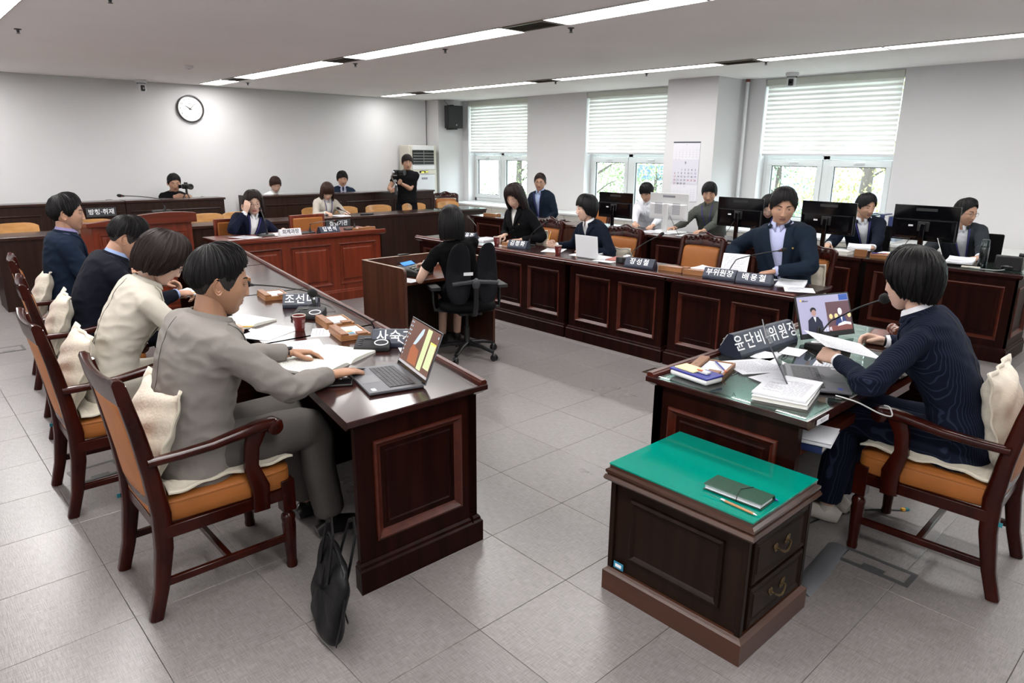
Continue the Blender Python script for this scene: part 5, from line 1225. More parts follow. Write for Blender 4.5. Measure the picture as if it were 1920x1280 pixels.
mic((1.83, 3.80, HD), R(-45), (1.91, 3.88, HD+.035), (1.875, 3.9, .895), (1.53, 3.9, .978), 'microphone of the second left desk, its head near the grey suited man nose', ring=True, capr=.018)
mic((3.50, 1.42, HW), R(160), (3.56, 1.50, HW+.04), (3.62, 1.44, .90), (3.40, 1.16, 1.073), 'microphone of the chair desk with a round head by the chairwoman face', ring=True, capr=.022)
mic((5.06, 3.90, HRR), R(90), (5.03, 3.91, HRR+.02), (5.10, 3.906, .869), (5.20, 3.711, 1.011), 'microphone left of the plate before the empty carved chair', base='slim')
mic((5.22, 5.45, HRR), R(80), (5.22, 5.42, HRR+.02), (5.10, 5.256, .90), (5.15, 5.134, 1.003), 'microphone between the two women of the right row', base='slim')
mic((5.22, 6.35, HRR), R(80), (5.24, 6.35, HRR+.02), (5.10, 6.18, .90), (5.18, 6.42, .98), 'microphone seen right of the typing woman head', base='slim')
mic((5.17, 2.98, HRR), R(90), (5.15, 2.98, HRR+.02), (5.05, 2.832, .914), (5.10, 2.510, 1.012), 'microphone curving up in front of the man in the navy blazer', base='slim')
mic((3.24, 7.66, HWI), R(0), (3.26, 7.67, .81), (3.226, 7.62, .957), (3.224, 7.70, 1.068), 'microphone in front of the woman adjusting her glasses', base='slim')
mic((3.72, 7.62, HWI), R(0), (3.76, 7.62, .81), (3.755, 7.58, .899), (4.02, 7.50, .924), 'microphone bent sideways before the empty witness chair', base='slim')
mic((4.33, 7.66, HWI), R(0), (4.37, 7.66, .81), (4.339, 7.65, .953), (4.205, 7.70, 1.040), 'microphone at the window end of the witness desk', base='slim')
mic((2.24, 7.86, 1.095), R(0), (2.26, 7.84, 1.11), (2.216, 7.80, 1.230), (1.864, 7.80, 1.275), 'long microphone stretching left from the lectern top', base='slim')
# papers, books, trays
def paper(pos, rz, w_=.21, h=.297, n=1, label='', th=.0006, lines=14, m=None, curl=.0, text_h=.9, group=None, name='paper', cat='paper', blocks=None, tilt=None):
    t = thing(name, label, cat, pos, rz, group); rnd = random.Random(int(abs(pos[0]*97+pos[1]*31)))
    T_ = th*n; fn = lambda x, y: curl*((x/(w_/2))**2*.5+max(0, y/(h/2))**3)*.02/.02*1.0
    b = MB(); b.grid(lambda u, v: ((u-.5)*w_, (v-.5)*h, T_+fn((u-.5)*w_, (v-.5)*h)), 9, 9); b.grid(lambda u, v: ((u-.5)*w_, (v-.5)*h, fn((u-.5)*w_, (v-.5)*h)), 9, 9)
    if n > 2: b.box(-w_/2, w_/2, -h/2, h/2, 0, T_-.0002)
    bo = b.build('sheets' if n > 1 else 'sheet', m or PAPER, t, smooth=60)
    if lines:
        b = MB()
        for k in range(lines):
            y = h*.40-k*(h*.8*text_h)/lines; ln = w_*(.78 if rnd.random() > .25 else .4); x = -w_*.39
            if k == 0: ln = w_*.4; x = -ln/2
            while x < -w_*.39+ln:
                wl = rnd.uniform(.008, .028); x2 = min(x+wl, -w_*.39+ln); 
                b.add([(xx, yy, T_+.0005+fn(xx, yy)) for xx, yy in ((x, y), (x2, y), (x2, y+.0034), (x, y+.0034))], [(0, 1, 2, 3)]); x = x2+.004
        o = b.build('print', INK, bo, smooth=0); o['kind'] = 'stuff'
    if tilt: t.rotation_euler = tilt
    return t
def openbook(pos, rz, label, w_=.21, h=.29, th=.012, m=PAPER_C):
    t = thing('open_book', label, 'book', pos, rz, 'open booklets on the desks')
    for s in (-1, 1):
        f = lambda u, v, s=s: (s*u*w_, (v-.5)*h, th*(1-.35*u)*(math.sin(min(1, u*5)*math.pi/2))+.004*math.sin(u*3.1)+.001)
        b = MB(); b.grid(f, 14, 4); b.grid(lambda u, v, f=f: (f(u, v)[0], f(u, v)[1], .0005), 14, 4)
        for y in (-h/2, h/2): b.rings([[(s*u*w_, y, .0005), f(u, .5 if 0 else (0 if y < 0 else 1))] for u in np.linspace(0, 1, 10)], False, False)
        b.rings([[(s*w_, -h/2, .0005), (s*w_, h/2, .0005)], [f(1, 0), f(1, 1)]], False, False)
        pg = b.build('page_block', m, t, smooth=40); b = MB(); rnd = random.Random(3+s)
        for k in range(16):
            y = .115-.0145*k; x = .03; e = .17 if rnd.random() > .3 else .09
            while x < e:
                x2 = min(e, x+rnd.uniform(.008, .025)); b.add([(s*xx if s > 0 else -(w_-xx+.0), yy, f(xx/w_ if s > 0 else (w_-xx)/w_, .5)[2]+.0006) for xx, yy in ((x, y), (x2, y), (x2, y+.003), (x, y+.003))], [(0, 1, 2, 3)]); x = x2+.004
        o = b.build('print', INK, pg, smooth=0); o['kind'] = 'stuff'
    return t
def book(pos, rz, w_, h, th, cover, label, name='book', group=None, spine=None):
    t = thing(name, label, 'book', pos, rz, group)
    MB().box(-w_/2+.003, w_/2-.003, -h/2+.003, h/2-.003, .0025, th-.0025).build('page_block', PAPER_C, t, smooth=0)
    b = MB(); b.box(-w_/2, w_/2, -h/2, h/2, 0, .0025); b.box(-w_/2, w_/2, -h/2, h/2, th-.0025, th); b.box(-w_/2, -w_/2+.003, -h/2, h/2, 0, th); b.build('cover', cover, t, smooth=0)
    if spine: text_mb(spine, th*.55, .0004, 0, frame((-w_/2-.0004, 0, th/2), (0, -1, 0), (0, 0, 1)), spacing=1.3).build('spine_print', INK, t, smooth=0)
    return t
def tray(pos, rz, label, color_tabs=False, lidup=False):
    t = thing('memo_tray', label, 'memo tray', pos, rz, 'tan memo trays on the desks'); W, H, Z = .225, .165, .028
    b = MB(); b.box(-W/2, W/2, -H/2, H/2, 0, .006); b.build('base', W_TRAY, t, bev=.002)
    b = MB(); e = .01
    for a in ((-W/2, W/2, -H/2, -H/2+e), (-W/2, W/2, H/2-e, H/2), (-W/2, -W/2+e, -H/2+e, H/2-e), (W/2-e, W/2, -H/2+e, H/2-e)): b.box(*a, .006, Z)
    b.build('rim', W_TRAY, t, bev=.0015)
    MB().box(-W/2+.012, W/2-.05, -H/2+.045, H/2-.014, .0065, .024).build('memo_pad', PAPER, t, smooth=0)
    b = MB(); b.rings([[(-W/2+.0, -H/2+.002, z), (W/2, -H/2+.002, z), (W/2, -H/2+.045-e_, z), (-W/2, -H/2+.045-e_, z)] for z, e_ in ((Z, 0), (Z+.01, 0), (Z+.013, .004))]); b.build('pen_lid', LEATHER2, t, bev=.002)
    b = MB(); b.bbox((W/2-.022, H/2-.045, Z+.004), (.05, .055, .008)); b.build('card_flap', LEATHER2, t, bev=.002, rot=None)
    b = MB(); b.lathe([(0, .0006), (.006, .0006), (.006, 0), (0, 0)], (.03, -H/2+.022, Z+.013), 12); b.build('clasp', BRASS, t)
    if color_tabs:
        for k, c in enumerate(((.8, .7, .05), (.8, .1, .25), (.1, .5, .25), (.05, .3, .7))): MB().bbox((.0+.018*k, -.005, .0247), (.016, .03, .0008)).build('index_tab', mat('tab %d' % k, c, .5), t, smooth=0)
    return t
def pen(p0, p1, m, label, r=.0038, name='pencil', tip=None, kind='pencil', parts=None):
    p0, p1 = Vector(p0), Vector(p1); d = (p1-p0); L_ = d.length; d.normalize(); t = thing(name, label, kind, p0)
    b = MB(); b.tube([d*.012, d*(L_*.88)], r, 6 if kind == 'pencil' else 12); b.build('barrel', m, t, smooth=30)
    b = MB(); b.tube([d*0, d*.012], [.0007, r], 8); b.build('tip', tip or mat('pencil wood', (.6, .38, .18), .6), t)
    b = MB(); b.tube([d*(L_*.88), d*(L_*.94), d*L_], [r*1.05, r*1.05, r*.9], 10); b.build('end_cap', parts or SILVER, t)
    return t
def cup(pos, label, rz=0):
    t = thing('paper_cup', label, 'cup', pos, rz, 'maroon paper cups'); b = MB(); b.lathe([(.024, .0), (.025, .002), (.036, .084), (.0348, .084), (.0245, .004), (0, .004)], n=28); b.build('cup_wall', RED_C, t)
    b = MB(); b.lathe([(.0362, .0825), (.0375, .085), (.0365, .0875), (.0350, .085)], n=28, cap=False); b.build('rim', mat('cream cup rim', (.75, .70, .62), .5), t)
    b = MB(); b.lathe([(0, .070), (.034, .070)], n=20); b.build('coffee', mat('coffee', (.03, .012, .006), .1), t)
    rnd = random.Random(5); b = MB()
    for s in range(2):
        for k in range(9):
            z = .062-.0052*k-(.0 if k < 4 else .004); a0 = s*math.pi-1.9-.35; n_ = 3 if k in (3, 8) else 5; r = .0252+.0109*z/.084*1.0+.0005
            for q in range(n_): a1 = a0+q*.16+(.02 if k % 2 else 0); b.rings([[(r*math.cos(a1+w_*.05), r*math.sin(a1+w_*.05), z), ((r+.0003)*math.cos(a1+w_*.05), (r+.0003)*math.sin(a1+w_*.05), z+.0022)] for w_ in range(3)], False, False)
        a0 = s*math.pi-.75; r = .0342; b.rings([[(r*math.cos(a0+.09*q)-.0, r*math.sin(a0+.09*q), .045), ((r+.002)*math.cos(a0+.09*q), (r+.002)*math.sin(a0+.09*q), .062)] for q in range(5)], False, False)
    b.build('cup_print', mat('cup print', (.62, .50, .50), .6), t, smooth=0)
    return t
# nearest left desk
openbook((1.47, 2.92, HD), R(-52)+R(90)-R(12), 'open thick booklet under the hands of the man in grey', .215, .29, .016)
paper((1.49, 3.19, HD), R(72), n=2, label='printed sheet peeking out beyond the open booklet on the nearest left desk', w_=.30, h=.21)
tray((1.80, 3.265, HD), R(-102), 'memo tray with coloured index tabs behind the nearest microphone', True)
tray((1.86, 3.54, HD), R(-102), 'memo tray right of the paper cup on the second left desk')
tray((1.92, 4.50, HD), R(-100), 'memo tray in front of the grey suited man face')
tray((1.98, 5.3, HD), R(-100), 'memo tray on the third left desk before the leaning man')
cup((1.645, 3.54, HD), 'maroon paper cup on the left row beside the memo trays', R(220))
paper((1.71, 3.42, HD), R(60), .19, .10, label='small photo leaflet lying under the paper cup edge', lines=4)
paper((1.88, 2.80, HD), R(65), .20, .11, label='small yellow white leaflet below the name plate behind the laptop', lines=5)
openbook((1.42, 3.90, HD), R(20), 'open booklet with lifted pages before the woman in cream', .19, .27, .014)
paper((1.50, 3.60, HD), R(-62), .21, .297, 3, label='stack of printed forms right of the lifted booklet')
paper((1.46, 4.98, HD), R(-70), .21, .297, 6, label='document with a pencil on it held by the leaning man', curl=.01)
paper((1.57, 5.9, HD), R(-80), .30, .21, 3, label='open document in front of the man with the lilac shirt', curl=.01)
pen((1.44, 5.02, HD+.018), (1.56, 4.87, HD+.020), YEL, 'orange pencil lying on the document of the leaning man')
pen((1.44, 3.66, .79), (1.30, 3.72, .80), YEL, 'yellow pencil in the fingers of the woman in cream')
# laptops
def laptop(pos, rz, label, ang=112, body=SPACEG, w_=.355, d=.24, screen=None, name='laptop'):
    """hinge along local x at y=0; keyboard toward -y; screen faces -y"""
    t = thing(name, label, 'laptop', pos, rz)
    b = MB(); b.rings([[(-w_/2+e, -d+e, z), (w_/2-e, -d+e, z), (w_/2-e, -.004, z), (-w_/2+e, -.004, z)] for e, z in ((.004, .002), (0, .006), (0, .014), (.001, .0155))]); b.build('base', body, t, bev=.001)
    MB().box(-w_/2+.03, w_/2-.03, -d+.098, -.028, .0156, .0160).build('keyboard_well', PLASTIC_B, t, smooth=0)
    kb = MB()
    for r in range(6):
        n = 15; y0 = -.034-r*.0185
        for k in range(n):
            if r == 5 and 3 < k < 8: continue
            x0 = -w_/2+.034+k*(w_-.068)/n; kb.box(x0+.001, x0+(w_-.068)/n-.001, y0-.0155, y0, .016, .0178)
        if r == 5: kb.box(-w_/2+.034+4*(w_-.068)/n+.001, -w_/2+.034+8*(w_-.068)/n-.001, y0-.0155, y0, .016, .0178)
    o = kb.build('keys', GREY_D, t, bev=0, smooth=0); o['kind'] = 'stuff'
    MB().box(-.055, .05, -d+.012, -d+.088, .0156, .0159).build('touchpad', mat('touchpad grey', (.16, .16, .18), .3, .3), t, smooth=0)
    MB().box(w_/2-.05, w_/2-.02, -d+.02, -d+.038, .0156, .0159).build('palm_sticker', LETTER, t, smooth=0); MB().box(-w_/2+.02, -w_/2+.045, -d+.03, -d+.05, .0156, .0159).build('blue_sticker', BLUE_P, t, smooth=0)
    a = R(ang); u = Vector((0, -math.cos(a), math.sin(a))); nrm = Vector((0, -math.sin(a), -math.cos(a))); H = d-.005
    M = frame((0, .0, .010), (1, 0, 0), u); s_ = MB(M); s_.box(-w_/2, w_/2, 0, H, -.0045, .0005); lid = s_.build('lid', body, t, bev=.0015)
    s_ = MB(M); s_.box(-w_/2+.003, w_/2-.003, .004, H-.003, .0006, .0011); s_.build('bezel', GLOSS_B, lid, smooth=0)
    b = MB(); b.tube([(-w_/2+.03, 0, .012), (w_/2-.03, 0, .012)], .005, 10); b.build('hinge', GREY_D, t)
    if screen: screen(M, w_, H, lid)
    return t
def scr1(M, w_, H, lid):
    x0, x1, y0, y1 = -w_/2+.008, w_/2-.008, .022, H-.008
    def r(nm, xa, xb, ya, yb, m, z): MB(M).box(x0+(x1-x0)*xa, x0+(x1-x0)*xb, y0+(y1-y0)*ya, y0+(y1-y0)*yb, .0012, .0012+z).build(nm, m, lid, smooth=0)
    em = lambda n, c, s=1: mat(n, c, .3, emit=(c, s))
    r('display', 0, 1, 0, 1, em('desktop brown', (.06, .028, .02)), .0002)
    b = MB(M); b.add([(x0+(x1-x0)*u, y0+(y1-y0)*v, .0016) for u, v in ((.28, .5), (.36, .72), (.44, .90), (.50, .93), (.50, .80), (.42, .62), (.36, .52))], [tuple(range(7))]); b.build('wallpaper_rock', em('rock grey', (.22, .27, .31)), lid, smooth=0)
    b = MB(M); b.add([(x0+(x1-x0)*u, y0+(y1-y0)*v, .0015) for u, v in ((.26, .10), (.24, .38), (.30, .52), (.38, .48), (.52, .44), (.56, .1))], [tuple(range(6))]); b.build('wallpaper_sand', em('rust sand', (.16, .05, .02)), lid, smooth=0)
    r('sticky_note', .60, .74, .08, .97, em('note green', (.28, .36, .17)), .0005); r('sticky_note', .79, .97, .18, .74, em('note green2', (.30, .38, .19)), .0005); r('note_header', .79, .97, .71, .75, em('note header', (.42, .44, .06)), .0007)
    r('taskbar', 0, 1, 0, .055, em('taskbar', (.20, .19, .20)), .0006)
    b = MB(M)
    for k in range(9): b.bbox((x0+.012, y1-.012-.019*k, .0016), (.006, .008, .0004)); 
    for k in range(4): b.bbox((x0+.03, y1-.012-.019*k, .0016), (.006, .007, .0004))
    b.bbox((x1-.012, y1-.02, .0018), (.006, .01, .0004)); b.build('desktop_icons', em('icons', (.25, .40, .50)), lid, smooth=0)
    b = MB(M)
    for c, xa, xb in ((0, .615, .725), (1, .805, .955)):
        for k in range(20): yy = (.92-.04*k) if c == 0 else (.68-.024*k); b.bbox((x0+(x1-x0)*(xa+xb)/2-.002*(k % 3), y0+(y1-y0)*yy, .0019), ((x1-x0)*(xb-xa)*(.6 if k % 3 else .95), .0012, .0002))
    o = b.build('note_text', em('note ink', (.13, .17, .08)), lid, smooth=0); o['kind'] = 'stuff'
L1 = Vector((1.64, 2.455)); laptop((1.64, 2.455, HD), R(-104), 'dark grey laptop open on the nearest left desk showing a brown desktop', 112, screen=scr1)
laptop((2.865, 1.325, HW+.007), R(31), 'grey laptop with the screen edge to us on the chair desk', 118, body=SPACEG, w_=.36)
# white laptop seen from behind
t = thing('white_laptop', 'white laptop standing open, its plain lid toward us, before the woman with short hair', 'laptop', (4.985, 4.375, HRR), R(90))
b = MB(); b.box(-.14, .14, -.21, -.005, 0, .012); b.build('base', WHITE_P, t, bev=.003)
b = MB(frame((0, 0, .008), (1, 0, 0), (0, .12, 1))); b.box(-.14, .14, 0, .215, -.006, 0); b.build('lid', mat('white laptop lid', (.70, .71, .74), .4), t, bev=.002)
b = MB(frame((-.125, .0255+.0005, .205), (1, 0, 0), (0, .12, 1))); b.bbox((0, 0, 0), (.012, .012, .0015)); b.build('lens', GREY_D, t)
# phone on a stand
t = thing('smartphone', 'black phone lying by the hand of the man in grey', 'phone', (1.325, 2.58, HD+.001), R(60)-R(90))
b = MB(); b.box(-.085, .085, -.04, .04, 0, .010); b.build('case', PLASTIC_B, t, bev=.004, seg=3); b = MB(); b.box(-.080, .080, -.036, .036, .0101, .0105); b.build('screen', GLOSS_B, t, smooth=0)
pen((1.52, 2.63, HD+.02), (1.40, 2.70, HD+.02), PLASTIC_B, 'black pen under the right hand of the man in grey', .0045, 'pen', tip=GREY_D, kind='pen', parts=PLASTIC_B)
def cable(pts, m, label, r=.0028, name='cable'):
    o0 = Vector(pts[0]); b = MB(); b.tube(bez([Vector(p)-o0 for p in pts], 8), r, 8); o = b.build(name, m, None, loc=o0); tag(o, label, 'cable'); return o
WCAB = mat('white cable', (.70, .70, .70), .45)
cable([(1.73, 2.60, HD+.004), (1.80, 2.66, HD+.004), (1.83, 2.72, HD+.03), (1.80, 2.78, HD+.07), (1.84, 2.83, HD+.08), (1.90, 2.82, HD+.04), (1.93, 2.76, HD+.004)], WCAB, 'white cable looping between the laptop and the name plate')
cable([(1.86, 3.92, HD+.01), (1.92, 3.98, HD+.03), (1.99, 3.97, HD+.035), (2.03, 3.90, HD+.015), (2.02, 3.83, HD+.004)], PLASTIC_B, 'black cable curling beside the second microphone of the left row')
# chair desk things
def scr2(M, w_, H, par):
    em = lambda n, c, s=.55: mat(n, c, .3, emit=(c, s))
    def r(nm, xa, xb, ya, yb, m, z=.0004): MB(M).box(-w_/2+w_*xa, -w_/2+w_*xb, H*ya, H*yb, .0008, .0008+z).build(nm, m, par, smooth=0)
    def poly(nm, pts, m, z=.0020): b = MB(M); b.add([(-w_/2+w_*u, H*v, z) for u, v in pts], [tuple(range(len(pts)))]); b.build(nm, m, par, smooth=0)
    circ = lambda cx, cy, rx, ry: [(cx+rx*math.cos(a), cy+ry*math.sin(a)) for a in np.linspace(0, 6.28, 18, endpoint=False)]
    r('display', .02, .98, .12, .97, em('screen lilac', (.26, .25, .36)), .0004)
    r('picture_room', .53, .98, .12, .80, em('screen brown', (.085, .045, .055)), .0006); r('picture_corner', .80, .97, .82, .96, em('screen blue', (.03, .07, .25)), .0007)
    poly('picture_desk', [(.53, .12), (.98, .12), (.98, .27), (.53, .23)], em('screen desk', (.14, .05, .045)))
    for cx in (.60, .70, .95): poly('picture_chair', circ(cx, .46, .035, .06), em('screen chair', (.50, .42, .20)), .0021)
    poly('picture_suit', [(.14, .12), (.17, .42), (.25, .50), (.36, .48), (.42, .36), (.44, .12)], em('screen suit', (.012, .014, .03)), .0022); poly('picture_face', circ(.29, .58, .042, .075), em('screen face', (.30, .18, .16)), .0024); poly('picture_hair', circ(.285, .645, .055, .065), em('screen hair', (.01, .01, .015)), .0023)
    poly('picture_suit', [(.66, .24), (.70, .42), (.76, .46), (.86, .44), (.90, .26)], em('screen suit2', (.02, .03, .10)), .0022); poly('picture_face', circ(.78, .56, .040, .085), em('screen pale face', (.62, .55, .58)), .0024); poly('picture_shirt', [(.77, .46), (.81, .46), (.80, .30)], em('screen white', (.6, .6, .66)), .0025)
    poly('picture_shirt', [(.27, .49), (.32, .48), (.30, .36)], em('screen white', (.6, .6, .66)), .0025); poly('picture_papers', [(.70, .22), (.88, .25), (.96, .22), (.96, .28), (.84, .32), (.72, .27)], em('screen white', (.6, .6, .66)), .0026); poly('picture_emblem', circ(.085, .885, .016, .022), em('screen gold', (.65, .40, .08)), .0022)
    r('picture_caption', .12, .155, .875, .89, em('screen ink', (.08, .08, .10)), .0014); r('picture_caption', .11, .22, .85, .875, em('screen ink', (.08, .08, .10)), .0014)
    text_mb('조인희', .022, .0003, .0004, frame(M @ Vector((.00, H*.165, .0030)), M.col[0].to_3d(), M.col[1].to_3d()), spacing=1.2).build('subtitle', em('screen white', (.6, .6, .66)), par, smooth=0)
t = thing('portable_monitor', 'thin tilted monitor on the chair desk showing two speakers', 'monitor', (3.67, 1.49, HW+.007), R(-20))
M = frame((0, 0, .012), (1, 0, 0), (0, .34, 1)); M = frame((0, -.005, .012), (-1, 0, 0), (0, .34, 1))
M = frame((0, 0, .014), (1, 0, 0), (0, .36, .93))
b = MB(M); b.box(-.19, .19, 0, .232, -.006, .0006); mo = b.build('casing', PLASTIC_B, t, bev=.002); scr2(M, .375, .232, mo)
b = MB(); b.prism([(.004, .003), (.012, .003), (.07, .11), (.062, .11)], -.08, .08, 'x'); b.build('stand', PLASTIC_B, t, bev=.002)
t2 = t
tray((2.70, 1.60, HW), R(196), 'open memo tray beside the white blue pencil case on the chair desk')
t = thing('pencil_case', 'white plastic case with a blue rim and yellow notes on the chair desk corner', 'case', (2.555, 1.585, HW+.007), R(8)+R(90)-R(16))
b = MB(); b.box(-.105, .105, -.055, .055, 0, .026); b.build('shell', WHITE_P, t, bev=.012, seg=4); b = MB(); b.box(-.106, .106, -.056, .056, .024, .034); b.build('rim', BLUE_P, t, bev=.006, seg=3)
MB().box(-.02, .09, -.038, .04, .0342, .040).build('sticky_notes', mat('pale yellow notes', (.80, .74, .38), .7), t, bev=.001)
b = MB(); b.bbox((-.045, .0, .040), (.05, .03, .012)); b.build('tape', mat('clear tape', (.65, .66, .68), .2), t, bev=.004, seg=3); MB().bbox((-.03, .012, .047), (.028, .010, .006)).build('orange_clip', ORANGE, t, bev=.002)
pen((2.78, 1.63, HW+.032), (2.66, 1.50, HW+.034), BLUE_P, 'blue pen resting in the open memo tray', .004, 'pen', kind='pen', parts=ORANGE)
paper((2.94, 1.49, HW+.007), R(60), .21, .297, 1, 'printed sheet on the glass in front of the long name plate', lines=22)
paper((2.68, 1.225, HW+.026), R(110)-R(8), .21, .297, 6, 'top bundle of printed pages on the thick white book', th=.0012, lines=18)
book((2.66, 1.215, HW+.007), R(112)-R(8), .215, .30, .018, mat('white book cover', (.72, .72, .72), .5), 'thick white book with a printed spine on the chair desk')
t = paper((3.12, 1.555, HW+.007), R(96), .10, .15, 1, 'small blank card below the long name plate', lines=0); t = paper((3.29, 1.50, HW+.007), R(100), .10, .15, 1, 'second small card with red print by the long name plate', lines=3)
paper((2.86, 1.30, HW+.0066), R(75), .21, .297, 1, 'green white chart under the glass of the chair desk', lines=8)
paper((3.18, 1.28, HW+.0068), R(15), .20, .12, 1, 'blue printed flyer under the wrist of the chairwoman', lines=6)
t = thing('gavel_block', 'square reddish wooden sounding block holding the gavel', 'gavel block', (3.87, 1.24, HW+.007), R(12)); b = MB(); b.rings([[(-x, -x, z), (x, -x, z), (x, x, z), (-x, x, z)] for x, z in ((.115, 0), (.12, .006), (.12, .022), (.108, .036), (.100, .038))]); b.build('block', W_REDT, t, bev=.002)
b = MB(); b.box(-.05, -.02, -.105, -.09, .0381, .0386); b.build('engraving', LETTER, t, smooth=0)
t = thing('gavel', 'brown wooden gavel lying on the sounding block', 'gavel', (3.86, 1.23, HW+.073), R(35)); b = MB(); b.lathe([(0, -.058), (.022, -.058), (.028, -.052), (.028, -.036), (.024, -.032), (.026, -.028), (.026, .028), (.024, .032), (.028, .036), (.028, .052), (.022, .058), (0, .058)], n=24, axis='x'); b.build('head', mat('gavel wood', (.20, .055, .025), .22, coat=.5, var=(20, .3, (.1, 1, 1))), t)
b = MB(); b.tube([(0, 0, 0), (.01, -.06, -.008), (.02, -.14, -.018), (.03, -.22, -.018)], [.007, .008, .010, .011], 12); b.build('handle', mat('gavel wood', (.2, .05, .02)), t)
cable([(2.78, 1.07, HW+.012), (2.80, .99, HW+.0), (2.88, .93, HW-.05), (2.955, .905, HW-.075), (2.965, .92, HW-.045), (2.99, .95, HW-.05)], WCAB, 'white charging cable hanging from the laptop to the armrest', .0028)
book((2.665, 1.17, .586), R(8), .20, .28, .03, mat('navy book cover', (.02, .04, .16), .4), 'navy book on the shelf under the chair desk', group=None); book((2.66, 1.15, .617), R(14), .20, .28, .015, PAPER, 'white booklet on top of the navy book in the desk shelf')
t = thing('asset_label', 'white label stuck on the chair desk edge', 'label', (2.56, 1.022, .738), 0); MB().box(-.05, .05, -.003, -.001, -.011, .011).build('paper', PAPER, t, smooth=0); text_mb('비품 2019', .010, .0003, 0, frame((0, -.0034, 0), (1, 0, 0), (0, 0, 1))).build('print', INK, t, smooth=0)
# on the green glass
t = thing('notebook', 'green leather notebook with an elastic band on the green glass', 'notebook', (2.085, 1.085, SH), R(-88)); b = MB(); b.rings([[(-.11, y, z) for y, z in ((-.05, .002), (.048, .002), (.052, .010), (.048, .024), (-.05, .024), (-.052, .022), (.044, .021), (.047, .010), (.044, .005), (-.052, .004))], [(.11, y, z) for y, z in ((-.05, .002), (.048, .002), (.052, .010), (.048, .024), (-.05, .024), (-.052, .022), (.044, .021), (.047, .010), (.044, .005), (-.052, .004))]]); b.build('cover', GREEN_L, t, bev=.0008)
MB().box(-.104, .104, -.046, .043, .0055, .0205).build('page_block', PAPER, t, smooth=0); b = MB(); b.tube([(.02, -.053, .003), (.02, -.0535, .013), (.02, -.05, .0255), (.005, 0, .0258), (.03, .048, .0255), (.032, .0535, .012)], .0014, 6); b.build('elastic_band', PLASTIC_B, t)
for x in (-.095, .095): b = MB(); b.tube([(x, .052+.006*math.cos(a), .012+.006*math.sin(a)) for a in np.linspace(0, 6.28, 13)], .0014, 6); b.build('ring', SILVER, t)
pen((1.995, .965, SH+.0045), (2.005, 1.105, SH+.0045), mat('wooden pen barrel', (.50, .26, .10), .4), 'wood and silver ballpoint pen beside the green notebook', .0046, 'pen', tip=SILVER, kind='pen', parts=SILVER)
pen((2.145, .965, SH+.0045), (2.15, 1.105, SH+.0045), BLUE_P, 'blue ballpoint pen at the far side of the green notebook', .0046, 'pen', tip=BLUE_P, kind='pen', parts=BLUE_P)
# right row
cup((4.99, 5.70, HRR), 'maroon paper cup in front of the woman in black', R(180)); cup((4.98, 4.76, HRR), 'maroon paper cup in front of the woman with short black hair', R(180))
paper((5.12, 5.56, HRR), R(-75), .21, .297, 3, 'document being marked by the woman in black'); paper((5.16, 6.10, HRR), R(-80), .21, .297, 8, 'pile of papers left of the woman in black', th=.002)
paper((5.15, 4.98, HRR), R(-60), .21, .297, 2, 'papers left of the second red cup in the right row'); paper((5.17, 4.55, HRR), R(-85), .21, .297, 5, 'open pages behind the white laptop', curl=.01)
paper((5.08, 4.17, HRR), R(-85), .21, .297, 3, 'white sheets right of the white laptop'); book((5.18, 4.12, HRR+.004), R(-75), .20, .28, .008, mat('red edged cover', (.5, .10, .08), .5), 'thin red edged folder right of the white laptop')
t = thing('computer_mouse', 'white computer mouse on the folder right of the white laptop', 'mouse', (5.27, 4.12, HRR+.013), R(80)); b = MB(); b.ell((0, 0, .008), (.028, .05, .018), 16, 10); b.build('shell', WHITE_P, t); b = MB(); b.bbox((0, .025, .024), (.005, .014, .006)); b.build('wheel', GREY_D, t, bev=.001)
tray((5.05, 3.43, HRR), R(-85), 'memo tray with a glass case right of the plate before the empty chair'); tray((5.05, 3.18, HRR), R(-80), 'memo tray left of the two vice chair plates'); tray((5.07, 5.50, HRR), R(-78), 'memo tray left of the plate between the two women'); tray((5.2, 6.62, HRR), R(-78), 'memo tray at the far end of the right row')
paper((5.24, 3.30, HRR), R(-100), .21, .297, 4, 'loose stapled sheets before the empty carved chair', curl=.012); paper((5.10, 3.62+.18, HRR), R(-80), .21, .12, 1, 'blank slip left of the plate before the empty chair', lines=2)
paper((5.20, 2.45, HRR), R(-70), .21, .297, 6, 'thick fan of documents right of the two vice chair plates', curl=.01); paper((5.02, 2.30, HRR), R(-60), .21, .20, 1, 'single sheet at the near end of the right front row'); paper((5.17, 2.72, HRR), R(-95), .21, .297, 4, 'documents under the hand of the man in the navy blazer')
t = paper((5.17, 2.93, .84), 0, .21, .20, 1, 'page lifted by the man in the navy blazer', lines=14); t.rotation_euler = (R(60), 0, R(-72))
pen((5.17, 5.97, .79), (5.16, 5.83, .815), YEL, 'yellow pencil held by the woman in black'); pen((5.16, 5.09, .79), (5.20, 5.08, .93), YEL, 'upright yellow pencil held by the woman with short black hair')
t = thing('phone_dock', 'small black speaker unit left of the plate before the empty chair', 'device', (5.03, 3.99, HRR), R(-80)); b = MB(); b.box(-.05, .05, -.03, .03, 0, .055); b.build('casing', PLASTIC_B, t, bev=.006); b = MB(); b.lathe([(0, 0), (.02, 0), (.02, .003), (0, .003)], (0, -.031, .03), 16, axis='y'); b.build('dial', GREY_D, t)
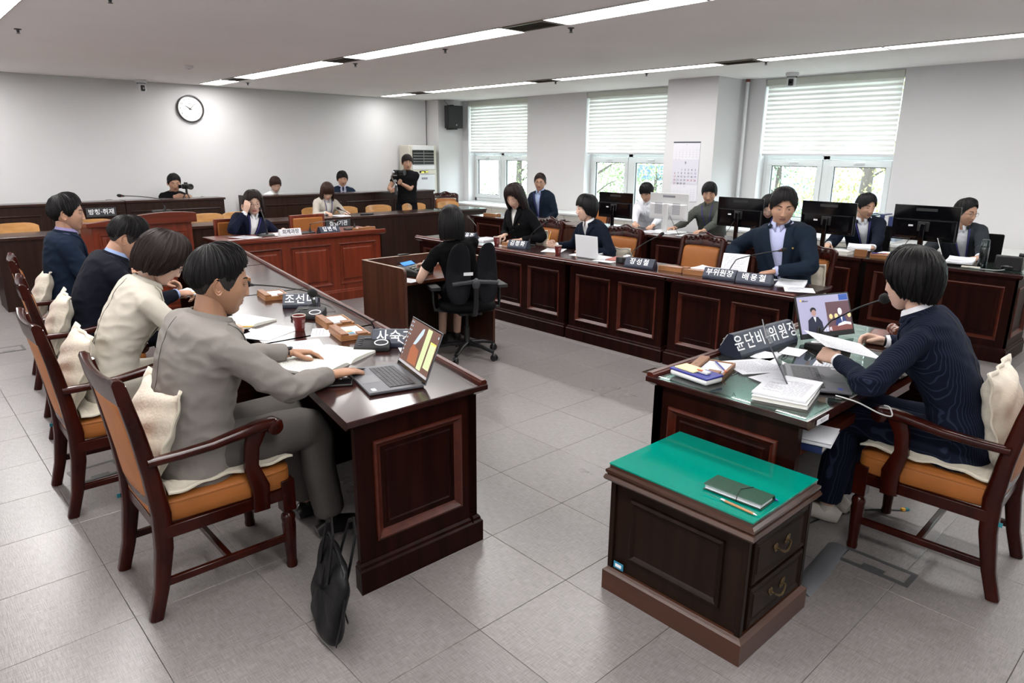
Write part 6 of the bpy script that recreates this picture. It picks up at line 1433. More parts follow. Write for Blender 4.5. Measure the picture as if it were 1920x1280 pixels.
# witness desk and long desk
paper((3.02, 7.68, HWI), R(20), .21, .297, 3, 'papers beside the woman adjusting her glasses'); paper((3.35, 7.75, HWI), R(-10), .21, .297, 2, 'document under the hand of the woman adjusting her glasses'); tray((4.42, 7.52, HWI), R(5), 'memo tray at the window end of the witness desk'); paper((2.85, 7.50, HWI), R(0), .16, .10, 2, 'small note pad at the left end of the witness desk', lines=2)
paper((5.12, 9.33, .80), R(0), .21, .297, 3, 'document being written on by the woman in the beige jacket'); t = thing('device', 'flat black remote beside the writing woman on the long desk', 'device', (5.5, 9.25, .80)); MB().box(-.1, .1, -.03, .03, 0, .02).build('casing', PLASTIC_B, t, bev=.004)
# monitors
def monitor(y, label, w_=.56, m=GLOSS_B, z0=.935, h=.325, x=7.22, white=False):
    t = thing('monitor', label, 'monitor', (x, y, HR2), R(-90), 'desktop monitors seen from behind')
    b = MB(); b.box(-w_/2, w_/2, .0, .012, z0-HR2, z0-HR2+h); b.build('display_frame', m, t, bev=.003); b = MB(); b.rings([[(-w_/2+e, y_, z0-HR2+e*.8), (w_/2-e, y_, z0-HR2+e*.8), (w_/2-e, y_, z0-HR2+h*.62-e*.3), (-w_/2+e, y_, z0-HR2+h*.62-e*.3)] for e, y_ in ((.01, 0), (.02, -.018), (.05, -.026))]); b.build('rear_housing', WHITE_P if white else GLOSS_B, t, smooth=0)
    MB().box(-w_/2+.004, w_/2-.004, .0122, .0130, z0-HR2+.006, z0-HR2+h-.006).build('screen', mat('lit monitor screen', (.5, .6, .65), .2, emit=((.5, .6, .65), .8)), t, smooth=0)
    b = MB(); b.box(-.028 if white else -.022, .028 if white else .022, -.06, -.035, .01, z0-HR2+h*(.5 if not white else .62)); b.build('neck', m, t, bev=.004); b = MB(); b.box(-.05, .05, -.036, -.024, z0-HR2+h*.28, z0-HR2+h*.55); b.build('mount', WHITE_P if white else PLASTIC_B, t, bev=.004)
    b = MB(); b.box(-.12, .12, -.12, .09, 0, .012); b.build('foot', m, t, bev=.004)
    MB().box(-w_*.16, w_*.16, -.0022, -.0003, z0-HR2+h*.84, z0-HR2+h*.92).build('brand_label', mat('dim label', (.03, .035, .04), .4) if not white else INK, t, smooth=0)
    if white:
        for sx in (-1, 1):
            for z in (.22, .44): 
                b = MB()
                for k in range(7): zz = z0-HR2+h*z+k*.010; b.box(sx*.13-.055, sx*.13+.055, -.0275, -.0262, zz, zz+.005)
                o = b.build('vent_slots', INK, t, smooth=0); o['kind'] = 'stuff'
    else: MB().box(-.13, -.09, -.0268, -.0258, z0-HR2+h*.40, z0-HR2+h*.45).build('asset_sticker', LETTER, t, smooth=0)
    return t
monitor(5.885, 'black monitor farthest along the window side row, left of the white monitor', z0=.90); monitor(5.05, 'white monitor seen from behind, between two seated men', m=WHITE_P, white=True, z0=.935, h=.32); monitor(4.09, 'black monitor beside the woman bent over with a pencil', z0=.925)
monitor(3.10, 'black monitor behind the man in the navy blazer, left of the dark haired man'); monitor(2.195, 'black monitor nearest the camera at the right, beside the man in round glasses', z0=.95)
for (y, x1, y1, m_, lab) in ((4.13, 7.20, 4.22, PLASTIC_B, 'black monitor cable hanging beside the third black monitor'), (2.28, 7.2, 2.37, PLASTIC_B, 'black monitor cable hanging below the nearest monitor'), (5.0, 7.2, 4.86, PLASTIC_B, 'thin cables behind the white monitor stand'), (2.06, 7.2, 1.98, WCAB, 'pale video cable hanging below the nearest monitor')):
    cable([(7.185, y, .99), (7.17, (y+y1)/2, .90), (7.15, y1, .82), (7.13, y1-.05, HR2+.004)], m_, lab, .003)
t = thing('thermos', 'tall black vacuum flask in front of the man in round glasses', 'bottle', (7.12, 1.66, HR2+.007)); b = MB(); b.lathe([(0, 0), (.033, 0), (.035, .004), (.035, .17), (.033, .176)], n=28); b.build('body', mat('black enamel', (.006, .012, .014), .15, coat=.5), t); b = MB(); b.lathe([(.0345, .177), (.0345, .192), (.031, .197), (.031, .232), (.026, .243), (0, .246)], n=28); b.build('cap', mat('dark chrome cap', (.03, .05, .05), .2, .5), t)
t = thing('desk_phone', 'black desk unit facing away beside the vacuum flask', 'phone', (7.10, 1.46, HR2+.007), R(-90)); b = MB(); b.prism([(-.045, 0), (.05, 0), (.05, .035), (-.015, .13), (-.045, .13)], -.10, .10, 'x'); b.build('casing', PLASTIC_B, t, bev=.014, seg=3); b = MB(); b.ell((.0, -.045, .03), (.05, .012, .026), 20, 10); b.build('rear_recess', GLOSS_B, t); b = MB(); b.tube([(.13, .0, .135), (.06, .0, .14)], .016, 12); b.build('handset', PLASTIC_B, t)
cable([(7.04, 1.47, HR2+.02), (7.0, 1.52, HR2+.012), (7.0, 1.62, HR2+.01), (7.01, 1.72, HR2+.01)], WCAB, 'grey cord lying before the desk unit at the right', .002)
paper((7.24, 1.86, HR2+.022), R(-80), .21, .34, 6, 'papers heaped on a black folder before the man in round glasses', th=.002, curl=.012); t = thing('folder', 'black folder under the heaped papers at the right', 'folder', (7.20, 1.87, HR2+.007), R(-85)); MB().box(-.16, .16, -.11, .11, 0, .012).build('cover', PLASTIC_B, t, bev=.003)
t = thing('spectacle_case', 'pale flat case below the vacuum flask', 'case', (7.03, 1.72, HR2+.007), R(-80)); MB().box(-.07, .07, -.02, .02, 0, .010).build('lid', CREAM_P, t, bev=.003)
book((7.10, 2.86, HR2), R(-88), .19, .25, .035, mat('grey paper cover', (.55, .53, .52), .6), 'thick pale book left of the upright memo box'); book((7.32, 2.93, HR2), R(-80), .21, .29, .02, PLASTIC_B, 'black binder behind the thick pale book')
paper((7.30, 2.78, HR2+.04), R(-70), .21, .297, 10, 'white papers slanting on the pale book', th=.002, curl=.01); paper((7.32, 2.50, HR2), R(-90), .21, .297, 8, 'papers before the dark haired man at the fourth monitor', th=.002)
t = thing('memo_box', 'upright wooden memo box lid beside the pale book', 'memo tray', (7.04, 2.66, HR2), R(-80)); MB().box(-.055, .055, -.01, .01, 0, .065).build('lid', W_TRAY, t, bev=.002)
t = tray((7.06, 2.44, HR2), R(-88), 'memo tray full of pens beside the upright memo box'); 
for k, c in enumerate((BLUE_P, PINKP, YEL, PLASTIC_B, ORANGE)): pen((7.0+.012*k, 2.56-.03*k, HR2+.045), (7.04+.012*k, 2.46-.03*k, HR2+.048), c, ['blue', 'pink', 'yellow', 'black', 'orange'][k]+' pen on the memo tray by the fourth monitor', .005, 'pen', kind='pen', parts=c)
paper((7.22, 5.30, HR2), R(-90), .21, .297, 2, 'sheets in front of the man in the white shirt'); paper((7.25, 4.75, HR2), R(-85), .21, .297, 2, 'sheets below the white monitor'); paper((7.25, 3.84, HR2), R(-90), .21, .297, 3, 'sheets marked by the woman with the pencil'); pen((7.20, 3.93, .80), (7.17, 3.90, .93), YEL, 'yellow pencil upright in the hand beside the third black monitor')
tray((7.10, 8.22, HR2), R(-85), 'memo tray at the far end of the window side row'); paper((7.15, 7.75, HR2), R(-88), .21, .297, 12, 'pile of papers beside the woman in black on the far window desk', th=.002)
t = thing('keyboard', 'white keyboard below the white monitor', 'keyboard', (7.37, 5.1, HR2), R(-90)); MB().box(-.2, .2, -.06, .06, 0, .016).build('case', WHITE_P, t, bev=.004); b = MB()
for r in range(5):
    for k in range(15): b.box(-.19+k*.0254, -.19+k*.0254+.021, -.05+r*.02, -.05+r*.02+.016, .016, .02)
o = b.build('keys', mat('pale keys', (.6, .6, .6), .5), t, smooth=0); o['kind'] = 'stuff'
for k in range(7):
    c = [(.02, .05, .2), (.03, .08, .12), (.55, .58, .6), (.02, .04, .16), (.6, .6, .62), (.03, .05, .2), (.4, .5, .6)][k]
    t = thing('binder', ['navy', 'dark teal', 'pale grey', 'deep blue', 'off white', 'blue black', 'light blue'][k]+' file standing on the wall cabinet under the widest window', 'binder', (8.88, 3.28-.052*k, .75), R(-90), 'files standing on the wall cabinet'); MB().box(-.022, .022, -.13, .13, 0, .30-.01*(k % 3)).build('cover', mat('binder %d' % k, c, .5), t, bev=.002); MB().box(-.018, .018, .1305, .1315, .02, .27).build('pages', PAPER, t, smooth=0)
t = thing('paper_roll', 'white dispenser standing beside the far carved chair', 'dispenser', (8.72, 7.75, .75)); b = MB(); b.lathe([(0, 0), (.05, 0), (.052, .01), (.052, .16), (.04, .19), (0, .2)], n=20); b.build('body', WHITE_P, t); b = MB(); b.lathe([(0, .195), (.02, .195), (.02, .215), (0, .215)], n=14); b.build('cap', WHITE_P, t)
# steno machine
t = thing('steno_machine', 'black stenotype machine with pale keys under the hand of the typing woman', 'machine', (3.42, 5.0, .68), R(20)); b = MB(); b.rings([[(-.12, -.12, 0), (.12, -.12, 0), (.12, .11, 0), (-.12, .11, 0)], [(-.125, -.125, .04), (.125, -.125, .04), (.125, .115, .075), (-.125, .115, .075)], [(-.11, -.11, .05), (.11, -.11, .05), (.11, .10, .088), (-.11, .10, .088)]]); b.build('body', PLASTIC_M, t, bev=.006); b = MB()
for r in range(3):
    for k in range(9): b.bbox((-.085+.021*k, -.08+.03*r, .062+.010*r), (.017, .022, .012))
o = b.build('keys', mat('pale green keys', (.30, .34, .30), .4), t, bev=.002); o['kind'] = 'stuff'
b = MB(frame((0, .07, .095), (1, 0, 0), (0, 1, .5))); b.bbox((0, 0, 0), (.16, .05, .006)); b.build('display', mat('blue lcd', (.05, .2, .7), .2, emit=((.05, .2, .7), .5)), t, bev=.002)
paper((3.22, 4.80, .68), R(10), .14, .2, 1, 'blank note left of the stenotype machine', lines=3)
t = thing('smartphone', 'black phone balanced on the back panel of the typing desk', 'phone', (3.53, 5.33, DH+.004), R(4)); MB().box(-.06, .06, -.014, .014, 0, .012).build('case', PLASTIC_B, t, bev=.003); MB().box(-.055, .055, -.011, .011, .0121, .0125).build('screen', GLOSS_B, t, smooth=0)
# wall things
t = thing('wall_clock', 'round white wall clock with a dark rim on the far wall', 'clock', (3.95, YB, 2.34)); b = MB(); b.lathe([(.195, 0), (.203, -.012), (.205, -.035), (.198, -.045), (.186, -.045), (.183, -.030), (.183, -.012), (.0, -.012)], n=64, axis='y', cap=False); b.build('rim', mat('dark brown rim', (.035, .022, .02), .35), t); b = MB(); b.lathe([(0, -.0135), (.184, -.0135)], n=64, axis='y'); b.build('dial', mat('clock dial', (.82, .82, .82), .5), t)
for k in range(1, 13): a = R(30*k); text_mb(str(k), .040, .001, .0, frame((.145*math.sin(a), -.0145, .145*math.cos(a)), (1, 0, 0), (0, 0, 1))).build('numeral', mat('numeral grey', (.30, .30, .31), .6), t, smooth=0)
for a, L_, w_, nm in ((R(-59), .085, .006, 'hour_hand'), (R(45), .125, .0035, 'minute_hand')):
    d = Vector((math.sin(a), 0, math.cos(a))); n = Vector((d.z, 0, -d.x)); b = MB(); b.rings([[n*w_*.7-d*.03+Vector((0, -.020, 0)), -n*w_*.7-d*.03+Vector((0, -.020, 0))], [n*w_+Vector((0, -.020, 0)), -n*w_+Vector((0, -.020, 0))], [n*w_*.4+d*L_+Vector((0, -.020, 0)), -n*w_*.4+d*L_+Vector((0, -.020, 0))]], False, False); o = b.build(nm, BLACK, t, smooth=0); s = o.modifiers.new('s', 'SOLIDIFY'); s.thickness = .0015
MB().bbox((0, -.014, .075), (.05, .001, .006)).build('dial_print', INK, t, smooth=0)
# calendar on the column face
t = thing('wall_calendar', 'three month wall calendar hanging on the column', 'calendar', (8.438, 5.665, 1.88), R(-90)); MB().box(-.215, .215, -.004, -.001, -.80, 0).build('sheet', mat('calendar paper', (.72, .71, .76), .6), t, smooth=0); MB().box(-.215, .215, -.007, 0, -.015, .002).build('binding', mat('slate binding', (.08, .10, .13), .4), t, smooth=0)
MB().box(-.213, .213, -.0062, -.0041, -.565, -.235).build('month_sheet', mat('calendar paper mid', (.66, .65, .72), .6), t, smooth=0)
cal = {n: MB() for n in 'krbg'}
def cput(s, x, z, sz, c, y=-.0068): tb = text_mb(s, sz, .0003, .0004 if sz > .03 else 0, frame((x, y, z), (1, 0, 0), (0, 0, 1))); cal[c].add(tb.v, tb.f)
cput('9', 0, -.285, .055, 'k')
for d in range(1, 31):
    k = d+1; c, r = k % 7, k//7; cput(str(d), -.165+.055*c, -.375-.0465*r, .036, 'r' if c == 0 or d in (24, 25, 26) else ('b' if c == 6 else 'k'))
for (z0, mn) in ((-.035, '8'), (-.60, '10')):
    cput(mn, 0, z0, .022, 'g', -.0046)
    for d in range(1, 32): k = d+(5 if mn == '8' else 3); cput(str(d), -.165+.055*(k % 7), z0-.045-.030*(k//7), .017, 'g', -.0046)
for n, m_, nm in (('k', mat('calendar black', (.06, .05, .09), .6), 'dates'), ('r', mat('calendar red', (.50, .06, .10), .6), 'holiday_dates'), ('b', mat('calendar blue', (.08, .10, .40), .6), 'saturday_dates'), ('g', mat('calendar grey', (.42, .42, .46), .6), 'small_month_dates')): o = cal[n].build(nm, m_, t, smooth=0); o['kind'] = 'stuff'
# loudspeaker
t = thing('loudspeaker', 'black loudspeaker mounted high on the corner column', 'speaker', (8.735, 11.31, 2.38), R(-8)); b = MB(); b.prism([(-.17, -.13), (.17, -.13), (.17, .0), (.10, .12), (-.10, .12), (-.17, 0)], -.21, .21, 'z'); b.build('cabinet', PLASTIC_M, t, bev=.008); b = MB(); b.box(-.16, .16, -.138, -.131, -.20, .20); b.build('grille', mat('speaker grille', (.018, .02, .024), .5, bump=(400, .5)), t, bev=.003); b = MB(); b.lathe([(0, -.002), (.014, -.002), (.014, 0), (0, 0)], (.02, -.139, -.15), 16, axis='y'); b.build('badge', SILVER, t); b = MB(); b.box(-.06, .06, -.1, .14, -.235, -.212); b.box(-.03, .03, -.02, .14, .212, .23); b.build('bracket', PLASTIC_B, t)
cable([(8.70, 11.38, 2.60), (8.68, 11.42, 2.65), (8.64, 11.44, 2.70)], PLASTIC_B, 'short cable from the loudspeaker to the ceiling', .004)
# air conditioner
t = thing('air_conditioner', 'tall cream standing air conditioner at the far corner', 'air conditioner', (7.73, 11.33, 0)); W, D, H = .64, .36, 1.84; b = MB(); b.box(0, W, .03, D, 0, H); b.build('cabinet', CREAM_P, t, bev=.012, seg=3); MB().box(.07, W-.07, -.0, .032, H-.09, H-.005).build('top_panel', WHITE_P, t, bev=.006); MB().box(.075, W-.075, .012, .0305, H-.36, H-.095).build('outlet_cavity', BLACK, t, smooth=0)
for k in range(5): z = H-.135-.052*k; b = MB(); b.prism([(.0, z-.018), (.004, z-.020), (.028, z+.006), (.024, z+.008)], .08, W-.08, 'x'); b.build('louvre', mat('grey louvre', (.30, .30, .30), .4), t, smooth=0)
MB().box(W/2-.004, W/2+.004, -.002, .02, H-.36, H-.095).build('louvre_divider', mat('grey louvre', (.3, .3, .3)), t, smooth=0)
MB().box(.06, W-.06, .006, .032, H-.45, H-.365).build('upper_panel', WHITE_P, t, bev=.004); MB().box(.06, W-.06, .004, .032, H-.54, H-.455).build('control_strip', CREAM_P, t, bev=.004); MB().box(.21, .42, .0, .005, H-.515, H-.475).build('display', GLOSS_B, t, smooth=0); MB().box(.25, .32, -.001, .0, H-.51, H-.49).build('display_glow', mat('yellow led', (.6, .6, .05), .3, emit=((.6, .6, .05), 1)), t, smooth=0); MB().box(.35, .41, -.001, .0, H-.505, H-.485).build('display_glow', mat('yellow led', (.6, .6, .05)), t, smooth=0)
MB().box(.06, W-.06, .008, .032, .06, H-.545).build('front_panel', mat('ac white panel', (.66, .67, .69), .4), t, bev=.006); MB().box(.26, .40, .0065, .0082, H-.64, H-.60).build('notice', INK, t, smooth=0)
struct(MB().box(8.452, 8.462, YB-.012, YB-.002, 1.84, ZC).build('trim_1', mat('grey conduit', (.12, .12, .12), .5), smooth=0))
b = MB(); b.tube([(9.03, 5.17, .76), (9.03, 5.17, 2.699)], .022, 14); struct(b.build('trim_2', WHITE_P))
b = MB(); b.tube([(9.03, 5.17, 2.66), (9.03, 5.17, 2.695)], .028, 14); struct(b.build('trim_3', mat('rust collar', (.30, .07, .04), .5)))
# dome cameras, smoke detector, sprinklers
def dome(pos, rz, label):
    t = thing('ceiling_camera', label, 'camera', pos, rz, 'white pan and tilt cameras under the ceiling'); b = MB(); b.lathe([(0, 0), (.075, 0), (.078, -.008), (.078, -.035), (.07, -.045), (0, -.045)], n=32); b.build('mount', WHITE_P, t); b = MB(); b.lathe([(.062, -.045), (.062, -.052)], n=32); b.build('dark_band', PLASTIC_B, t); b = MB(); b.box(-.052, .052, -.045, .045, -.16, -.05); b.build('yoke', WHITE_P, t, bev=.02, seg=4); b = MB(); b.box(-.03, .03, -.058, -.02, -.155, -.075); b.build('camera_head', PLASTIC_B, t, bev=.012, seg=3); b = MB(); b.lathe([(0, -.068), (.016, -.068), (.018, -.055), (0, -.055)], (0, 0, -.115), 16, axis='y'); b.build('lens', GLOSS_B, t)
dome((3.22, 11.55, ZC-.001), R(5), 'white pan and tilt camera under the ceiling left of the clock'); dome((8.72, 4.40, ZC-.001), R(-75), 'white pan and tilt camera under the ceiling by the widest window')
t = thing('smoke_detector', 'round white smoke detector on the ceiling near the clock', 'detector', (3.12, 9.20, ZC-.0005)); b = MB(); b.lathe([(0, 0), (.055, 0), (.055, -.012), (.045, -.03), (.03, -.036), (0, -.036)], n=28); b.build('housing', WHITE_P, t); b = MB(); b.lathe([(.0, -.037), (.012, -.037), (.012, -.040), (0, -.040)], n=14); b.build('sensor', GREY_D, t)
k = 0
for x, y, lab in ((1.18, 7.52, 'at the far left'), (1.42, 5.55, 'above the left row'), (4.50, 10.82, 'beside the first middle strip vent'), (4.43, 7.55, 'beside the second middle strip vent'), (4.46, 5.87, 'below the middle strip panels'), (4.45, 4.17, 'near the biggest lit panel'), (7.53, 5.73, 'in front of the widest window'), (7.50, 4.1, 'beside the window side vent'), (7.5, 7.3, 'between the window side vents')):
    t = thing('sprinkler', 'small ceiling sprinkler '+lab, 'sprinkler', (x, y, ZC-.0005), 0, 'ceiling sprinklers'); b = MB(); b.lathe([(0, 0), (.028, 0), (.026, -.006), (.012, -.008), (.010, -.03), (0, -.03)], n=14); b.build('body', GREY_D, t); b = MB(); b.lathe([(0, -.034), (.016, -.034), (.016, -.037), (0, -.037)], n=12); b.build('deflector', GREY_D, t)
# floor boxes, cable cover
def fbox(pos, rz, label, w_=.24, d=.20, lit=False, m=ALU):
    t = thing('floor_box', label, 'floor box', pos, rz, 'power boxes let into the floor'); b = MB(); e = .022
    for a in ((-w_/2, w_/2, -d/2, -d/2+e), (-w_/2, w_/2, d/2-e, d/2), (-w_/2, -w_/2+e, -d/2+e, d/2-e), (w_/2-e, w_/2, -d/2+e, d/2-e)): b.box(*a, .0005, .004)
    b.build('frame', m, t, smooth=0); MB().box(-w_/2+e, w_/2-e, -d/2+e, d/2-e, .0005, .0028).build('lid', M_TILE, t, smooth=0); MB().box(-.045, .045, -d/2+e, -d/2+e+.03, .0029, .0036).build('lid_handle', m, t, smooth=0)
fbox((4.50, 3.155, 0), R(0), 'brass edged floor box before the chair desk', .17, .17, m=BRASS); fbox((.67, 4.12, 0), R(4), 'grey floor box behind the second chair of the left row'); fbox((.68, 7.35, 0), 0, 'grey floor box at the far left edge'); fbox((2.95, .87, 0), R(-90), 'long grey floor box with a lit edge under the chairwoman', .30, .13)
t = thing('cable_cover', 'rounded grey rubber cable cover beside the drawer cabinet', 'cable cover', (2.52, 1.005, 0), R(5)); b = MB(); rs = []
for x in (0, .47): rs.append([(x, -.045, .0005), (x, -.03, .010), (x, -.012, .016), (x, .012, .016), (x, .03, .010), (x, .045, .0005)])
b.rings(rs); b.build('cover', mat('grey rubber', (.15, .155, .17), .45), t, smooth=60); b = MB(); b.lathe([(0, 0), (.012, 0), (.012, .02), (0, .02)], (.02, 0, 0), 10); b.build('end_plug', PLASTIC_B, t)
cable([(3.0, 1.24, .004), (3.2, 1.20, .004), (3.42, 1.10, .004), (3.55, .98, .004)], PLASTIC_B, 'black cord on the floor under the chair desk ending in small plugs', .004)
t = thing('plug', 'small yellow and teal plug lying under the chairwoman chair', 'plug', (3.57, .965, .001), R(-30)); MB().box(-.02, 0, -.008, .008, 0, .014).build('yellow_half', YEL, t, bev=.002); MB().box(.001, .022, -.009, .009, 0, .012).build('teal_half', TEAL, t, bev=.002)
# bag: slim black briefcase standing against the desk end, leaning
t = thing('briefcase', 'slim black nylon briefcase leaning against the end of the nearest left desk', 'bag', (1.005, 2.09, 0))
yax = Vector((.36, .93, 0)).normalized(); LN = Vector((.10, .02, 1)).normalized(); M0 = frame((0.0, 0.0, .004), (.55, .83, 0), (.34, .02, .94))
# built upright in its own frame: x = length, y = up, z = thickness
t.rotation_euler = (0, 0, 0)
bm_ = MB(frame((-.02, .02, .0), (.30, .95, 0), (.22, -.03, .97)))
def bag(u, v):
    a = 2*math.pi*u; c, s_ = math.cos(a), math.sin(a); X = math.copysign(abs(c)**.45, c); Y = math.copysign(abs(s_)**.45, s_); r = abs(math.sin(math.pi*v))**.25
    th = .042*math.cos(math.pi*v)*(1.15-.35*(Y*.5+.5)); return (X*.19*r, .155+Y*.150*r, th*(1-.25*abs(X))+.004*math.sin(X*8+Y*5))
bm_.grid(bag, 48, 13, closeu=True); bb = bm_.build('body', NYLON, t, smooth=70)
def bl(nm, pts, r, m=NYLON, up=None, par=None): b = MB(bm_.M); b.tube(pts, r, 10, up=up); return b.build(nm, m, par or t)
for z in (-.034, .034): bl('handle', [(-.075, .22, z), (-.07, .30, z*1.1), (-.055, .40, z*1.2), (0, .435, z*1.2), (.055, .40, z*1.2), (.07, .30, z*1.1), (.075, .22, z)], [(.010, .0045)]*7)
bl('zip', [(-.17, .24, 0), (-.15, .302, .0), (0, .312, 0), (.15, .302, 0), (.17, .24, 0)], .006, PLASTIC_B); bl('zip_puller', [(-.186, .20, 0), (-.196, .18, .004), (-.196, .15, .006)], [(.007, .002)]*3, GREY_D); bl('pocket_seam', [(-.17, .12, .036), (0, .115, .044), (.17, .12, .036)], .003, PLASTIC_B); bl('side_strap', [(-.19, .05, .0), (-.202, .14, .0), (-.198, .23, 0)], [(.016, .0025)]*3)
# cameras
t = thing('video_camera', 'black camera on a small tripod above the gallery barrier', 'camera', (3.46, 10.86, 1.04), R(190)); b = MB(); b.box(-.05, .05, -.035, .035, .13, .20); b.build('body', PLASTIC_B, t, bev=.008); b = MB(); b.lathe([(.03, .035), (.036, .05), (.036, .10), (.042, .115), (.042, .14), (.034, .142), (0, .13)], (0, 0, .165), 24, axis='y'); b.build('lens', PLASTIC_B, t); b = MB(); b.box(.055, .10, -.03, -.02, .14, .19); b.build('side_screen', GLOSS_B, t, bev=.002); b = MB(); b.box(-.02, .02, -.02, .02, .2, .225); b.build('viewfinder', PLASTIC_B, t, bev=.004)
b = MB(); b.tube([(0, 0, .13), (0, 0, .05)], .016, 10)
for a in (R(90), R(210), R(330)): b.tube([(0, 0, .08), (.06*math.cos(a), .06*math.sin(a), .004)], .007, 8)
b.build('tripod', PLASTIC_B, t)
t = thing('gimbal_camera', 'camera on a silver gimbal held by the standing cameraman', 'camera', (6.50, 9.93, 1.10), R(205)); b = MB(); b.box(-.055, .055, -.035, .035, .25, .33); b.build('body', PLASTIC_B, t, bev=.008); b = MB(); b.lathe([(.03, .035), (.04, .05), (.04, .11), (.046, .12), (.046, .15), (.038, .152), (0, .14)], (0, 0, .29), 24, axis='y'); b.build('lens', PLASTIC_B, t); b = MB(); b.tube([(.0, -.03, -.07), (0, -.02, .08)], .019, 14); b.build('grip', GREY_D, t); b = MB(); b.tube([(0, -.02, .08), (.02, -.06, .16), (.09, -.05, .22), (.10, .0, .28)], .013, 10); b.ell((.10, .0, .29), (.024, .024, .024)); b.ell((0, -.03, .15), (.026, .026, .026)); b.tube([(-.06, -.04, .24), (.09, -.04, .24)], .008, 8); b.build('arm', SILVER, t); b = MB(); b.box(-.17, -.075, -.03, -.02, .24, .31); b.build('side_screen', GLOSS_B, t, bev=.003)
# ============================================================ the people in the room
H = hand_at
NAVY = (.012, .018, .036); NAVY2 = (.016, .028, .050)
GLM = mat('thin steel rims', (.35, .34, .33), .25, .9); GLB = mat('dark rims', (.05, .03, .03), .3)
person('man in a grey suit with a black watch, seated nearest at the left', (.80, 2.79), 0, (.960, 2.75, 1.372), (-14, 10), 'm', 'top', 'k', 't', 'jacket', (.29, .265, .245), (.29, .265, .245), seat=.50, near=True, size=1.05, open_=.55, wide=1.06,
       hands={'R': H(1.40, 2.60, .792, (1, .12, -.08), (0, 0, 1), 'flat'), 'L': H(1.40, 2.97, .800, (.95, -.30, -.12), (.1, .25, 1), 'rest')}, elbow={'R': (.1, -.6, -.8), 'L': (0, .6, -.8)}, trousers=(.15, .137, .128), watch=('L', PLASTIC_B), feet=.12, knee=.44, collared=False, cuffs=False, fade=True)  # same suit cloth; trousers given a darker colour to stand in for shade
person('woman with a dark bob, glasses and a cream jacket, reading', (.76, 3.86), -1, (1.05, 3.79, 1.322), (-14, 34), 'f', 'bobv', 'b', 'f', 'jacket', (.56, .52, .45), (.6, .6, .6), seat=.50, near=True, open_=.35,
       hands={'R': H(1.36, 3.70, .795, (1, .05, -.1), (0, 0, 1), 'pen'), 'L': H(1.36, 3.98, .79, (1, -.1, 0), (0, .2, 1), 'relax')}, elbow={'R': (0, -.6, -.8), 'L': (0, .6, -.8)}, glasses=GLM, hairkw=dict(wave=1.4), feet=.25, collared=False, cuffs=False)
person('man in a black navy suit leaning forward over his papers', (.90, 5.0), -6, (1.175, 4.93, 1.322), (-14, 30), 'm', 'top', 'k', 'm', 'jacket', (.013, .015, .026), (.36, .46, .75), seat=.50, near=True, size=1.03, open_=.35,
       hands={'R': H(1.46, 4.80, .80, (1, .1, -.1), (0, -.2, 1), 'pen'), 'L': H(1.50, 5.24, .80, (1, -.25, 0), (0, .5, .8), 'hold')}, elbow={'R': (0, -.6, -.8), 'L': (0, .6, -.8)}, feet=.25, fade=True)
person('man in a navy jacket and lilac shirt looking straight ahead, far left', (1.0, 6.12), -7, (1.075, 6.10, 1.405), (-16, 2), 'm', 'short', 'k', 'm', 'jacket', (.014, .026, .052), (.36, .31, .55), seat=.50, near=True, size=1.05, hairkw=dict(wave=1.5),
       hands={'R': H(1.42, 5.98, .79, (1, .2, 0), (0, 0, 1), 'relax'), 'L': H(1.44, 6.26, .79, (1, -.3, 0), (0, 0, 1), 'relax')}, feet=.25)
person('chairwoman in a pinstriped navy suit holding a printed sheet, right front', (3.27, .73), 93, (3.20, .985, 1.352), (83, 7), 'f', 'bobup', 'k', 'f', 'jacket', (.006, .008, .018), (.80, .80, .84), seat=.50, near=True, stripe=(34, (.019, .025, .048)), size=1.02,
       hands={'L': H(3.02, 1.235, .865, (.30, 1, .10), (-.8, .2, .75), 'hold'), 'R': H(3.42, 1.20, .875, (-.45, 1, .12), (.75, .2, .7), 'hold')}, elbow={'L': (-.9, -.3, -.5), 'R': (.9, -.2, -.5)}, hairkw=dict(wave=1.1), feet=.1, shoe=mat('cream sneaker', (.55, .51, .45), .6), watch=('R', PLASTIC_B))
t = paper((3.165, 1.215, .885), 0, .21, .297, 1, 'printed agenda sheet held up by the chairwoman', lines=12); t.rotation_euler = (R(14), R(-6), R(52))
person('woman in a black short sleeved dress typing, seen from behind', (3.62, 4.56), 68, (3.475, 4.53, 1.305), (62, 8), 'f', 'neck', 'k', 'f', 'tshirt', (.008, .008, .009), None, seat=.50, near=True, skirt=True, wide=1.04,
       hands={'L': H(3.42, 4.89, .785, (.15, 1, -.2), (0, 0, 1), 'type'), 'R': H(3.62, 4.93, .785, (-.35, 1, -.2), (0, 0, 1), 'type')}, elbow={'L': (-.8, -.3, -.9), 'R': (.8, -.3, -.9)}, hairkw=dict(wave=.8), watch=('L', SILVER))
person('woman with wavy hair in a navy suit lifting a hand to her glasses', (3.12, 8.02), -95, (3.255, 7.97, 1.285), (-104, 8), 'f', 'long', 'b', 'f', 'jacket', (.014, .018, .045), (.75, .75, .78), open_=.6, hairkw=dict(curl=.010, wave=1.6), glasses=GLM, lanyard={'bottom': .2}, wide=1.08, size=1.04,
       hands={'R': H(3.125, 7.84, 1.115, (.35, .10, 1), (-.5, -.9, .1), 'relax'), 'L': H(3.52, 7.76, .815, (-.2, -1, -.1), (0, 0, 1), 'relax')}, elbow={'R': (-.7, .1, -.8), 'L': (.7, .1, -.8)})
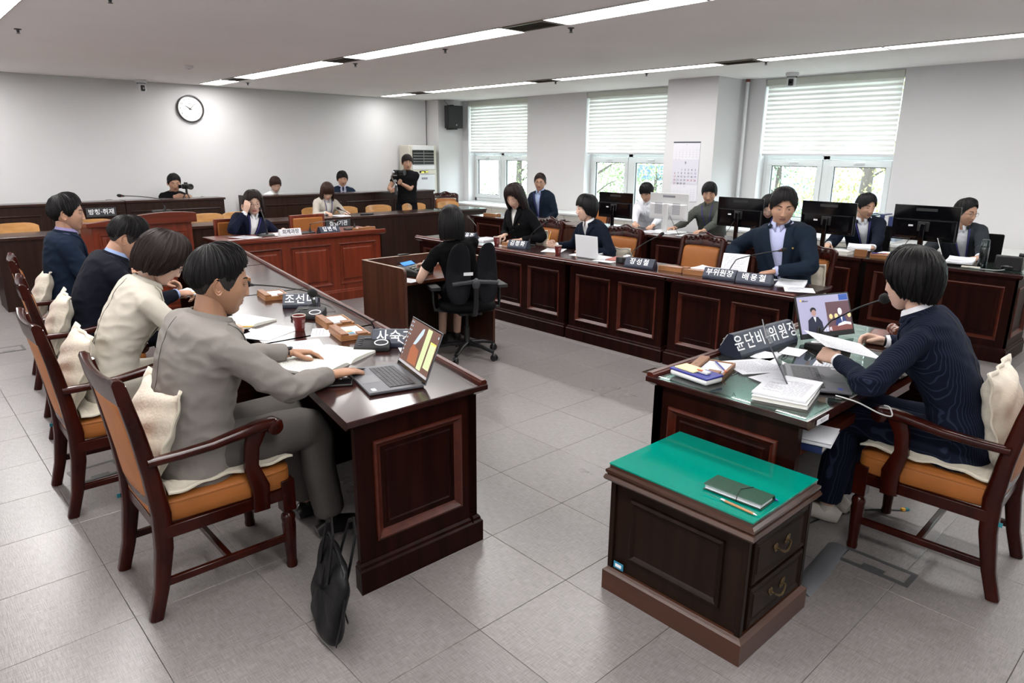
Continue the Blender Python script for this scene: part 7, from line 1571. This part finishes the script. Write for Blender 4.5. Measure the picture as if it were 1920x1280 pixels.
person('woman with chestnut hair and bangs in a beige jacket, writing', (5.17, 10.02), -92, (5.17, 9.82, 1.268), (-108, 34), 'f', 'longbang', 'c', 'f', 'jacket', (.50, .455, .40), (.72, .70, .68), open_=.3, lanyard={'bottom': .22},
       hands={'R': H(4.99, 9.45, .825, (.2, -1, -.15), (0, 0, 1), 'pen'), 'L': H(5.27, 9.42, .82, (-.35, -1, 0), (0, 0, 1), 'flat')})
person('man in a black shirt behind the camera on the left gallery barrier', (3.40, 11.30), -100, (3.41, 11.22, 1.385), (-96, 14), 'm', 'short', 'k', 'm', 'tshirt', (.010, .010, .012), None, open_=.5, hairkw=dict(wave=1.3), hands={'R': H(3.40, 11.05, 1.06, (.3, -1, .1), (-.9, 0, .4), 'hold'), 'L': H(3.56, 11.05, 1.05, (-.3, -1, .1), (.9, 0, .4), 'hold')})
t = thing('gallery_chair', 'dark bench behind the left gallery barrier', 'bench', (3.3, 11.3, 0)); MB().box(-.8, .5, -.2, .2, .40, .46).build('seat', W_BROWN, t, bev=.004); MB().box(-.75, -.7, -.18, .18, 0, .4).build('leg', W_BROWN, t); MB().box(.4, .45, -.18, .18, 0, .4).build('leg', W_BROWN, t)
t = thing('gallery_chair', 'dark bench behind the right gallery barrier', 'bench', (5.6, 11.3, 0)); MB().box(-.9, 1.0, -.2, .2, .40, .46).build('seat', W_BROWN, t, bev=.004); MB().box(-.85, -.8, -.18, .18, 0, .4).build('leg', W_BROWN, t); MB().box(.9, .95, -.18, .18, 0, .4).build('leg', W_BROWN, t)
person('woman in a white blouse with tied brown hair looking down in the gallery', (4.98, 11.30), -95, (4.97, 11.20, 1.325), (-98, 26), 'f', 'tied', 'c', 'f', 'shirt', (.70, .70, .70), None, open_=.3)
person('young man with wavy hair in a blue suit in the gallery', (6.22, 11.30), -110, (6.20, 11.20, 1.388), (-112, 6), 'm', 'fringe', 'k', 'm', 'jacket', (.02, .038, .075), (.55, .56, .70), tie=(.02, .03, .10), open_=.6, hairkw=dict(wave=2.2))
person('cameraman in a black shirt standing with a gimbal', (6.86, 10.18), -118, (6.86, 10.15, 1.678), (-112, 5), 'm', 'fringe', 'b', 'm', 'tshirt', (.010, .010, .012), None, legs='stand', size=.98, trousers=(.010, .011, .018),
       hands={'R': H(6.47, 10.0, 1.10, (-.2, -1, .3), (-1, .1, .1), 'grip'), 'L': H(6.60, 9.99, 1.215, (-.8, -.8, .2), (.2, -.6, -.6), 'grip')}, elbow={'R': (-.5, .5, -.9), 'L': (.9, .2, -.6)})
person('woman in a black cardigan with shoulder length hair, writing at the right row', (5.50, 5.79), 181, (5.30, 5.75, 1.395), (196, 30), 'f', 'long', 'b', 'f', 'jacket', (.008, .008, .010), (.74, .72, .70), pin=True, vneck=.62, collared=False, cuffs=False, open_=.3, size=1.04,
       hands={'R': H(5.18, 5.86, .80, (-.9, -.1, -.15), (0, 0, 1), 'pen'), 'L': H(5.18, 5.62, .785, (-1, .3, 0), (0, 0, 1), 'flat')}, hairkw=dict(wave=1.4))
person('man in glasses and a navy suit seated by the wall between windows', (8.02, 8.0), 194, (7.90, 7.98, 1.412), (216, 4), 'm', 'short', 'b', 'm', 'jacket', NAVY2, (.42, .52, .75), glasses=GLM, lanyard={'bottom': .35}, open_=.6, size=1.02)
person('woman with short black hair and a white collar turning to her left', (5.55, 4.68), 176, (5.35, 4.73, 1.318), (146, 2), 'f', 'bobup', 'k', 'f', 'jacket', NAVY, (.78, .78, .80), pin=True, vneck=.72,
       hands={'R': H(5.20, 5.10, .80, (-.7, .5, .3), (-.3, .9, .2), 'pen'), 'L': H(5.16, 4.60, .80, (-1, .2, 0), (0, 0, 1), 'relax')}, elbow={'R': (.1, .7, -.8)}, hairkw=dict(wave=1.2))
person('young man in a white shirt looking down between the monitors', (8.05, 5.92), 192, (7.90, 5.90, 1.345), (196, 30), 'm', 'fringe', 'k', 'm', 'shirt', (.66, .66, .70), None, open_=.3, trousers=(.03, .03, .04),
       hands={'R': H(7.42, 5.70, .82, (-.8, -.6, 0), (0, 0, 1), 'type'), 'L': H(7.42, 5.44, .81, (-1, -.3, 0), (0, 0, 1), 'type')})
person('man in a dark grey green shirt right of the white monitor', (8.05, 4.90), 190, (7.90, 4.92, 1.382), (206, 14), 'm', 'fringe', 'k', 'm', 'shirt', (.125, .13, .115), None, lanyard={'bottom': .35}, open_=.5, trousers=(.03, .03, .04), wide=1.06,
       hands={'R': H(7.42, 5.15, .81, (-1, .2, 0), (0, 0, 1), 'type'), 'L': H(7.42, 4.72, .81, (-1, .2, 0), (0, 0, 1), 'type')})
person('woman in black with long hair bent over behind the third black monitor', (7.98, 4.03), 186, (7.80, 4.05, 1.268), (204, 34), 'f', 'long', 'k', 'f', 'jacket', (.008, .008, .010), None, lanyard={'bottom': .4}, open_=.3, vneck=.97, cuffs=False,
       hands={'R': H(7.33, 3.98, .83, (-1, .1, -.1), (0, 0, 1), 'pen'), 'L': H(7.42, 3.70, .80, (-1, 0, 0), (0, 0, 1), 'relax')})
person('young man in a navy blazer and light blue shirt with a silver watch', (5.56, 2.66), 192, (5.41, 2.69, 1.472), (213, 12), 'm', 'part', 'k', 'm', 'jacket', NAVY2, (.50, .53, .78), pin=True, open_=.55, size=1.10, wide=1.06, look=-.5, vneck=.22,
       hands={'L': H(5.14, 2.64, .815, (-.8, .55, -.15), (0, .1, 1), 'rest'), 'R': H(5.22, 3.02, .84, (-1, .2, 0), (0, .6, .8), 'hold')}, watch=('L', SILVER), elbow={'L': (.1, -.8, -.6), 'R': (0, .8, -.7)})
person('dark haired man in a navy suit beside the fourth black monitor', (8.08, 2.99), 205, (7.90, 3.0, 1.328), (236, 8), 'm', 'part', 'k', 'm', 'jacket', NAVY, (.72, .72, .76), lanyard={'bottom': .25}, open_=.5,
       hands={'R': H(7.40, 3.15, .80, (-1, -.2, 0), (0, 0, 1), 'type'), 'L': H(7.45, 2.75, .80, (-1, .2, 0), (0, 0, 1), 'relax')})
person('man in round glasses and a charcoal suit looking away to the right', (8.08, 2.03), 200, (7.90, 2.06, 1.325), (247, 6), 'm', 'top', 'k', 'm', 'jacket', (.045, .052, .062), (.74, .74, .78), lanyard={'bottom': .25}, glasses=GLM, open_=.5, vneck=.2, fade=True,
       hands={'R': H(7.45, 2.20, .81, (-1, -.2, 0), (0, 0, 1), 'relax'), 'L': H(7.45, 1.80, .81, (-1, .2, 0), (0, 0, 1), 'relax')})
